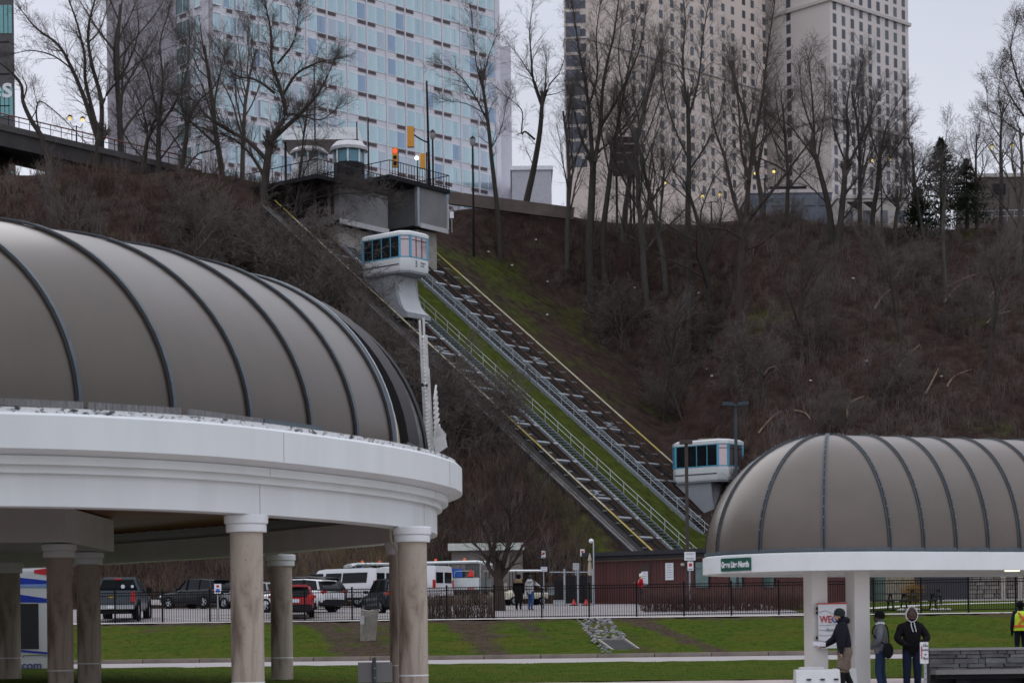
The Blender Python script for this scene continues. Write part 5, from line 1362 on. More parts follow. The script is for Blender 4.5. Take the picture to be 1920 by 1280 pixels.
spots = [ # px, distance, proto, scale, label
 (236, 151, 1, .95, 'bare tree behind the bridge at the left edge of the hotel end wall'), (420, 152, 0, .95, 'bare tree partly hidden by the big spreading tree, on its left'), (455, 149, 3, .8, 'thin upright bare tree just left of the thick spreading trunk'),
 (560, 150, 4, .8, 'small bare tree in front of the white entrance canopy'), (1062, 161, 3, .9, 'bare tree at the left glazed edge of the left beige tower'), (1168, 162, 3, 1.05, 'upright bare tree right behind the dark sign board'),
 (1212, 158, 1, .95, 'bare tree just right of the dark sign board'), (1248, 158, 3, .95, 'upright bare tree in front of the paired tower windows, left of the tall middle tree'), (1335, 152, 0, .95, 'bare tree right of the tall middle tree on the hilltop'), (1430, 156, 3, .8, 'thin bare tree at the joint between the two beige towers'),
 (1475, 154, 2, .9, 'small bare tree above the blue grey building'), (1612, 156, 3, .8, 'thin bare tree behind the funnel canopies'), (1712, 155, 2, .75, 'small bare tree left of the conifers against the sky'), (1735, 153, 4, .9, 'low bare tree in front of the conifer foot'),
 (1832, 156, 2, .7, 'small bare tree between conifer and slim right tree'), (1905, 149, 1, .75, 'bare tree below the crown at the right edge'), (1240, 147, 4, .95, 'leaning small bare tree on the slope right of the grass strip'), (1500, 139, 2, .75, 'bare tree mid slope right of the broad forked tree'),
 (1690, 138, 4, .9, 'small bare tree on the right slope below the pale tower corner'), (1850, 136, 4, 1.0, 'small bare tree on the slope near the right edge'), (1180, 160, 4, .9, 'small bare tree on the upper slope under the many stemmed tree'), (640, 127, 4, .75, 'scrubby bare tree left of the upper incline car'), (560, 124, 4, .75, 'scrubby bare tree above the pavilion vault'),
 (430, 128, 2, .6, 'scrubby bare tree on the left slope above the pavilion roof'), (140, 135, 4, .8, 'scrubby bare tree low on the far left slope'), (720, 121, 4, .62, 'scrubby bare tree in front of the left track below the upper car'),
 (350, 134, 4, .85, 'scrubby bare tree on the left slope under the bridge end')]
SCR = 'scrubby bare tree in the tangle along the left side of the left track'
def on_left(t, s):      # photo column and distance of a place beside the left track
    q_ = trk(t, s); return pix(q_)[0], q_.y
for i in range(17):
    t_ = 6.5+13*i/16+RNG.uniform(-.3, .3); a_, b_ = on_left(t_, -3.0-RNG.uniform(0, 3.0)); spots.append((a_, b_, 5+i % 2, RNG.uniform(.75, 1.15), SCR))
RSC = 'low tangled bare shrub on the right slope'
for px_, D_ in ((1150, 156), (1285, 146), (1420, 137), (1540, 140), (1590, 131), (1700, 134), (1725, 147), (1840, 142), (1660, 124), (1860, 124), (1480, 123), (1310, 152)):
    spots.append((px_+RNG.uniform(-15, 15), D_, 5+RNG.integers(2), RNG.uniform(.55, 1.0), RSC))
first = {}
for px, D, k, s_, lb in spots:
    r_ = ray(px, 400); x = r_.x*D; z = TZ(x, D)
    if k not in first:
        T, C = protos[k]; o = tree_thing(lb, T, C, (x, D, z), *mats_t[k], group='bare trees on the slope and hilltop'); first[k] = o
    else:
        o = copy_tree(first[k]); place(o, (x, D, z), label=lb)
    if lb == SCR: o['group'] = 'scrub along the left track'
    if lb == RSC: o['group'] = 'tangled shrubs on the right slope'
    o.scale = (s_, s_, s_); o.rotation_euler = (RNG.uniform(-.3, .3)*(k > 4), RNG.uniform(-.3, .3)*(k > 4), RNG.uniform(0, 6.28))

# conifers
M_needle = mat('conifer_needles', (.018, .028, .015), .9, var=.45, scale=1.5, spec=.2)
def conifer(label, px, pyt, D, spread, seed):
    a = P(px, pyt, D); zg = TZ(a.x, D); H = a.z-zg; rg = random.Random(seed)
    t = thing('conifer', label, 'tree', (a.x, D, zg), 0, 'dark conifers on the hilltop')
    m = MB(); m.tube([(a.x, D, zg-.3), (a.x, D, a.z-.2)], [.2, .03], 7); part('trunk', m, M_bark, t)
    C = MB()
    n = int(H*44)
    for i in range(n):
        f = rg.random()**.8; z = zg+.3+f*(H-.35); R_ = spread*(1-f)**.8*(.55+.6*rg.random()); az = rg.uniform(0, 6.283)
        d = Vector((math.cos(az), math.sin(az), .12)); p = Vector((a.x, D, z))
        for s_ in range(5):
            q_ = p+d*R_*(s_+1)/5+Vector((0, 0, -.05*s_)); L_ = .5*(1-.5*f)
            for w_ in range(3):
                e_ = rdir(rg, d, rg.uniform(.4, 1.2)); sd = e_.orthogonal().normalized()*.045
                tip = q_+e_*L_*rg.uniform(.6, 1.2)+Vector((0, 0, .1)); up_ = e_.cross(sd).normalized()*.04
                C.add([q_-sd, q_+sd, q_+up_, tip], [(0, 1, 3), (1, 2, 3), (2, 0, 3)])
    part('crown', mesh_of('crown', C, M_needle, wm(t).inverted(), 0, fix=False), None, t)
conifer('taller dark conifer on the hilltop right of the pale tower', 1764, 258, 156, 3.5, 1)
conifer('shorter dark conifer right beside the taller one', 1812, 296, 157, 2.9, 2)
conifer('small dark conifer at the foot of the taller one on its left', 1722, 352, 155, 2.0, 3)

# --- brush over the slopes: thousands of bare shrubs, no one could count them
M_br = [mat('brush_grey', (.135, .112, .104), .95, var=.35, scale=.35, spec=.1), mat('brush_brown', (.098, .070, .055), .95, var=.35, scale=.35, spec=.1), mat('brush_red', (.090, .050, .044), .95, var=.3, scale=.35, spec=.1), mat('brush_straw', (.17, .125, .075), .95, var=.35, scale=.5, spec=.1)]
def clump(seed, n, H, W, droop=0.0):
    rg = random.Random(seed); T = Tubes()
    for i in range(n):
        az = rg.uniform(0, 6.283); lean = abs(rg.gauss(0, W)); h = H*rg.uniform(.45, 1.1)
        d = Vector((math.cos(az)*lean, math.sin(az)*lean, 1)).normalized(); b0 = Vector((rg.gauss(0, .22), rg.gauss(0, .22), -.15))
        p1 = b0+d*h*.5; d2 = (d+Vector((rg.gauss(0, .3), rg.gauss(0, .3), -droop*rg.random()))).normalized(); p2 = p1+d2*h*.5
        T.add([b0, p1, p2], [.017, .012, .005], 3)
        for k in range(2):
            d3 = rdir(rg, d2, rg.uniform(.4, 1.0)); q_ = p1.lerp(p2, rg.random()*.7); T.add([q_, q_+d3*h*rg.uniform(.2, .4)], [.009, .004], 3)
    tri = []
    for f in T.f:
        tri.append(f[:3])
        if len(f) == 4: tri.append((f[0], f[2], f[3]))
    return np.array(T.v), np.array(tri)
CL = [clump(1, 15, 1.7, .35), clump(2, 13, 2.2, .28), clump(3, 16, 1.2, .6, .5), clump(4, 12, 2.7, .22), clump(5, 15, 1.5, .5, .3)]
def brush_obj(name, pts, scl, mi, kinds, aim=None):
    V, Fc = [], []; o = 0
    for (x, y, z), s_ in zip(pts, scl):
        v, f = CL[kinds[RNG.integers(len(kinds))]]
        a = RNG.uniform(0, 6.283); c, s2 = math.cos(a), math.sin(a)
        w = np.stack([(v[:, 0]*c-v[:, 1]*s2)*s_+x, (v[:, 0]*s2+v[:, 1]*c)*s_+y, v[:, 2]*s_+z], 1)
        V.append(w); Fc.append(f+o); o += len(w)
    V = np.concatenate(V); Fc = np.concatenate(Fc)
    me = bpy.data.meshes.new(name); me.vertices.add(len(V)); me.vertices.foreach_set('co', V.reshape(-1).astype(np.float32))
    me.loops.add(Fc.size); me.loops.foreach_set('vertex_index', Fc.reshape(-1).astype(np.int32))
    me.polygons.add(len(Fc)); me.polygons.foreach_set('loop_start', np.arange(0, Fc.size, 3, dtype=np.int32)); me.polygons.foreach_set('loop_total', np.full(len(Fc), 3, dtype=np.int32))
    me.materials.append(M_br[mi]); me.update(calc_edges=True)
    ob = bpy.data.objects.new(name, me); COL.objects.link(ob); tag(ob, kind='stuff'); return ob
# random places on the slopes seen by the camera
PT = []
tries = 0
while len(PT) < 6400 and tries < 90000:
    tries += 1
    px = RNG.uniform(-60, 1980); D = RNG.uniform(108, 170); r_ = ray(px, 700); x = r_.x*D
    z = TZ(x, D); fl = float(np.interp(D, FLY, FLZ))
    if z < fl+.25: continue
    t, s = ts_arr(np.array(x), np.array(D)); t, s = float(t), float(s)
    s0 = float(S0(t))
    edge = 1.2*math.sin(t*1.3)+.8*math.sin(t*3.1)
    if -2.2 < s < s0+edge*.5 and -1.8 < t < 21: continue
    if -4.2 < s <= -2.2 and -1 < t < 2.6: continue
    if z > float(np.interp(x, [-80, -20, -2, 15, 39, 90], [35.5, 35.2, 36.2, 34.8, 32.9, 32.3]))-.9 and RNG.random() < .7: continue
    PT.append((x, D, z, t, s, px))
rnd = RNG.random(len(PT)); groups = [[], [], []]
for p, u in zip(PT, rnd):
    nz_ = math.sin(p[0]*.35)+math.sin(p[1]*.5+p[0]*.15)
    g0 = .42+.12*nz_ if p[5] > 560 else .20+.08*nz_
    k = 0 if u < g0 else 1 if u < .72 else 2
    groups[k].append(p)
for k, nm in enumerate(('grey_brush', 'brown_brush', 'reddish_brush')):
    g = groups[k]; sc_k = [RNG.uniform(.55, 1.1)*(1.15 if p[4] < 0 else .85) for p in g]
    brush_obj(nm, [(p[0], p[1], p[2]) for p in g], sc_k, k, (0, 1, 2, 3, 4) if k == 0 else (0, 2, 4))
# straw coloured reeds at the foot of the slope behind the vans, and brush close to the lot
rp = []
for i in range(150):
    q_ = P(RNG.uniform(560, 735), 1060, RNG.uniform(117, 122)); rp.append((q_.x, q_.y, TZ(q_.x, q_.y)))
brush_obj('dry_reeds', rp, RNG.uniform(.7, 1.2, len(rp)), 3, (1, 3))
rp = []
for i in range(520):
    q_ = P(RNG.uniform(150, 1110), 1060, RNG.uniform(116.5, 125)); t, s = ts_arr(np.array(q_.x), np.array(q_.y))
    if s > -2.2 or (q_.y < 122 and abs(pix(q_)[0]-910) < 95): continue
    rp.append((q_.x, q_.y, TZ(q_.x, q_.y)))
brush_obj('foot_brush', rp, RNG.uniform(.8, 1.45, len(rp)), 1, (0, 1, 3))

# clipped bare hedges behind the fence
def hedge(label, px0, px1, y0, y1, h, seed, m_i):
    T = Tubes(); rg = random.Random(seed); x0, x1 = P(px0, 1130, y0).x, P(px1, 1130, y0).x
    n = int((x1-x0)*170)
    for i in range(n):
        x = rg.uniform(x0, x1); y = rg.uniform(y0, y1); z = TZ(x, y); hh = h*rg.uniform(.7, 1.08)
        m_ = Vector((x+rg.gauss(0, .1), y+rg.gauss(0, .1), z+hh*.5)); e_ = Vector((x+rg.gauss(0, .2), y+rg.gauss(0, .15), z+hh))
        T.add([Vector((x, y, z-.05)), m_, e_], [.010, .008, .004], 3)
    t = thing('hedge', label, 'hedge', ((x0+x1)/2, (y0+y1)/2, TZ((x0+x1)/2, y0)), 0)
    me = T.mesh('stems', M_br[m_i]); M_ = wm(t).inverted(); me.transform(M_); part('stems', me, None, t, kind='stuff')
hedge('brown bare hedge behind the fence between the pavilion column and the tree', 800, 925, 86.6, 88.4, 1.45, 1, 1)
hedge('reddish bare hedge behind the fence in front of the maroon building', 1208, 1512, 92, 95, 1.35, 2, 2)

# fallen branches and scraps of litter on the right slope
M_dead = mat('dead_wood', (.22, .16, .115), .9, var=.3, scale=2)
FB = [((1720, 482), (1682, 520)), ((1838, 520), (1772, 545)), ((1805, 540), (1770, 572)), ((1880, 548), (1850, 567)), ((1895, 592), (1850, 612)), ((1822, 702), (1775, 732)), ((1465, 780), (1422, 818)), ((1725, 655), (1668, 727)), ((1520, 796), (1490, 775)), ((1672, 550), (1640, 585)), ((1290, 560), (1275, 590)), ((1620, 752), (1588, 790)), ((1455, 696), (1432, 708)), ((1760, 700), (1735, 745))]
FBL = ['high on the right slope below the funnel canopies', 'high on the right slope near the right edge', 'just left of the highest right edge branch', 'at the right edge, upper half of the slope', 'at the right edge, middle of the slope', 'low on the slope, second from the right edge', 'low on the slope right of the double headed lamp post', 'long one lying diagonally in the middle of the right slope', 'short one just above the right shelter dome', 'in the upper middle of the right slope', 'on the slope beside the upper right of the grass strip', 'low in the middle of the slope above the shelter', 'short one near the thick straight trunk', 'low on the slope between the dome and the right edge']
for i, (a, b) in enumerate(FB):
    pa_, pb_ = hit(*a, d0=112), hit(*b, d0=112); up_ = Vector((0, 0, .35)); md = (pa_+pb_)/2+Vector((RNG.normal(0, .2), RNG.normal(0, .2), .45))
    m = MB(); m.tube(bez([pa_+up_, md, pb_+up_*.6], 4), [.035+.05*(k/8) for k in range(9)], 6)
    d = (pb_-pa_); 
    if d.length > 1.5: m.tube([md, md+d.normalized()*.5+Vector((.1, 0, .6))], [.03, .012], 5)
    single('fallen_branch', m, M_dead, 'pale fallen branch, '+FBL[i], 'branch', 'fallen branches on the right slope')
M_lit = mat('litter_white', (.55, .55, .56), .6, var=.1)
for i, (a, b) in enumerate(((1555, 543), (1600, 528), (1765, 712), (1625, 683), (1520, 720), (1325, 698), (1335, 711), (1190, 545), (1005, 455), (916, 478), (960, 503), (1027, 534), (1026, 596), (1310, 555))):
    q_ = hit(a, b, d0=112); m = MB(); m.sphere((q_.x, q_.y, q_.z+.25), .09, 6, 4, 0, 1.3, 1, .8)
    if i == 0: single('litter', m, mat('litter_blue', (.12, .30, .42), .6), 'small pale blue scrap on the slope below the pale tower', 'litter')
    else: single('litter', m, M_lit, 'small white scrap of litter lying on the wooded slope', 'litter', 'white scraps of litter on the slope')
# ------------------------------------------------------------------ fence
M_fence = mat('fence_black', (.007, .007, .008), .55, var=.2, spec=.12)
FX0, FX1, FY = -18.4, 22.6, 84.0
fence = thing('fence', 'long black picket fence along the top of the grass bank', 'fence', (0, FY, 1.95))
fz = lambda x: 1.93+.004*x
px_posts = []
x = P(216, 1170, FY).x
while x < FX1: px_posts.append(x); x += 2.0
x = px_posts[0]-2.0
mp_ = MB(); mp_.bx(-.035, .035, -.035, .035, -.22, 1.47); mp_.bx(-.045, .045, -.045, .045, 1.47, 1.50); me_post = mesh_of('post', mp_, M_fence, None, 0)
for x in px_posts: o = part('post', me_post, None, fence); o.location = Vector((x, FY, fz(x)))-fence.location
for a, b in zip([FX0]+px_posts, px_posts+[FX1]):
    for h_ in (.12, 1.28, 1.40):
        m = MB(); m.beam((a+.03, FY, fz(a)+h_), (b-.03, FY, fz(b)+h_), .035, .035); part('rail', m, M_fence, fence)
pm = MB(); pm.bx(-.009, .009, -.009, .009, .06, 1.41); me_pk = mesh_of('picket', pm, M_fence, None, 0)
xs = np.arange(FX0+.05, FX1, .1); xs = [x for x in xs if min(abs(x-q_) for q_ in px_posts) > .05]
vis = sorted(xs, key=lambda x: abs(x-1.0))
for x in vis[:300]: o = part('picket', me_pk, None, fence); o.location = Vector((x, FY, fz(x)))-fence.location
m = MB()
for x in vis[300:]: m.bx(x-.009, x+.009, FY-.009, FY+.009, fz(x)+.06, fz(x)+1.41)
part('picket_row', m, M_fence, fence, kind='stuff')

# ------------------------------------------------------------------ vehicles (local +x is forward)
def half(prof): return [(y, z) for y, z in prof]
def ringx(x, prof):
    """half profile [(y,z) bottom to top] mirrored to a closed ring at x"""
    return [Vector((x, -y, z)) for y, z in prof]+[Vector((x, y, z)) for y, z in reversed(prof)]
def carpaint(name, col, rough=.28): return mat(name, col, rough, var=.03, scale=1, coat=.5 if max(col) > .2 else .12, spec=.5 if max(col) > .2 else .22)
def wheel(root, x, y, r, w=.22, label=None):
    M = Matrix.Rotation(R(90), 3, 'X'); m = MB(); m.lathe([(r*.62, -w/2), (r*.93, -w/2), (r, -w*.3), (r, w*.3), (r*.93, w/2), (r*.62, w/2)], (x, y, r), 20, 0, M, cap=False)
    t = part('wheel', m, M_rubber, root, local=True)
    m = MB(); sg = 1 if y > 0 else -1
    yy = y+sg*w*.42
    m.lathe([(r*.64, -.02), (r*.58, .012), (r*.52, .0)], (x, yy, r), 20, 0, M, cap=False)
    for k in range(5):
        a = 2*math.pi*k/5; m.beam((x, yy, r), (x+r*.58*math.cos(a), yy, r+r*.58*math.sin(a)), .06, .03, (0, 1, 0))
    m.lathe([(r*.14, -.03), (r*.14, .03)], (x, yy, r), 12, 0, M); part('rim', m, M_chrome, t, local=True)
    m = MB(); m.lathe([(r*.60, -.03), (r*.60, .0)], (x, yy-sg*.05, r), 16, 0, M); part('brake_disc', m, M_dark, t, local=True)
def passenger_car(label, loc, yaw, L, W, H, paint, suv=True, group='cars parked in the lot behind the fence', dark_lower=True, name='parked_car'):
    t = thing(name, label, 'car', loc, 0, group)
    t.rotation_euler = (0, 0, yaw); WM[t.name] = Matrix.Translation(Vector(loc)) @ Matrix.Rotation(yaw, 4, 'Z')
    h = L/2; w = W/2; bl = H*.62; g = .24; r = .36 if suv else .33
    B = [(h, [(.55*w, .34), (.72*w, .42), (.74*w, .60), (.60*w, .66)]), (h-.10, [(.75*w, .26), (.90*w, .40), (.90*w, .66), (.74*w, .80)]), (h-.45, [(.86*w, g), (w, .42), (.99*w, .78), (.84*w, bl*.88)]),
         (h-1.25, [(.88*w, g), (w, .42), (w, .84), (.86*w, bl*.95)]), (h*.25, [(.88*w, g), (w, .42), (w, .86), (.90*w, bl)]), (-h*.3, [(.88*w, g), (w, .42), (w, .88), (.91*w, bl+.02)]),
         (-h+.5, [(.86*w, g+.02), (.99*w, .44), (w, .90), (.90*w, bl+.03)]), (-h+.12, [(.82*w, .30), (.93*w, .46), (.95*w, .90), (.84*w, bl)]), (-h, [(.74*w, .40), (.84*w, .50), (.86*w, .86), (.78*w, bl-.08)])]
    m = MB(); m.loft([ringx(x, p) for x, p in B]); body = part('body', m, paint, t, smooth=.9, local=True)
    G = [(h-1.35, .84*w, bl*.94, .82*w, bl*.945), (h-1.95, .88*w, bl, .72*w, H-.10), (h*.05, .90*w, bl, .74*w, H-.03), (-h*.45, .90*w, bl+.02, .73*w, H-.04), (-h+.42, .88*w, bl+.03, .69*w, H-.12), (-h+.06, .82*w, bl, .76*w, bl+.04)]
    m = MB(); m.loft([ringx(x, [(yb, zb), (yt, zt)]) for x, yb, zb, yt, zt in G]); part('windows', m, M_glass, t, smooth=.9, local=True)
    m = MB(); m.loft([ringx(x, [(y, z), (y-.06, z+.045)]) for x, y, z in ((h-1.90, .735*w, H-.12), (h*.05, .755*w, H-.045), (-h*.45, .745*w, H-.055), (-h+.30, .70*w, H-.145))]); part('roof', m, paint, t, smooth=.9, local=True)
    for s in (-1, 1):
        for (xa, za, ya), (xb, zb, yb), pw in (((h-1.34, bl*.95, .85*w), (h-1.93, H-.10, .735*w), .09), ((h*.02, bl, .905*w), (h*.0, H-.05, .755*w), .10), ((-h*.42, bl+.02, .905*w), (-h*.40, H-.06, .745*w), .10), ((-h+.30, bl+.03, .885*w), (-h+.52, H-.13, .715*w), .16)):
            m = MB(); m.beam((xa, s*ya, za), (xb, s*yb, zb), .05, pw, (0, 1, 0)); part('pillar', m, paint if pw != .10 else M_dark, t, local=True)
        m = MB(); m.box((-h+.10, s*.80*w, .93), (.18, .26, .14)); part('tail_light', m, M_red, t, local=True)
        m = MB(); m.box((h-.14, s*.74*w, .70), (.24, .30, .13)); part('headlight', m, M_plate, t, local=True)
        m = MB(); m.box((h-1.55, s*(w+.09), bl+.04), (.16, .18, .13)); part('mirror', m, paint, t, local=True)
        for x in (h-.88, -h+.86):
            m = MB(); m.lathe([(r+.07, -.02), (r+.07, .012), (r-.02, .012)], (x, s*(w-.004), r), 20, 0, Matrix.Rotation(R(90), 3, 'X'), cap=False); part('wheel_arch', m, M_dark if suv else M_black, t, local=True)
            wheel(t, x, s*(w-.11), r)
        m = MB(); m.bx(-h+.9, h-1.0, s*w-.02, s*w+.012, .26, .40); part('sill', m, M_dark, t, local=True)
        for x in (h*.05, -h*.42):
            m = MB(); m.box((x-.5, s*(w+.008), .87), (.17, .03, .035)); part('door_handle', m, paint, t, local=True)
            m = MB(); m.box((x-.02, s*(w-.001), .68), (.014, .012, .44)); part('door_seam', m, M_black, t, local=True)
    m = MB(); m.loft([ringx(x, p) for x, p in ((-h+.3, [(.86*w, .24), (.97*w, .32), (.97*w, .52), (.9*w, .56)]), (-h-.05, [(.76*w, .30), (.86*w, .34), (.86*w, .54), (.76*w, .58)]))]); part('bumper', m, M_dark if dark_lower else paint, t, local=True)
    m = MB(); m.box((-h-.04, 0, .74), (.03, .50, .15)); part('licence_plate', m, M_plate, t, local=True)
    m = MB(); m.box((-h+.3, 0, H-.11), (.2, .9*w, .03)); part('spoiler', m, paint, t, local=True)
    if suv:
        for s in (-1, 1):
            m = MB(); m.tube([(h*.1, s*.62*w, H), (-h*.55, s*.62*w, H-.01)], .02, 5); part('roof_rail', m, M_black, t, local=True)
    return t
def gnd(px, py, D):
    p = P(px, py, D); return Vector((p.x, p.y, TZ(p.x, p.y)+.015))
CG = carpaint('paint_charcoal', (.018, .022, .026)); CW = carpaint('paint_white', (.66, .67, .69)); CR = carpaint('paint_red', (.36, .008, .016)); CB = carpaint('paint_dark_blue', (.012, .020, .028)); CGy = carpaint('paint_grey', (.075, .075, .078))
YL = math.pi-R(36)      # nose away to the left
passenger_car('dark charcoal crossover parked at the back of the lot, behind the blue disabled parking sign', gnd(371, 1138, 112), YL, 4.45, 1.86, 1.66, CG)
passenger_car('dark grey crossover behind the white crossover, its roof showing above it', gnd(570, 1135, 106), YL+R(2), 4.6, 1.9, 1.72, CGy)
passenger_car('white crossover with black lower bumper beside the red hatchback', gnd(560, 1147, 98.5), YL+R(4), 4.45, 1.86, 1.62, CW)
passenger_car('bright red hatchback seen from behind, partly hidden by the back stone column', gnd(549, 1160, 90.5), R(90)+R(8), 4.25, 1.82, 1.50, CR, False)
passenger_car('dark blue crossover with red tail lights left of the right end stone column', gnd(733, 1152, 93.5), R(90)+R(20), 4.5, 1.86, 1.64, CB)
passenger_car('silver car barely seen between the nearest stone column and the dark crossover', gnd(474, 1134, 110), YL, 4.4, 1.8, 1.45, carpaint('paint_silver', (.25, .26, .27)), False)

def pickup(label, loc, yaw):
    t = thing('pickup_truck', label, 'truck', loc); t.rotation_euler = (0, 0, yaw); WM[t.name] = Matrix.Translation(Vector(loc)) @ Matrix.Rotation(yaw, 4, 'Z')
    paint = carpaint('paint_slate', (.060, .072, .085)); w = 1.0; h = 2.9
    m = MB(); m.loft([ringx(x, p) for x, p in ((h, [(.7, .5), (.85, .6), (.85, .95), (.7, 1.1)]), (h-.2, [(.88, .42), (w, .6), (w, 1.05), (.85, 1.18)]), (h-1.5, [(.9, .42), (w, .6), (w, 1.15), (.92, 1.24)]), (.1, [(.9, .42), (w, .6), (w, 1.2), (.95, 1.27)]), (-.9, [(.9, .42), (w, .6), (w, 1.2), (.95, 1.28)]))]); part('body', m, paint, t, smooth=.9, local=True)
    m = MB(); m.loft([ringx(x, p) for x, p in ((-.92, [(.9, .5), (w, .62), (w, 1.22), (.94, 1.30)]), (-h+.03, [(.9, .52), (w, .64), (w, 1.20), (.94, 1.28)]))]); part('bed', m, paint, t, smooth=.9, local=True)
    m = MB(); m.bx(-h-.02, -h+.04, -.82, .82, .66, 1.27); m.bx(-h-.035, -h-.02, -.70, .70, .72, .92); tg = part('tailgate', m, paint, t, local=True)
    m = MB(); m.prism([(-h-.04, -.16, .98), (-h-.04, -.05, .98), (-h-.04, -.04, .95), (-h-.04, .12, .95), (-h-.04, .13, .98), (-h-.04, .16, 1.02), (-h-.04, .05, 1.02), (-h-.04, .04, 1.05), (-h-.04, -.12, 1.05), (-h-.04, -.13, 1.02)], (-.02, 0, 0)); part('emblem', m, mat('emblem_gold', (.42, .26, .06), .3, metal=.6), tg, local=True)
    m = MB(); m.bx(-h-.12, -h+.1, -.96, .96, .46, .64); part('bumper', m, M_chrome, t, local=True)
    m = MB(); m.bx(-h-.14, -h-.11, -.20, .20, .49, .63); part('licence_plate', m, M_plate, t, local=True)
    m = MB(); m.bx(-h+.1, -.5, -.7, .7, .28, .45); part('chassis', m, M_black, t, local=True)
    G = [(1.15, .90, 1.24, .88, 1.25), (.35, .93, 1.27, .72, 1.84), (-.55, .93, 1.27, .74, 1.86), (-.90, .92, 1.28, .72, 1.80)]
    m = MB(); m.loft([ringx(x, [(yb, zb), (yt, zt)]) for x, yb, zb, yt, zt in G]); part('windows', m, M_glass, t, smooth=.9, local=True)
    m = MB(); m.loft([ringx(x, [(y, z), (y-.08, z+.07)]) for x, y, z in ((.40, .74, 1.83), (-.5, .76, 1.86), (-.93, .74, 1.80))]); roof = part('roof', m, paint, t, smooth=.9, local=True)
    m = MB(); m.bx(-.99, -.90, -.16, .16, 1.80, 1.86); part('brake_light', m, M_red, roof, local=True)
    for s in (-1, 1):
        m = MB(); m.bx(-h-.03, -h+.12, s*.91-.09, s*.91+.09, .78, 1.22); part('tail_light', m, M_red, t, local=True)
        for a, b in (((1.15, s*.91, 1.25), (.37, s*.735, 1.83)), ((-.92, s*.935, 1.28), (-.92, s*.73, 1.82)), ((-.1, s*.945, 1.27), (-.12, s*.755, 1.85))):
            m = MB(); m.beam(a, b, .06, .11, (0, 1, 0)); part('pillar', m, paint, t, local=True)
        m = MB(); m.box((.75, s*1.16, 1.36), (.14, .24, .24)); part('mirror', m, M_black, t, local=True)
        for x in (h-.95, -h+1.15):
            wheel(t, x, s*.88, .40, .27); m = MB(); m.lathe([(.49, -.06), (.51, .05), (.42, .05)], (x, s*1.0, .42), 20, 0, Matrix.Rotation(R(90), 3, 'X'), cap=False); part('wheel_arch', m, M_dark, t, local=True)
    m = MB(); m.lathe([(.09, 0), (.09, .012)], (-.915, -.2, 1.5), 12, 0, Matrix.Rotation(R(-90), 3, 'Y')); m.lathe([(.07, 0), (.07, .012)], (-.915, -.62, 1.5), 12, 0, Matrix.Rotation(R(-90), 3, 'Y')); part('window_sticker', m, M_plate, t, local=True)
    return t
pickup('slate blue pickup truck seen from behind at the left end of the lot', gnd(205, 1175, 87.6)+Vector((0, 2.8, .12)), R(90)+R(3))

def van(label, loc, yaw, L=5.6, W=2.0, H=2.10):
    t = thing('passenger_van', label, 'van', loc, 0, 'white passenger vans at the back of the lot'); t.rotation_euler = (0, 0, yaw); WM[t.name] = Matrix.Translation(Vector(loc)) @ Matrix.Rotation(yaw, 4, 'Z')
    h = L/2; w = W/2
    S = [(h, [(.72*w, .4), (.8*w, .5), (.8*w, .85), (.6*w, .95)]), (h-.25, [(.88*w, .35), (w, .5), (.98*w, .95), (.82*w, 1.12)]), (h-.75, [(.9*w, .35), (w, .5), (w, 1.1), (.86*w, 1.28)]), (h-1.55, [(.9*w, .35), (w, .5), (.98*w, 1.25), (.78*w, H-.06)]),
         (h-2.1, [(.9*w, .35), (w, .5), (.98*w, 1.25), (.80*w, H)]), (-h+.4, [(.9*w, .35), (w, .5), (.98*w, 1.25), (.80*w, H)]), (-h, [(.86*w, .38), (.96*w, .5), (.94*w, 1.25), (.78*w, H-.05)])]
    m = MB(); m.loft([ringx(x, p) for x, p in S]); part('body', m, CW, t, smooth=.8, local=True)
    def sp(s, x0, x1, z0, z1, k0=0, k1=0):
        yb = s*(.985*w+.012-(z0-1.25)*.215*w); yt = s*(.985*w+.012-(z1-1.25)*.215*w)
        return [(x0+k0, yb, z0), (x1+k1, yb, z0), (x1, yt, z1), (x0, yt, z1)]
    for s in (-1, 1):
        for x0, x1, k0, k1 in ((h-1.95, h-1.0, 0, .35), (-.45, h-2.15, 0, 0), (-h+.55, -.55, 0, 0)):
            m = MB(); m.prism(sp(s, x0, x1, 1.30, 1.86, k0, k1), (0, s*.012, 0)); part('side_window', m, M_glass, t, local=True)
        m = MB(); m.bx(-h+.3, h-.5, s*w-.02, s*w+.015, .36, .50); part('sill', m, M_dark, t, local=True)
        m = MB(); m.bx(-h-.03, -h+.10, s*.90*w-.06, s*.90*w+.06, .95, 1.40); part('tail_light', m, M_red, t, local=True)
        m = MB(); m.box((h-1.0, s*(w+.16), 1.32), (.14, .24, .3)); part('mirror', m, M_dark, t, local=True)
        for x in (h-1.0, -h+1.15): wheel(t, x, s*(w-.12), .35)
        for x in (h-1.0, -h+1.15):
            m = MB(); m.lathe([(.42, -.02), (.42, .02), (.34, .02)], (x, s*(w-.005), .36), 20, 0, Matrix.Rotation(R(90), 3, 'X'), cap=False); part('wheel_arch', m, M_black, t, local=True)
    for s in (-1, 1):
        m = MB(); m.bx(-h-.02, -h+.02, s*.42*w-.34*w, s*.42*w+.34*w, 1.22, 1.82); part('rear_window', m, M_glass, t, local=True)
    m = MB(); m.bx(-h-.08, -h+.1, -.9*w, .9*w, .38, .52); part('bumper', m, M_dark, t, local=True)
    m = MB(); m.bx(-h-.025, -h+.0, -.25, .25, .85, .98); part('licence_plate', m, M_plate, t, local=True)
    m = MB(); m.prism([(h-.78, -.82*w, 1.27), (h-.78, .82*w, 1.27), (h-1.52, .72*w, H-.10), (h-1.52, -.72*w, H-.10)], (.05, 0, .03)); part('windscreen', m, M_glass, t, local=True)
    return t
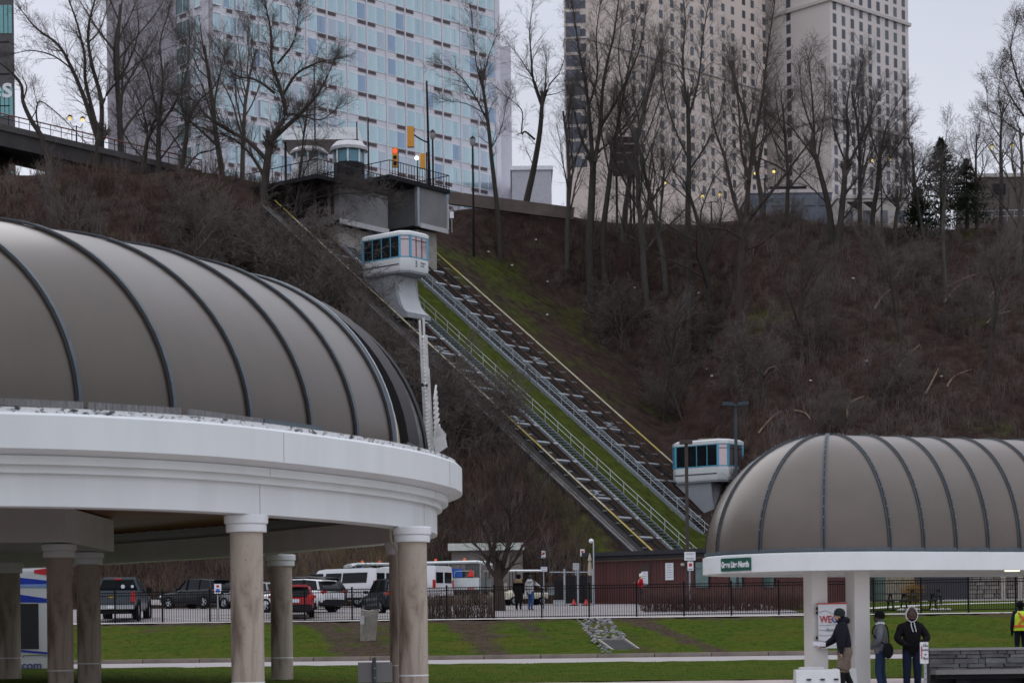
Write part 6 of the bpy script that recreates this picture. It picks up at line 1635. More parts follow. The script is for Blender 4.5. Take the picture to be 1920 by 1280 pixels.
van('white passenger van with long dark side windows, parked behind the dark blue crossover', gnd(648, 1131, 110.5), YL+R(2))
van('second white van mostly hidden behind the first, rear window right of the stone column', gnd(755, 1122, 112), YL+R(4), 5.6, 2.0, 2.2)

# open sided tour tram behind the vans
M_tramw = mat('tram_white', (.62, .66, .66), .45, var=.05); M_blue = mat('tram_blue', (.020, .10, .42), .4, var=.08); M_orange = mat('beacon_orange', (.75, .12, .03), .4)
def tram(label, c0, c1, D0, D1, full=True):
    a, b = P(c0[0], c0[1], D0), P(c1[0], c1[1], D1); d = Vector((b.x-a.x, b.y-a.y, 0)); L = d.length; yaw = math.atan2(d.y, d.x)
    z = TZ((a.x+b.x)/2, (a.y+b.y)/2); t = thing('tour_tram', label, 'tram', ((a.x+b.x)/2, (a.y+b.y)/2, z), 0, 'open tour trams at the back of the lot'); t.rotation_euler = (0, 0, yaw)
    W = Matrix.Translation(t.location) @ Matrix.Rotation(yaw, 4, 'Z'); WM[t.name] = W; h = L/2; zt = (a.z+b.z)/2-z
    m = MB(); m.loft([ringx(x, [(w_, zt-.16+dz), (w_+.05, zt-.08+dz), (w_-.1, zt+dz)]) for x, w_, dz in ((-h-.1, .95, -.10), (-h+.2, 1.1, 0), (h-.2, 1.1, .0), (h+.1, .95, -.08))]); part('roof', m, M_tramw, t, smooth=.9, local=True)
    for x in (-h+.8, h*.3): 
        m = MB(); m.lathe([(.10, 0), (.09, .14), (.03, .18)], (x, 0, zt), 8); part('beacon', m, M_orange, t, local=True)
    m = MB(); m.bx(-h, h, -1.0, 1.0, .58, .80); part('chassis', m, M_black, t, local=True)
    n = max(2, int(L/1.6))
    for k in range(n+1):
        for s in (-1, 1):
            x = -h+.1+(L-.2)*k/n; m = MB(); m.tube([(x, s*1.0, .6), (x, s*1.0, zt-.1)], .025, 5); part('post', m, M_hand, t, local=True)
    for k in range(n):
        x0 = -h+.15+(L-.2)*k/n; x1 = x0+(L-.2)/n-.12
        for s in (-1, 1):
            m = MB(); m.bx(x0, x1, s*1.0-.03, s*1.0+.03, .86, 1.52); part('side_panel', m, M_tramw, t, local=True)
        m = MB(); m.bx(x0+.15, x0+.35, -.9, .9, 1.3, 2.0); m.bx(x0+.35, x0+.8, -.9, .9, 1.2, 1.36); part('seat', m, M_blue if k % 2 == 0 else mat('seat_grey', (.10, .11, .12), .6), t, local=True)
        for s in (-1, 1):
            m = MB(); m.tube(bez([(x0+.3, s*1.04, 1.50), (x0+.3, s*1.04, 1.82), (x0+.45, s*1.04, 1.9), (x1-.45, s*1.04, 1.9), (x1-.3, s*1.04, 1.82), (x1-.3, s*1.04, 1.50)], 3), .022, 5); part('grab_rail', m, M_hand, t, local=True)
    for x in (-h+.9, h-.9):
        for s in (-1, 1): wheel(t, x, s*.9, .34)
    for k in range(3):
        m = MB(); m.bx(h-.55-.14*k, h-.47-.14*k, -1.06, -1.0, .88, .96); part('tail_light', m, M_red, t, local=True)
    m = MB(); m.bx(-h-.03, h+.03, -1.05, 1.05, .79, .87); part('step_board', m, mat('step_grey', (.16, .18, .19), .6), t, local=True)
    return t, W, h, zt
t1, W1, h1, z1 = tram('white roofed open tour tram with blue seat and red slow vehicle triangle', (792, 1057), (914, 1047), 113.6, 112.4)
m = MB(); m.bx(-.75, .80, -1.02, -.96, 1.56, 2.06); part('seat_back', m, M_blue, t1, local=True)
m = MB(); m.bx(.95, h1-.1, -.96, -.92, 1.53, z1-.2); part('rear_screen', m, mat('smoked_screen', (.055, .055, .060), .15), t1, local=True)
m = MB(); tri = [(h1-.85, -1.10, 1.60), (h1-.40, -1.10, 1.60), (h1-.625, -1.10, 2.02)]; m.prism(tri, (0, .03, 0)); part('warning_triangle', m, mat('triangle_red', (.72, .035, .015), .45), t1, local=True)
tram('second open tour tram whose flat white roof shows above the vans', (655, 1058), (742, 1053), 118, 119)

# golf carts
def cart(label, px, py, D, yaw):
    loc = gnd(px, py, D); t = thing('golf_cart', label, 'golf cart', loc, 0, 'golf carts beside the tree'); t.rotation_euler = (0, 0, yaw); WM[t.name] = Matrix.Translation(loc) @ Matrix.Rotation(yaw, 4, 'Z')
    m = MB(); m.loft([ringx(x, [(y, 1.85), (y+.03, 1.89), (y-.1, 1.94)]) for x, y in ((-1.0, .5), (-.8, .6), (.9, .6), (1.05, .5))]); part('roof', m, M_white, t, local=True)
    for x in (-.85, .75):
        for s in (-1, 1): m = MB(); m.tube([(x, s*.5, .5), (x*.95, s*.52, 1.87)], .022, 5); part('post', m, M_black, t, local=True)
    cr_ = mat('cart_cream', (.56, .53, .42), .5)
    m = MB(); m.bx(-.2, .25, -.5, .5, .68, .82); m.bx(-.3, -.18, -.52, -.02, .82, 1.25); m.bx(-.3, -.18, .02, .52, .82, 1.25); part('seat', m, cr_, t, local=True)
    m = MB(); m.loft([ringx(x, [(.5, .35), (.56, .45), (.54, .62), (.45, .68)]) for x in (-1.15, -.2, .3)]); m.loft([ringx(x, [(.5, .32), (.55, .42), (.5, zz), (.4, zz+.06)]) for x, zz in ((.3, .5), (.7, .82), (1.2, .62))]); part('body', m, cr_, t, local=True)
    m = MB(); m.bx(-1.55, -1.1, -.5, .5, .55, .62); m.bx(-1.55, -1.5, -.5, .5, .62, 1.0); part('rear_rack', m, M_galv, t, local=True)
    for x in (-.8, .85):
        for s in (-1, 1): wheel(t, x, s*.48, .24, .18)
    return t
cart('golf cart with white roof and cream seats right of the tree', 985, 1108, 110, R(200)); cart('golf cart partly hidden behind the tree trunk', 938, 1108, 113, R(170))

# long low shed with white eave behind the trams
a, b = P(840, 1032, 117), P(983, 1026, 117)
sh = thing('shed', 'low grey shed with long white eave behind the tour tram and the tree', 'building', ((a.x+b.x)/2, 117, TZ(a.x, 117)))
m = MB(); m.bx(a.x+.2, b.x-.1, 117.2, 120, 2.6, a.z); part('wall', m, mat('shed_wall', (.19, .165, .155), .85, var=.15), sh)
m = MB(); m.bx(a.x, b.x, 116.8, 120.4, a.z, a.z+.42); part('eave', m, mat('eave_white', (.48, .50, .46), .6, var=.12), sh)

# ------------------------------------------------------------------ striped tour bus seen between the left columns
bus = thing('tour_bus', 'white tour bus with blue and red stripes seen between the left stone columns', 'bus', (P(60, 1280, 62).x-4.2, 62, .42))
xr = P(92, 1280, 62).x; x0 = xr-11.5; zt = P(58, 1064, 62).z
m = MB(); m.bx(x0, xr, 62, 64.5, .46, zt-.1); m.bx(x0+.1, xr-.1, 62.1, 64.4, zt-.1, zt); part('body', m, carpaint('bus_white', (.62, .64, .67)), bus)
m = MB(); m.bx(x0+.3, xr-.3, 61.985, 62.02, P(58, 1216, 62).z, P(58, 1131, 62).z); part('window', m, M_glass, bus)
def slant(px0, yl0, yl1, px1, yr0, yr1, mm, nm, off):
    m = MB(); pts = [P(px0, yl0, 62), P(px1, yr0, 62), P(px1, yr1, 62), P(px0, yl1, 62)]; m.prism([(p.x, 62-off, p.z) for p in pts], (0, .008, 0)); part(nm, m, mm, bus)
MbB = mat('stripe_blue', (.010, .045, .42), .4); MbR = mat('stripe_red', (.55, .02, .035), .4)
slant(-20, 1076, 1098, 92, 1088, 1100, MbB, 'stripe', .010); slant(-20, 1105, 1128, 92, 1122, 1129, MbB, 'stripe', .012); slant(64, 1068, 1074, 92, 1064, 1078, MbR, 'stripe', .014); slant(-20, 1096, 1100, 92, 1094, 1101, mat('stripe_pale', (.20, .32, .62), .4), 'stripe', .016)
slant(-20, 1212, 1216, 92, 1222, 1226, MbB, 'stripe', .018)
put_text(bus, 'falls.com', .36, (P(79, 1247, 62).x, 61.98, P(60, 1247, 62).z), (1, 0, 0), (0, 0, 1), mat('bus_letter', (.10, .13, .28), .5), .01, 'RIGHT')
m = MB(); pL = P(43, 1228, 62); pR_ = P(86, 1278, 62); 
for q0, q1 in (((pL.x, pL.z), (pR_.x, pL.z)), ((pL.x, pL.z), (pL.x, .8)), ((pR_.x, pL.z), (pR_.x, .8))): m.beam((q0[0], 61.99, q0[1]), (q1[0], 61.99, q1[1]), .012, .015)
part('hatch_seam', m, M_dark, bus)
m = MB(); m.bx(x0+.3, xr-.3, 62.2, 64.3, .34, .459); part('skirt', m, M_black, bus)
for x in (x0+2.2, xr-3.0):
    for y in (62.14, 64.36):
        m = MB(); m.lathe([(.3, -.13), (.47, -.13), (.5, 0), (.47, .13), (.3, .13)], (x, y, .86), 20, 0, Matrix.Rotation(R(90), 3, 'X')); part('wheel', m, M_rubber, bus)

# ------------------------------------------------------------------ maroon ticket building at the foot of the incline
wd = Vector((.84, -.543, 0)); wn_ = Vector((-.543, -.84, 0))       # along the wall to the right; outward
o = gnd(1114, 1134, 111.5); o.z = TZ(o.x, o.y)
mb_ = thing('ticket_building', 'low maroon boarded building with black flat roof at the foot of the incline', 'building', o)
M_maroon = mat('maroon_board', (.078, .020, .018), .6, var=.25, scale=1.2, stretch=(5, 5, .6), rand=.12)
def wp(px, py, off=0.0): return Pplane(px, py, o+wn_*off, wn_)
ztop = wp(1150, 1052).z; LW = 13.0
def wbox(mb, u0, u1, z0, z1, d0, d1):
    q_ = [o+wd*u0+wn_*d0, o+wd*u1+wn_*d0, o+wd*u1+wn_*d1, o+wd*u0+wn_*d1]; mb.prism([Vector((p.x, p.y, z0)) for p in q_], (0, 0, z1-z0)); return mb
def u_of(px, py=1090): return (wp(px, py)-o).dot(wd)
m = MB(); wbox(m, 0, LW, o.z-.3, ztop, -5, -.03); part('wall', m, M_maroon, mb_)
nb = int(LW/.21)
bm_ = MB(); bm_.box((0, 0, (ztop-o.z)/2), (.195, .03, ztop-o.z)); me_b = mesh_of('wall_board', bm_, M_maroon, None, 0)
for k in range(nb):
    q_ = o+wd*(.105+.21*k)-wn_*.012; oo = part('wall_board', me_b, None, mb_); oo.location = Vector((q_.x, q_.y, o.z))-Vector(mb_.location); oo.rotation_euler = (0, 0, math.atan2(wd.y, wd.x))
m = MB(); wbox(m, -.15, LW+.1, ztop, ztop+.09, -5.2, .12); part('roof_trim', m, mat('trim_tan', (.20, .15, .10), .7), mb_)
m = MB(); wbox(m, -.35, LW+.2, ztop+.09, ztop+.30, -5.4, .30); wbox(m, -.5, LW+.3, ztop+.30, ztop+.52, -5.6, .45); part('roof', m, mat('roof_black', (.018, .018, .024), .7, var=.2), mb_)
def wpanel(name, px0, py0, px1, py1, off, mm, th_=.03, parent=None):
    u0, u1 = u_of(px0, (py0+py1)/2), u_of(px1, (py0+py1)/2); z1_, z0_ = wp((px0+px1)/2, py0).z, wp((px0+px1)/2, py1).z
    m = MB(); wbox(m, u0, u1, z0_, z1_, off, off+th_); return part(name, m, mm, parent or mb_), u0, u1, z0_, z1_
dd, *_ = wpanel('door', 1199, 1056, 1220, 1134, .01, mat('door_brown', (.045, .022, .016), .6, var=.15))
for k, (px0, py0, px1, py1, lb) in enumerate(((1204, 1071, 1216, 1096, 'smaller white notice board on the maroon wall beside the door'), (1249, 1055, 1264, 1087, 'larger white notice board on the maroon wall'))):
    u0, u1 = u_of(px0), u_of(px1); za, zb_ = wp(px0, py1).z, wp(px0, py0).z; c = o+wd*(u0+u1)/2+wn_*.06
    pt_ = thing('notice_board', lb, 'notice board', (c.x, c.y, za)); m = MB(); wbox(m, u0, u1, za, zb_, .045, .08); part('panel', m, M_sign, pt_)
    for r_ in range(6):
        m = MB(); zz = zb_-.12-.13*r_; wbox(m, u0+.06+(.05 if r_ < 3 else 0), u1-.06-(.05 if r_ < 3 else 0), zz-.015, zz+.012, .081, .086); part('print_line', m, mat('print_grey', (.25, .28, .36), .5), pt_)
for px0, px1 in ((1305, 1329), (1370, 1392), (1432, 1452)):
    fr_, u0, u1, z0_, z1_ = wpanel('window', px0-2, 1051, px1+2, 1103, .012, M_dark, .05)
    zm = z1_-(z1_-z0_)*.27
    for a_, b_ in ((z0_+.05, zm-.03), (zm+.03, z1_-.06)):
        m = MB(); wbox(m, u0+.07, u1-.07, a_, b_, .063, .075); part('pane', m, mat('green_pane', (.10, .15, .15), .08, metal=.5), fr_)
    m = MB(); wbox(m, u0+.02, u1-.02, zm-.025, zm+.025, .063, .082); part('transom', m, M_bluegrey, fr_)
for px in (1282, 1392):
    c = wp(px, 1058)+wn_*.12; m = MB(); m.sphere(c, .13, 10, 8, 0, 1, 1, .8); part('wall_lamp', m, mat('lamp_pale', (.45, .42, .38), .4), mb_)
# camera pole at its left corner
cpz = thing('camera_pole', 'white security camera globe on a pole at the left corner of the maroon building', 'camera', gnd(1114, 1134, 110.5)); c = P(1110, 1013, 110.5)
m = MB(); m.tube([(cpz.location.x, 110.5, 2.8), (cpz.location.x, 110.5, c.z+.02), (c.x+.05, 110.5, c.z+.05)], .035, 6); part('pole', m, M_hand, cpz); m = MB(); m.sphere((c.x-.05, 110.5, c.z-.02), .13, 12, 8); part('camera_globe', m, M_white, cpz)
m = MB(); c = P(1106, 1060, 110.8); m.lathe([(.22, 2.8-c.z), (.10, .05), (.06, .25), (.12, .3), (.02, .7)], c, 8); single('umbrella', m, mat('umbrella_beige', (.42, .36, .28), .7), 'closed beige parasol at the left corner of the maroon building', 'umbrella')

# storage cage gates with dark slats and red cones
cage = thing('gate_cage', 'chain link gates with dark privacy slats left of the maroon building', 'gate', gnd(1085, 1132, 108))
for px in (1059, 1084, 1112):
    g_ = gnd(px, 1132, 108); m = MB(); m.tube([g_, (g_.x, g_.y, P(px, 1066, 108).z)], .06, 7); part('gate_post', m, M_galv, cage)
for px0, px1, py0 in ((1039, 1056, 1086), (1061, 1082, 1078), (1087, 1110, 1078)):
    n_ = 9
    for k in range(n_):
        xa = P(px0+(px1-px0)*k/n_, 1100, 108).x; xb = P(px0+(px1-px0)*(k+.9)/n_, 1100, 108).x
        m = MB(); m.bx(xa, xb, 107.97, 108.02, TZ(xa, 108)+.12, P(px0, py0+RNG.uniform(-1, 2), 108).z); part('gate_slat', m, M_dark, cage)
a, b = P(1030, 1072, 108), P(1112, 1072, 108); m = MB(); m.tube([a, b], .03, 5); m.tube([(a.x, 108, a.z-.9), (b.x, 108, b.z-.9)], .025, 5); part('gate_rail', m, M_galv, cage)
for k, (px, lb) in enumerate(((1076, 'red traffic cone left of its twin at the dark slatted gates'), (1099, 'red traffic cone right of its twin at the dark slatted gates'))):
    g_ = gnd(px, 1131, 106.8); tcn = thing('traffic_cone', lb, 'traffic cone', g_, 0, 'red cones at the gates')
    m = MB(); m.lathe([(.15, .04), (.11, .08), (.04, .32), (.03, .33)], g_, 14); part('cone', m, mat('cone_red', (.50, .020, .014), .55), tcn); m = MB(); m.box(g_+Vector((0, 0, .025)), (.42, .42, .05)); part('base', m, M_dark, tcn)
bn = gnd(1048, 1128, 107); m = MB(); m.box(bn+Vector((0, 0, .13)), (.6, .4, .26)); m.box(bn+Vector((0, 0, .28)), (.64, .44, .05)); single('crate', m, mat('crate_grey', (.36, .37, .38), .6), 'pale grey low box on the ground left of the gates', 'box')

# small signs on posts in the lot
def sign_post(label, px0, py0, px1, py1, D, pyb, material=M_sign, deco=None, polem=None, name='sign_post', thick=.02):
    c = P((px0+px1)/2, (py0+py1)/2, D); g_ = gnd((px0+px1)/2, pyb, D); t = thing(name, label, 'sign', g_)
    m = MB(); m.tube([(g_.x, D+.03, g_.z-.1), (g_.x, D+.03, c.z)], .03, 6); part('post', m, polem or M_galv, t)
    hx, hz = (px1-px0)/2*D/F, (py1-py0)/2*D/F
    m = MB(); m.bx(c.x-hx, c.x+hx, D-.03, D-.03+thick, c.z-hz, c.z+hz); part('panel', m, material, t)
    if deco: deco(t, c, hx, hz, D-.035)
    return t, c, hx, hz
def nostop(t, c, hx, hz, y):
    m = MB(); r_ = hx*.62; m.lathe([(r_, -.004), (r_, .004)], (c.x, y, c.z+hz*.25), 16, 0, Matrix.Rotation(R(90), 3, 'X')); part('prohibition_disc', m, M_signred, t)
    m = MB(); m.bx(c.x-hx*.7, c.x+hx*.7, y-.004, y+.004, c.z-hz*.75, c.z-hz*.6); part('print_line', m, M_ink, t)
def lines(n, col=None):
    def f(t, c, hx, hz, y):
        for k in range(n):
            zz = c.z+hz*(.55-1.1*k/max(1, n-1)); m = MB(); m.bx(c.x-hx*.7, c.x+hx*.7, y-.004, y+.004, zz-hz*.08, zz+hz*.08); part('print_line', m, col or mat('print_grey', (.25, .28, .36), .5), t)
    return f
sign_post('no stopping sign with red disc on a dark post left of the gates', 1015, 1032, 1023, 1046, 100, 1140, M_sign, nostop, M_dark)
sign_post('no stopping sign with red disc above the gates', 1088, 1029, 1096, 1042, 112, 1133, M_sign, nostop, M_dark)
sign_post('blank white sign on a pale post behind the two walkers', 1014, 1062, 1026, 1071, 99, 1140, M_sign, lines(2))
sign_post('grey sign back on a post among the gates', 1074, 1055, 1086, 1068, 109, 1133, mat('sign_back', (.40, .42, .44), .5))
def access(t, c, hx, hz, y):
    m = MB(); m.bx(c.x-hx*.55, c.x+hx*.55, y-.004, y+.004, c.z-hz*.75, c.z-hz*.02); part('blue_symbol', m, mat('access_blue', (.03, .13, .55), .4), t)
    m = MB(); m.lathe([(hx*.42, -.004), (hx*.42, .004)], (c.x, y, c.z+hz*.5), 14, 0, Matrix.Rotation(R(90), 3, 'X')); part('prohibition_disc', m, M_signred, t)
sign_post('disabled parking sign with blue symbol on a thin post in front of the charcoal crossover', 402, 1094, 415, 1112, 88.5, 1160, M_sign, access)
# parking sign in front of the maroon building: brown tall pole with lamp head, white plate and no parking plate
D = 100
bp_ = thing('lamp_post', 'brown square lamp post in front of the incline, left of the lower car', 'lamp post', gnd(1291, 1140, D))
a = P(1286, 832, D); g_ = bp_.location; m = MB(); m.box(((a.x+g_.x)/2, D, (a.z+g_.z)/2), (.16, .16, a.z-g_.z)); part('pole', m, mat('pole_brown', (.040, .028, .024), .6, var=.15), bp_)
m = MB(); m.box((a.x, D, a.z+.1), (.62, .5, .2)); part('lamp_head', m, mat('pole_brown', (0, 0, 0)), bp_)
t, c, hx, hz = sign_post('white rectangular sign plate on the brown lamp post by the maroon building', 1283, 1034, 1304, 1050, D-.3, 1140, M_sign, lines(2))
t, c, hx, hz = sign_post('no parking plate with red symbol below the white sign on the brown lamp post', 1289, 1052, 1300, 1069, D-.34, 1140, M_sign, nostop)
D = 96
dl = thing('lamp_post', 'tall dark blue double headed lamp post in front of the lower incline car', 'lamp post', gnd(1388, 1140, D)); a = P(1379, 760, D); g_ = dl.location
M_navy = mat('pole_navy', (.022, .034, .048), .5, var=.1)
m = MB(); m.tube([(a.x, D, g_.z), (a.x, D, a.z)], .075, 10); part('pole', m, M_navy, dl)
for s in (-1, 1): m = MB(); m.box((a.x+s*.36, D, a.z+.08), (.52, .42, .17), Matrix.Rotation(R(-s*4), 3, 'Y')); part('lamp_head', m, M_navy, dl)
m = MB(); m.bx(a.x-.14, a.x+.14, D-.1, D+.1, a.z-.05, a.z+.1); part('bracket', m, M_navy, dl)

# ------------------------------------------------------------------ stone building, bin and tables on the right behind the fence
D = 112
sbld = thing('stone_building', 'low stone walled building seen under the right shelter beyond the lawn', 'building', (P(1740, 1095, D).x, D, 2.95))
xa, xb = P(1508, 1090, D).x, P(2000, 1090, D).x
M_stn = mat('building_stone', (.20, .18, .165), .9, var=.25, scale=1.2, bump=.3, rand=.25)
m = MB(); m.bx(xa, xb, D+.12, D+5, 2.6, 6.2); part('wall', m, mat('mortar', (.11, .10, .095), .9), sbld)
rg = random.Random(5); zc = 2.9; cnt = 0
shared_st = []
for k in range(6):
    w_ = .35+.09*k; b_ = MB(); b_.box((0, 0, 0), (w_, .14, .2), None, 0, .96); shared_st.append((w_, mesh_of('stone', b_, M_stn, None, 0)))
while zc < 5.2:
    x = xa
    while x < xb-.2 and cnt < 300:
        w_, me_ = shared_st[rg.randrange(6)]
        if not (P(1660, 1090, D).x < x < P(1722, 1090, D).x): oo = part('stone', me_, None, sbld); oo.location = Vector((x+w_/2, D+.06+rg.uniform(-.02, .02), zc))-sbld.location; cnt += 1
        x += w_+.03
    zc += .235
m = MB(); m.bx(P(1712, 1090, D).x, P(1815, 1090, D).x, D-.05, D+.2, 2.9, 5.6); part('door', m, mat('bay_door', (.025, .022, .035), .5, var=.2), sbld)
m = MB(); m.bx(P(1656, 1090, D).x, P(1712, 1090, D).x, D-.35, D-.3, 2.9, 5.4); part('reed_screen', m, mat('reed_screen', (.24, .215, .16), .8, var=.5, scale=6, stretch=(3, 3, .7)), sbld)
m = MB(); m.bx(xa-.3, xb, D-.5, D+5.3, 6.2, 6.5); part('roof', m, M_dark, sbld)
for px in (1880, 1912):
    m = MB(); x = P(px, 1090, D).x; m.bx(x-.14, x+.14, D-.2, D+.1, 2.9, 5); part('pilaster', m, mat('pilaster_tan', (.36, .32, .29), .8), sbld)
g_ = gnd(1646, 1098, 108); m = MB(); m.lathe([(.42, 0), (.42, 2.6), (.36, 2.7)], g_, 18); single('tank', m, mat('tank_green', (.045, .075, .06), .5), 'dark green cylindrical tank by the stone building under the shelter', 'tank')
m = MB(); g_ = gnd(1712, 1112, 104)
C = Tubes(); rg = random.Random(8)
for i in range(260):
    d = rdir(rg, Vector((0, 0, 1)), rg.uniform(0, .9)); C.add([g_+Vector((rg.gauss(0, .15), rg.gauss(0, .15), 0)), g_+d*rg.uniform(.8, 1.5)], [.02, .01], 3)
me = C.mesh('shrub', mat('shrub_ochre', (.20, .11, .02), .9, var=.3)); ob = bpy.data.objects.new('shrub', me); COL.objects.link(ob); tag(ob, 'rounded ochre shrub in front of the stone building under the shelter', 'shrub')
# table with benches
def picnic(label, px, py, D, L):
    g_ = gnd(px, py, D); t = thing('picnic_table', label, 'table', g_, 0, 'dark tables and benches beyond the fence'); dk_ = mat('table_black', (.022, .022, .024), .5, var=.15)
    for k in range(4): m = MB(); m.box(g_+Vector((0, -.33+.22*k, .75)), (L, .18, .045)); part('table_board', m, dk_, t)
    for s in (-1, 1):
        for k in range(2): m = MB(); m.box(g_+Vector((0, s*(.72+.2*k), .45)), (L, .17, .04)); part('bench_board', m, dk_, t)
        for x in (-L*.35, L*.35): m = MB(); m.beam(g_+Vector((x, s*.75, 0)), g_+Vector((x, s*.2, .73)), .07, .07); part('leg', m, dk_, t)
    for x in (-L*.35, L*.35): m = MB(); m.box(g_+Vector((x, 0, .41)), (.07, 1.7, .06)); part('brace', m, dk_, t)
    return t
picnic('dark picnic table behind the fence right of the white hooded man', 1722, 1136, 91, 1.9); picnic('dark picnic table further back beyond the first one', 1735, 1118, 98, 1.8); picnic('dark bench table behind the fence between the shelter column and the hooded man', 1645, 1128, 91, 1.7)
rb_ = gnd(1728, 1140, 88.0)
for i in range(14):
    m = MB(); q_ = rb_+Vector((RNG.uniform(-1.3, 1.5), RNG.uniform(-.2, .4), .08)); m.sphere(q_, RNG.uniform(.09, .16), 7, 5, 0, 1.2, 1, .7); single('garden_stone', m, mat('pale_stone', (.36, .34, .33), .9, var=.2), 'pale stone in the low row beneath the picnic table behind the fence', 'stone', 'pale stones under the picnic table', smooth=0)

# ------------------------------------------------------------------ on the bank: rocks, drain grate, concrete stump
M_rock = mat('rock_pale', (.20, .195, .20), .9, var=.4, scale=3, bump=.4, rand=.4)
rk = []
for k in range(6):
    rg = random.Random(40+k); b_ = bmesh.new(); bmesh.ops.create_icosphere(b_, subdivisions=1, radius=1)
    for v in b_.verts: v.co *= rg.uniform(.72, 1.15)
    me = bpy.data.meshes.new('rock'); b_.to_mesh(me); b_.free(); me.materials.append(M_rock); rk.append(me)
rg = random.Random(77); placed = []
for i in range(2200):
    if len(placed) >= 135: break
    u = rg.random(); v = rg.random()
    px = 1078+95*u*(.55+.45*v)+58*v*.8; py = 1166+50*v
    pxl = 1078+52*v; pxr = 1145+48*v
    px = pxl+(pxr-pxl)*u
    yv = 82.3-10.5*v; x = P(px, py, yv).x; z = float(np.interp(yv, FLY, FLZ))
    s_ = rg.uniform(.06, .145)*(1 if v < .75 else .8)
    if abs(x-.32-P(1163, 1210, 73.9).x) < .75 and yv < 75.2: continue
    if any((x-a_)**2+(yv-b_)**2 < ((s_+c_)*.92)**2 for a_, b_, c_ in placed): continue
    placed.append((x, yv, s_)); oo = bpy.data.objects.new('rock', rk[rg.randrange(6)]); COL.objects.link(oo); oo.location = (x, yv, z+s_*.2+.03); oo.scale = (s_*1.25, s_, s_*.6); oo.rotation_euler = (rg.uniform(-.4, .4), rg.uniform(-.4, .4), rg.uniform(0, 6))
    tag(oo, 'pale grey rock in the riprap spill above the drain grate', 'rock', 'rocks spilling down the grass bank')
gr = thing('drain_grate', 'dark square drain grate in a pale frame at the foot of the rocks', 'drain grate', (P(1163, 1210, 73.2).x, 73.2, .75))
sl_ = math.atan2(1.26, 10.1)
def gp(u, v, h_=0): return Vector((gr.location.x+u-.32*v, 73.9+v*1.2, float(np.interp(73.9+v*1.2, FLY, FLZ))+.10+.12*v+h_))
for a_, b_ in (((-.5, -.75), (.5, -.75)), ((-.5, .75), (.5, .75)), ((-.5, -.75), (-.5, .75)), ((.5, -.75), (.5, .75))): m = MB(); m.beam(gp(*a_), gp(*b_), .07, .06); part('frame', m, M_conc, gr)
m = MB(); m.add([gp(-.46, -.7, -.02), gp(.46, -.7, -.02), gp(.46, .7, -.02), gp(-.46, .7, -.02)], [(0, 1, 2, 3)]); m.add([gp(-.46, -.7, -.06), gp(.46, -.7, -.06), gp(.46, .7, -.06), gp(-.46, .7, -.06)], [(0, 1, 2, 3)]); part('pit_cover', m, M_dark, gr)
for k in range(9): m = MB(); u = -.4+.1*k; m.beam(gp(u, -.7), gp(u, .7), .025, .03); part('grate_bar', m, mat('grate_steel', (.07, .075, .08), .5), gr)
# concrete stump with a plate
g_ = P(691, 1198, 76.5); zg = float(np.interp(76.5, FLY, FLZ)); stp = thing('concrete_stump', 'rough grey concrete stump with a small plate standing on the grass bank', 'concrete post', (g_.x, 76.5, zg)); zt = P(691, 1143, 76.5).z
m = MB(); rings = []; rg = random.Random(4)
for k in range(7):
    f = k/6; z = zg-.25+(zt-zg+.25)*f; rings.append([Vector((g_.x-.04+.10*f+(.29+.05*f)*math.cos(a_)*(1+.04*rg.uniform(-1, 1)), 76.5+.3*math.sin(a_)*(1+.04*rg.uniform(-1, 1)), z+(.04*math.cos(a_*2) if k == 6 else 0))) for a_ in [2*math.pi*j/14 for j in range(14)]])
m.loft(rings); part('block', m, mat('stump_concrete', (.22, .205, .18), .95, var=.3, scale=3, bump=.5), stp)
c = P(679, 1161, 76.1); m = MB(); m.bx(c.x-.08, c.x+.08, 76.12, 76.16, c.z-.17, c.z+.17); part('plate', m, mat('plate_grey', (.36, .37, .38), .5), stp)
# back of a sign near the pavilion
D = 44.5; a, b = P(671, 1241, D), P(736, 1278, D); sgb = thing('sign', 'grey back of a road sign on a post left of the right end column', 'sign', (P(702, 1280, D).x, D, TZ(-3, D)))
m = MB(); m.bx(a.x, b.x, D, D+.012, b.z, a.z); part('panel', m, mat('sign_back_grey', (.27, .27, .275), .5, var=.05), sgb)
c = P(703, 1250, D); m = MB(); m.box((c.x, D-.035, (c.z+.12)/2+.1), (.06, .05, c.z+.12)); m.box((c.x-.045, D-.02, (c.z+.1)/2+.1), (.03, .02, c.z+.1)); part('post', m, mat('post_green_grey', (.10, .125, .125), .5, metal=.3), sgb)
for dz in (0, -.22): m = MB(); m.lathe([(.022, 0), (.022, .03)], (c.x, D-.07, c.z+dz-.02), 8, 0, Matrix.Rotation(R(90), 3, 'X')); part('bolt', m, M_galv, sgb)

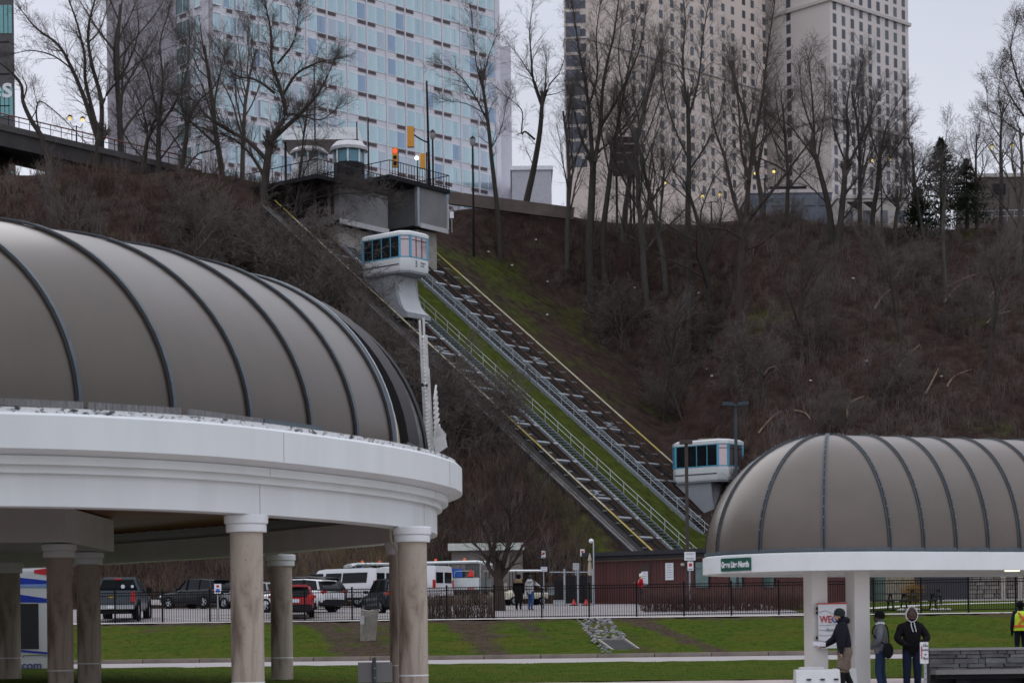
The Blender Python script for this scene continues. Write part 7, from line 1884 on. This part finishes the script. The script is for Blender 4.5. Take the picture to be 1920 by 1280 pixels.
# ------------------------------------------------------------------ under the right shelter
D = 41.3; a, b = P(1534, 1132, D), P(1588, 1214, D)
wg = thing('route_board', 'white route map board with big red and blue letters between the shelter columns', 'sign', ((a.x+b.x)/2, D, b.z))
m = MB(); m.bx(a.x, b.x, D, D+.04, b.z, a.z); part('panel', m, M_sign, wg); m = MB(); m.bx(a.x-.02, b.x+.02, D-.02, D+.06, a.z, a.z+.025); part('top_edge', m, M_signred, wg)
zt_ = P(1545, 1161, D).z
put_text(wg, 'WE', .205, (a.x+.03, D-.012, zt_), (1, 0, 0), (0, 0, 1), mat('letter_red', (.46, .03, .04), .5), .004, 'LEFT', .78)
put_text(wg, 'GO', .205, (a.x+.27, D-.012, zt_), (1, 0, 0), (0, 0, 1), mat('letter_blue', (.02, .10, .42), .5), .004, 'LEFT', .9)
for k, (y_, am) in enumerate(((1148, -6), (1171, 2), (1180, 2), (1190, 2), (1200, 3))):
    m = MB(); pts = bez([P(1535, y_, D), P(1548, y_+am*.6, D), P(1562, y_-am*.3, D), P(1587, y_-am, D)], 4); m.tube([(p.x, D-.006, p.z) for p in pts], .006, 4); part('map_line', m, mat('map_grey', (.30, .33, .36), .5), wg)
put_text(wg, 'Bus', .10, (P(1556, 1180, D).x, D-.012, P(1556, 1180, D).z), (1, 0, 0), (0, 0, 1), mat('map_grey', (0, 0, 0)), 0, 'CENTER')
for py in (1140, 1148, 1195, 1205): c = P(1533, py, D); m = MB(); m.bx(c.x-.03, c.x+.0, D-.01, D+.05, c.z-.03, c.z+.03); part('clip', m, M_black, wg)
# white plastic barrier
D = 39.6; zt_ = P(1540, 1254, D).z; a, b = P(1490, 1260, D), P(1572, 1260, D); L_ = b.x-a.x
bar = thing('barrier', 'white moulded plastic barrier at the foot of the left shelter column', 'barrier', ((a.x+b.x)/2, D, 0)); M_bar = mat('barrier_white', (.55, .56, .57), .5, var=.08)
pr = [(-.30, 0), (-.30, zt_*.30), (-.18, zt_*.55), (-.13, zt_-.06), (-.10, zt_), (.10, zt_), (.13, zt_-.06), (.18, zt_*.55), (.30, zt_*.30), (.30, 0)]
m = MB(); m.prism([(a.x, D+y_*1.4, z_) for y_, z_ in pr], (L_, 0, 0)); m.bx(a.x+.1, b.x-.3, D-.10, D+.15, zt_+.002, zt_+.05); part('body', m, M_bar, bar)
for k in range(3): m = MB(); x = a.x+.2+.27*k; m.bx(x, x+.09, D-.262, D-.2, zt_*.66, zt_*.70); part('slot', m, M_dark, bar)
bar2 = thing('barrier', 'second white plastic barrier further back right of the first, against the right column', 'barrier', ((P(1585, 1260, 41).x), 41, 0)); x = P(1585, 1260, 41).x
m = MB(); m.prism([(x-.25, 41+y_*1.2, z_*.98) for y_, z_ in pr], (.45, 0, 0)); part('body', m, M_bar, bar2)
# rules sign on a steel post
D = 39.8; a, b = P(1725, 1203, D), P(1741, 1243, D); sg = thing('sign', 'small white sign with red mark on a steel post in front of the hooded man', 'sign', ((a.x+b.x)/2, D, 0))
m = MB(); m.bx(a.x, b.x, D, D+.01, b.z, a.z); part('panel', m, M_sign, sg)
cx = (a.x+b.x)/2
for k, (tx, sz) in enumerate((('No', .075), ('Smoking', .045), ('on', .05), ('Bus', .07))): put_text(sg, tx, sz, (cx+.025, D-.01, a.z-.07-.085*k), (1, 0, 0), (0, 0, 1), M_ink, .001, 'CENTER')
m = MB(); m.bx(a.x+.02, a.x+.04, D-.008, D, b.z+.1, a.z-.08); part('red_mark', m, M_signred, sg)
m = MB(); m.box((cx+.02, D+.03, (a.z)/2), (.055, .04, a.z)); part('post', m, M_galv, sg)
for k in range(9): m = MB(); m.lathe([(.009, 0), (.009, .012)], (cx+.02, D+.008, .12+.12*k), 6, 0, Matrix.Rotation(R(90), 3, 'X')); part('post_hole', m, M_dark, sg)

# long stone seat wall
D = 43.2; x0 = P(1743, 1240, D).x; x1 = x0+7.0; zt_ = P(1800, 1214, D).z; zb_ = P(1800, 1252, D).z
sw = thing('stone_seat_wall', 'long low grey stone wall with seat slab under the right shelter', 'wall', ((x0+x1)/2, D, 0))
M_sw = mat('wall_stone', (.165, .165, .178), .85, var=.3, scale=2.5, bump=.4, rand=.22); M_cap = mat('wall_cap', (.36, .36, .365), .8, var=.12, scale=2); M_seat = mat('seat_slab', (.27, .265, .27), .8, var=.12, scale=2, bump=.1)
m = MB(); m.bx(x0+.02, x1, D+.05, D+.45, 0, zt_-.05); part('wall_core', m, mat('mortar_dark', (.055, .055, .06), .9), sw)
m = MB(); m.bx(x0-.02, x1, D-.05, D+.5, zt_-.05, zt_+.0); part('cap_stone', m, M_cap, sw)
rg = random.Random(12); z = zb_-.15
while z < zt_-.07:
    hh = rg.uniform(.06, .15); hh = min(hh, zt_-.055-z); x = x0
    if hh < .03: break
    while x < x1:
        w_ = rg.choice((.14, .2, .28, .36, .5, .62))*rg.uniform(.8, 1.2); m = MB(); m.box((x+w_/2, D+.04+rg.uniform(-.03, .022), z+hh/2+rg.uniform(-.008, .008)), (w_-.014, .10, hh-.012), Matrix.Rotation(rg.uniform(-.03, .03), 3, 'Y'), 0, rg.uniform(.93, 1)); part('stone', m, M_sw, sw, smooth=0); x += w_
    z += hh
m = MB(); m.bx(x0+.03, x1, D-.48, D-.02, zb_-.12, zb_-.02); part('seat_slab', m, M_seat, sw)
m = MB(); m.bx(x0+.1, x1, D-.40, D-.02, zb_-.22, zb_-.121); part('seat_beam', m, M_dark, sw)
for k in range(5): m = MB(); xx = x0+.5+1.5*k; m.bx(xx, xx+.3, D-.35, D-.05, 0, zb_-.221); part('seat_leg', m, M_dark, sw)

# a few thousand grass blades on lawn and bank
def blades(name, n, xr_, yr_, off, h_, m_):
    rg = np.random.default_rng(9); x = rg.uniform(*xr_, n); y = rg.uniform(*yr_, n); z = np.interp(y, FLY, FLZ)+off-.02
    a = rg.uniform(0, 6.28, n); hh = h_*rg.uniform(.5, 1.3, n); w_ = .012
    b0 = np.stack([x, y, z], 1); ex = np.stack([np.cos(a), np.sin(a), 0*a], 1)*w_; ey = np.stack([-np.sin(a), np.cos(a), 0*a], 1)*w_
    tip = b0+np.stack([rg.normal(0, .03, n), rg.normal(0, .03, n), hh], 1)
    V = np.stack([b0+ex, b0-ex*.5+ey, b0-ex*.5-ey, tip], 1).reshape(-1, 3); i = np.arange(n)[:, None]*4
    Fc = np.concatenate([i+[[0, 1, 3]], i+[[1, 2, 3]], i+[[2, 0, 3]]]).astype(int)
    me = bpy.data.meshes.new(name); me.from_pydata(V.tolist(), [], Fc.tolist()); me.materials.append(m_); ob = bpy.data.objects.new(name, me); COL.objects.link(ob); tag(ob, kind='stuff')
M_blade = mat('grass_blade', (.064, .102, .012), .85, var=.35, scale=1.5, spec=.03)
blades('lawn_grass', 16000, (-16, 14), (48.2, 61.8), .03, .045, M_blade)
blades('bank_tufts', 9000, (-19, 23), (72.5, 81), .035, .06, M_blade)
# ------------------------------------------------------------------ people (local +x is where they face)
M_skin = mat('skin_light', (.42, .25, .19), .6, var=.06); M_skind = mat('skin_dark', (.055, .030, .022), .6, var=.08)
def cloth(n, c, v=.2): return mat('cloth_'+n, c, .9, var=v, scale=9, bump=.25, bscale=14, spec=.15)
def person(label, loc, yaw, H, J, rad, mats, lift=0.0):
    """J: joint positions of a 1.75 m figure; bones carry the zone each face takes its material from"""
    k = H/1.75
    bones = [('pelvis', 'spine', 'top'), ('spine', 'chest', 'top'), ('chest', 'neck', 'top'), ('neck', 'jaw', 'skin'), ('jaw', 'head', 'skin'), ('head', 'crown', 'skin'), ('jaw', 'nose', 'skin')]
    for s in 'LR':
        hz_ = 'top' if mats.get('hidden_hands') else 'skin'
        bones += [('chest', 'sho'+s, 'top'), ('sho'+s, 'elb'+s, 'top'), ('elb'+s, 'wri'+s, 'top'), ('wri'+s, 'han'+s, hz_), ('pelvis', 'hip'+s, 'bottom'), ('hip'+s, 'kne'+s, 'bottom'), ('kne'+s, 'ank'+s, 'low'), ('ank'+s, 'toe'+s, 'shoe')]
        h_, w_ = Vector(J['han'+s]), Vector(J['wri'+s]); d = (h_-w_).normalized(); sd = d.cross(Vector((0, 0, 1)) if abs(d.z) < .9 else Vector((1, 0, 0))).normalized(); n_ = d.cross(sd)
        for f in range(4):
            a = h_+sd*(.027-.018*f); J['f%d%s' % (f, s)] = a+d*.03; L_ = (.045, .052, .048, .036)[f]
            J['g%d%s' % (f, s)] = a+d*(.03+L_)+n_*.018; bones += [('han'+s, 'f%d%s' % (f, s), hz_), ('f%d%s' % (f, s), 'g%d%s' % (f, s), hz_)]; rad['f%d%s' % (f, s)] = .010; rad['g%d%s' % (f, s)] = .008
        J['th'+s] = w_.lerp(h_, .45)+sd*.055+d*.02; bones.append(('wri'+s, 'th'+s, hz_)); rad['th'+s] = .011
    names = list(J); idx = {n: i for i, n in enumerate(names)}
    me = bpy.data.meshes.new('person'); me.from_pydata([tuple(Vector(J[n])*k) for n in names], [(idx[a], idx[b]) for a, b, z in bones], [])
    o = bpy.data.objects.new('person_tmp', me); COL.objects.link(o)
    md = o.modifiers.new('skin', 'SKIN'); sv = me.skin_vertices[0].data if me.skin_vertices else None
    if sv is None: me.skin_vertices.new(); sv = me.skin_vertices[0].data
    for n in names:
        r = rad.get(n, rad.get(n[:-1], .05)); r = (r, r) if not isinstance(r, tuple) else r
        sv[idx[n]].radius = (r[0]*k, r[1]*k); sv[idx[n]].use_root = (n == 'pelvis')
    md.use_smooth_shade = True
    sb = o.modifiers.new('sub', 'SUBSURF'); sb.levels = 2; sb.render_levels = 2
    bpy.context.view_layer.update()
    out = bpy.data.meshes.new_from_object(o.evaluated_get(bpy.context.evaluated_depsgraph_get())); bpy.data.objects.remove(o)
    zones = ['skin', 'top', 'bottom', 'low', 'shoe']; out.materials.clear()
    for z in zones: out.materials.append(mats.get(z) or mats['bottom'])
    segs = [(Vector(J[a])*k, Vector(J[b])*k, zones.index(z)) for a, b, z in bones]
    for p in out.polygons:
        c = p.center; best = (9, 0)
        for a, b, zi in segs:
            ab = b-a; t = max(0, min(1, (c-a).dot(ab)/max(1e-9, ab.dot(ab)))); dd = (c-a-ab*t).length-(.05 if zi == 1 else 0)
            if dd < best[0]: best = (dd, zi)
        p.material_index = best[1]; p.use_smooth = True
    zmin = min(v.co.z for v in out.vertices)
    t = thing('person', label, 'person', Vector(loc)-Vector((0, 0, zmin-lift)), 0); t.rotation_euler = (0, 0, yaw); WM[t.name] = Matrix.Translation(t.location) @ Matrix.Rotation(yaw, 4, 'Z')
    out.name = 'body'; part('body', out, None, t)
    hd = (Vector(J['head'])*k); jw = Vector(J['jaw'])*k; fx = (Vector(J['nose'])*k-jw); fx.z = 0; fx.normalize(); sx = Vector((-fx.y, fx.x, 0))
    for s in (-1, 1):
        m = MB(); m.sphere(jw.lerp(hd, .55)+fx*.092*k+sx*s*.032*k, .011, 8, 6); part('eye', m, M_dark, t, local=True)
        m = MB(); m.sphere(jw.lerp(hd, .45)+sx*s*.083*k-fx*.005, .026, 8, 6, 0, .6, .5, 1.1); part('ear', m, mats['skin'], t, local=True)
    m = MB(); m.box(jw+fx*.082*k+Vector((0, 0, -.022*k)), (.012, .045, .010), math.atan2(fx.y, fx.x)); part('mouth', m, mat('lip', (.20, .08, .07), .5), t, local=True)
    return t, k
def stand():
    J = dict(pelvis=(0, 0, .95), spine=(0, 0, 1.13), chest=(0, 0, 1.32), neck=(0, 0, 1.49), jaw=(.035, 0, 1.565), head=(.015, 0, 1.655), crown=(.0, 0, 1.715), nose=(.125, 0, 1.615))
    for s, q_ in (('L', 1), ('R', -1)):
        J['sho'+s] = (0, q_*.175, 1.415); J['elb'+s] = (-.03, q_*.235, 1.14); J['wri'+s] = (.04, q_*.24, .90); J['han'+s] = (.06, q_*.235, .84)
        J['hip'+s] = (0, q_*.095, .89); J['kne'+s] = (.02, q_*.105, .50); J['ank'+s] = (-.03, q_*.11, .085); J['toe'+s] = (.13, q_*.125, .045)
    return J
RAD = dict(pelvis=(.155, .125), spine=(.155, .12), chest=(.17, .13), neck=.06, jaw=(.075, .085), head=(.088, .098), crown=(.06, .07), nose=.014, sho=.082, elb=.056, wri=.040, han=.034, hip=.105, kne=.074, ank=.052, toe=.045)
M_sh = mat('shoe_dark', (.02, .02, .022), .6)
def feet(px, pyh, D, H):       # stand a figure of height H so that the head top meets the photo row
    p = P(px, pyh, D); return Vector((p.x, p.y, TZ(p.x, p.y)+.012))
def beanie(t, J, k, m_, down=.05, name='beanie'):
    h = Vector(J['head'])*k; m = MB(); m.lathe([(.108*k, -down*k), (.114*k, 0), (.108*k, .045*k), (.075*k, .088*k), (.02*k, .105*k), (.001, .107*k)], h+Vector((-.008, 0, .01)), 16, 0, Matrix.Rotation(R(-8), 3, 'Y')); part(name, m, m_, t, local=True)

# man in the dark parka walking left with a white box
J = stand(); J.update(spine=(.02, 0, 1.13), chest=(.05, 0, 1.32), neck=(.075, 0, 1.48), jaw=(.13, 0, 1.55), head=(.10, 0, 1.645), crown=(.085, 0, 1.70), nose=(.225, 0, 1.60), shoL=(.05, .17, 1.385), shoR=(.05, -.17, 1.385),
    elbL=(.10, .25, 1.15), wriL=(.10, .26, .93), hanL=(.11, .255, .87), elbR=(.16, -.22, 1.15), wriR=(.36, -.16, 1.03), hanR=(.42, -.13, 1.01), kneL=(.10, .105, .50), ankL=(.05, .11, .085), toeL=(.21, .12, .045), kneR=(-.02, -.105, .49), ankR=(-.20, -.11, .13), toeR=(-.05, -.12, .06))
rd = dict(RAD); rd.update(pelvis=(.20, .165), spine=(.20, .165), chest=(.205, .17), sho=.11, elb=.082, wri=.06, hip=.125, kne=.085)
D = 40.1; t, k = person('man in dark parka and beanie walking left with a white box, beige shorts over leggings', feet(1583, 1145, D, 1.78), math.pi, 1.80, J, rd, dict(skin=M_skin, top=cloth('parka', (.012, .012, .020)), bottom=cloth('khaki', (.16, .125, .10)), low=cloth('legging', (.012, .012, .014)), shoe=M_sh))
beanie(t, J, k, cloth('beanie_green', (.020, .026, .027)), .055)
m = MB(); h = Vector(J['neck'])*k; m.sphere(h+Vector((-.085, 0, .035)), .13, 14, 8, 0, .85, 1.05, .62); part('hood', m, cloth('parka', (0, 0, 0)), t, local=True)
m = MB()
for s in 'LR':
    a_, b_ = Vector(J['hip'+s])*k, Vector(J['kne'+s])*k; m.tube([a_+Vector((0, 0, .10)), a_, a_.lerp(b_, .5), a_.lerp(b_, .82)], [.13, .142, .128, .120], 14)
part('shorts', m, cloth('khaki', (0, 0, 0)), t, local=True)
W = WM[t.name]; hw_ = W @ (Vector(J['hanR'])*k)
bxm = MB(); bxm.box(hw_+Vector((-.07, 0, .055)), (.25, .2, .085), Matrix.Rotation(R(6), 3, 'Y')); single('paper_box', bxm, mat('box_paper', (.66, .66, .74), .6, var=.05), 'white paper box carried in the hand of the man in the dark parka', 'box')

# man in grey sweater with shoulder bag
J = stand(); J.update(jaw=(.05, .02, 1.56), nose=(.135, .05, 1.60), elbL=(.0, .26, 1.16), wriL=(.13, .18, 1.03), hanL=(.155, .12, 1.02), elbR=(-.02, -.26, 1.16), wriR=(.13, -.18, 1.03), hanR=(.155, -.12, 1.02), kneL=(.05, .105, .5), kneR=(-.02, -.105, .5), ankR=(-.10, -.11, .09), toeR=(.05, -.125, .045))
rd = dict(RAD); rd.update(pelvis=(.175, .15), spine=(.18, .15), chest=(.185, .15), sho=.095, elb=.072, wri=.052)
D = 40.9; t, k = person('man in grey sweater, black cap and blue jeans with a black shoulder bag, facing left', feet(1650, 1153, D, 1.72), math.pi-R(14), 1.72, J, rd, dict(skin=M_skind, top=cloth('sweater', (.125, .130, .150)), bottom=cloth('jeans', (.022, .040, .085)), shoe=M_sh, hidden_hands=1))
beanie(t, J, k, cloth('black', (.006, .006, .008)), .05, 'cap')
m = MB(); h = Vector(J['neck'])*k; m.lathe([(.095, -.01), (.098, .02), (.085, .04)], h, 14); part('collar', m, M_plate, t, local=True)
bag = MB(); W = WM[t.name]
bag.loft([[W @ Vector((x, y, z)) for x, y, z in q_] for q_ in ([(-.17+.10*math.cos(a_)*c_, y_, .92+.15*math.sin(a_)*c_) for a_ in [2*math.pi*j_/12 for j_ in range(12)]] for y_, c_ in ((.33, .55), (.31, .95), (.24, 1.1), (.18, .95), (.16, .6)))])
st_ = [W @ Vector(p) for p in ((-.14, .24, 1.02), (.02, .225, 1.14), (.145, .10, 1.27), (.12, -.06, 1.42), (0, -.12, 1.485), (-.12, -.05, 1.42), (-.17, .10, 1.27), (-.19, .22, 1.05))]
bt = thing('shoulder_bag', 'black shoulder bag hanging on the hip of the man in the grey sweater', 'bag', W @ Vector((-.1, .25, .72))); part('bag', bag, cloth('bag_black', (.008, .008, .010)), bt); sm_ = MB(); sm_.tube(bez(st_, 4), .016, 5); part('strap', sm_, cloth('bag_black', (0, 0, 0)), bt)

# man in black hooded sweatshirt facing us, white hood up
J = stand(); J.update(elbL=(.06, .31, 1.15), wriL=(.20, .18, 1.03), hanL=(.23, .11, 1.03), elbR=(.06, -.31, 1.15), wriR=(.20, -.18, 1.03), hanR=(.23, -.11, 1.03), shoL=(0, .185, 1.365), shoR=(0, -.185, 1.365))
rd = dict(RAD); rd.update(pelvis=(.195, .16), spine=(.20, .165), chest=(.19, .155), neck=.085, sho=.095, elb=.085, wri=.06, hip=.12, kne=.088, ank=.066)
D = 40.6; t, k = person('man in black hooded sweatshirt with white hood up and dark jeans, facing the viewer', feet(1709, 1149, D, 1.76), -math.pi/2-R(4), 1.78, J, rd, dict(skin=M_skind, top=cloth('black', (0, 0, 0)), bottom=cloth('dark_jeans', (.010, .015, .036)), shoe=M_sh, hidden_hands=1))
h = Vector(J['head'])*k; m = MB(); n_ = 16; rings = []
for i in range(7):
    f = i/6; x = .075-.20*f; rr = (.132, .140, .143, .138, .122, .085, .02)[i]
    rings.append([h+Vector((x, rr*.92*math.cos(2*math.pi*j/n_), -.035+rr*1.15*math.sin(2*math.pi*j/n_)+(.03 if math.sin(2*math.pi*j/n_) > .8 and i < 3 else 0))) for j in range(n_)])
m.loft(rings, 0, False); inner = [[p+(h+Vector((p.x-h.x, 0, -.035))-p)*.10 for p in r_] for r_ in rings]; m.loft(inner, 0, False)
m.loft([rings[0], inner[0]], 0, False); part('hood', m, cloth('white_hood', (.55, .54, .55), .08), t, local=True)
m = MB()
for s in (-1, 1): m.tube(bez([Vector((.155, s*.03, 1.47))*k, Vector((.185, s*.035+.01, 1.38))*k, Vector((.20, s*.03+.035, 1.28))*k], 3), .008, 5)
part('drawstring', m, M_plate, t, local=True)

# worker in a bright vest by the wall
J = stand(); rd = dict(RAD); rd.update(pelvis=(.18, .15), spine=(.185, .15), chest=(.19, .15), sho=.1, elb=.078, wri=.055)
D = 58; t, k = person('worker in yellow and orange safety vest seen from behind at the right edge', Vector((P(1914, 1200, D).x, D, TZ(20, D)+.01)), math.pi/2+R(5), 1.78, J, rd, dict(skin=M_skind, top=cloth('navy', (.010, .011, .020)), bottom=cloth('navy', (0, 0, 0)), shoe=M_sh))
beanie(t, J, k, cloth('black', (0, 0, 0)), .06, 'cap')
Mv = mat('vest_yellow', (.50, .70, .03), .6, var=.05); Mo = mat('vest_orange', (.75, .13, .03), .6, var=.05)
m = MB(); m.loft([[Vector((.205*math.cos(a)*kx, .235*math.sin(a)*kx, z)) for a in [2*math.pi*j/18 for j in range(18)]] for z, kx in ((.93, .98), (1.1, 1.0), (1.28, 1.02), (1.42, .93), (1.50, .55))], 0, False); vest = part('vest', m, Mv, t, local=True)
for s in (-1, 1): m = MB(); m.beam((-.225, s*.15, 1.46), (-.222, -s*.13, 1.12), .05, .03, (1, 0, 0)); part('vest_stripe', m, Mo, vest, local=True)
m = MB(); m.lathe([(.225, 1.02), (.228, 1.03), (.228, 1.09), (.225, 1.10)], (0, 0, 0), 18, 0, Matrix.Diagonal((.93, 1.06, 1))); part('vest_stripe', m, Mo, vest, local=True)

# two walkers beyond the fence
J = stand(); J.update(kneL=(.08, .105, .5), ankR=(-.14, -.11, .1), toeR=(.0, -.12, .05)); rd = dict(RAD); rd.update(pelvis=(.19, .16), spine=(.19, .16), chest=(.195, .16), sho=.105, elb=.08, wri=.055)
t, k = person('person in long black coat with tan collar and dark hat walking beyond the fence', gnd(973, 1143, 98), R(75), 1.75, J, rd, dict(skin=M_skin, top=cloth('black', (0, 0, 0)), bottom=cloth('black', (0, 0, 0)), shoe=M_sh))
beanie(t, J, k, cloth('black', (0, 0, 0)), .08, 'hat')
m = MB(); m.loft([[Vector((.2*math.cos(a)*kx, .2*math.sin(a)*kx, z)) for a in [2*math.pi*j/16 for j in range(16)]] for z, kx in ((.38, 1.18), (.7, 1.08), (1.0, 1.0), (1.2, .98))], 0, False); part('coat', m, cloth('coat_black', (.010, .010, .011)), t, local=True)
m = MB(); m.lathe([(.23, 1.33), (.225, 1.42), (.15, 1.50), (.10, 1.53)], (-.02, 0, 0), 14); part('collar', m, cloth('tan', (.24, .17, .10)), t, local=True)
J = stand(); J.update(elbR=(.10, -.36, 1.25), wriR=(.26, -.52, 1.15), hanR=(.30, -.58, 1.13), elbL=(.0, .25, 1.14), kneL=(.12, .105, .52), ankL=(.02, .11, .10), toeL=(.17, .12, .05), kneR=(.0, -.105, .5), ankR=(-.12, -.11, .1), toeR=(.02, -.12, .05))
rd = dict(RAD); rd.update(chest=(.185, .15), spine=(.175, .145), sho=.095, elb=.07)
t, k = person('person in pale grey hooded top and blue jeans reaching right, beyond the fence', gnd(995, 1142, 97.2), R(62), 1.72, J, rd, dict(skin=M_skin, top=cloth('pale_grey', (.42, .42, .43)), bottom=cloth('blue_jeans', (.035, .085, .20)), shoe=M_sh))
beanie(t, J, k, mat('hair_dark', (.018, .012, .010), .7), .07, 'hair')
m = MB(); m.lathe([(.12, 0), (.15, .06), (.12, .11)], Vector((-.08, 0, 1.43))*k, 12, 0, Matrix.Rotation(R(-20), 3, 'Y')); part('hood', m, cloth('pale_grey', (0, 0, 0)), t, local=True)
# woman in red by the door
J = stand(); J.update(elbL=(.10, .24, 1.16), wriL=(.28, .15, 1.2), hanL=(.33, .13, 1.24), elbR=(.10, -.24, 1.16), wriR=(.28, -.15, 1.2), hanR=(.33, -.13, 1.24))
t, k = person('person in red jacket and white hat by the notice board at the maroon building', gnd(1203, 1137, 106.5), math.pi-R(15), 1.68, J, dict(RAD), dict(skin=M_skin, top=cloth('red', (.40, .012, .02)), bottom=cloth('dark_trousers', (.02, .02, .025)), shoe=M_sh))
beanie(t, J, k, cloth('white_hat', (.66, .65, .64), .06), .07, 'hat')
m = MB(); m.tube(bez([Vector((-.05, .08, 1.55))*k, Vector((.02, .14, 1.45))*k, Vector((.10, .13, 1.33))*k, Vector((.12, .12, 1.22))*k], 3), [.05]*9+[.03], 8); part('scarf', m, cloth('scarf', (.52, .42, .30)), t, local=True)
t.location.z += 0.0
_seen = set(); _tri = 0
for o in bpy.data.objects:
    if o.type == 'MESH' and o.data.name not in _seen:
        _seen.add(o.data.name); _tri += len(o.data.loops)-2*len(o.data.polygons)
print('objects', len(bpy.data.objects), 'triangles', _tri)
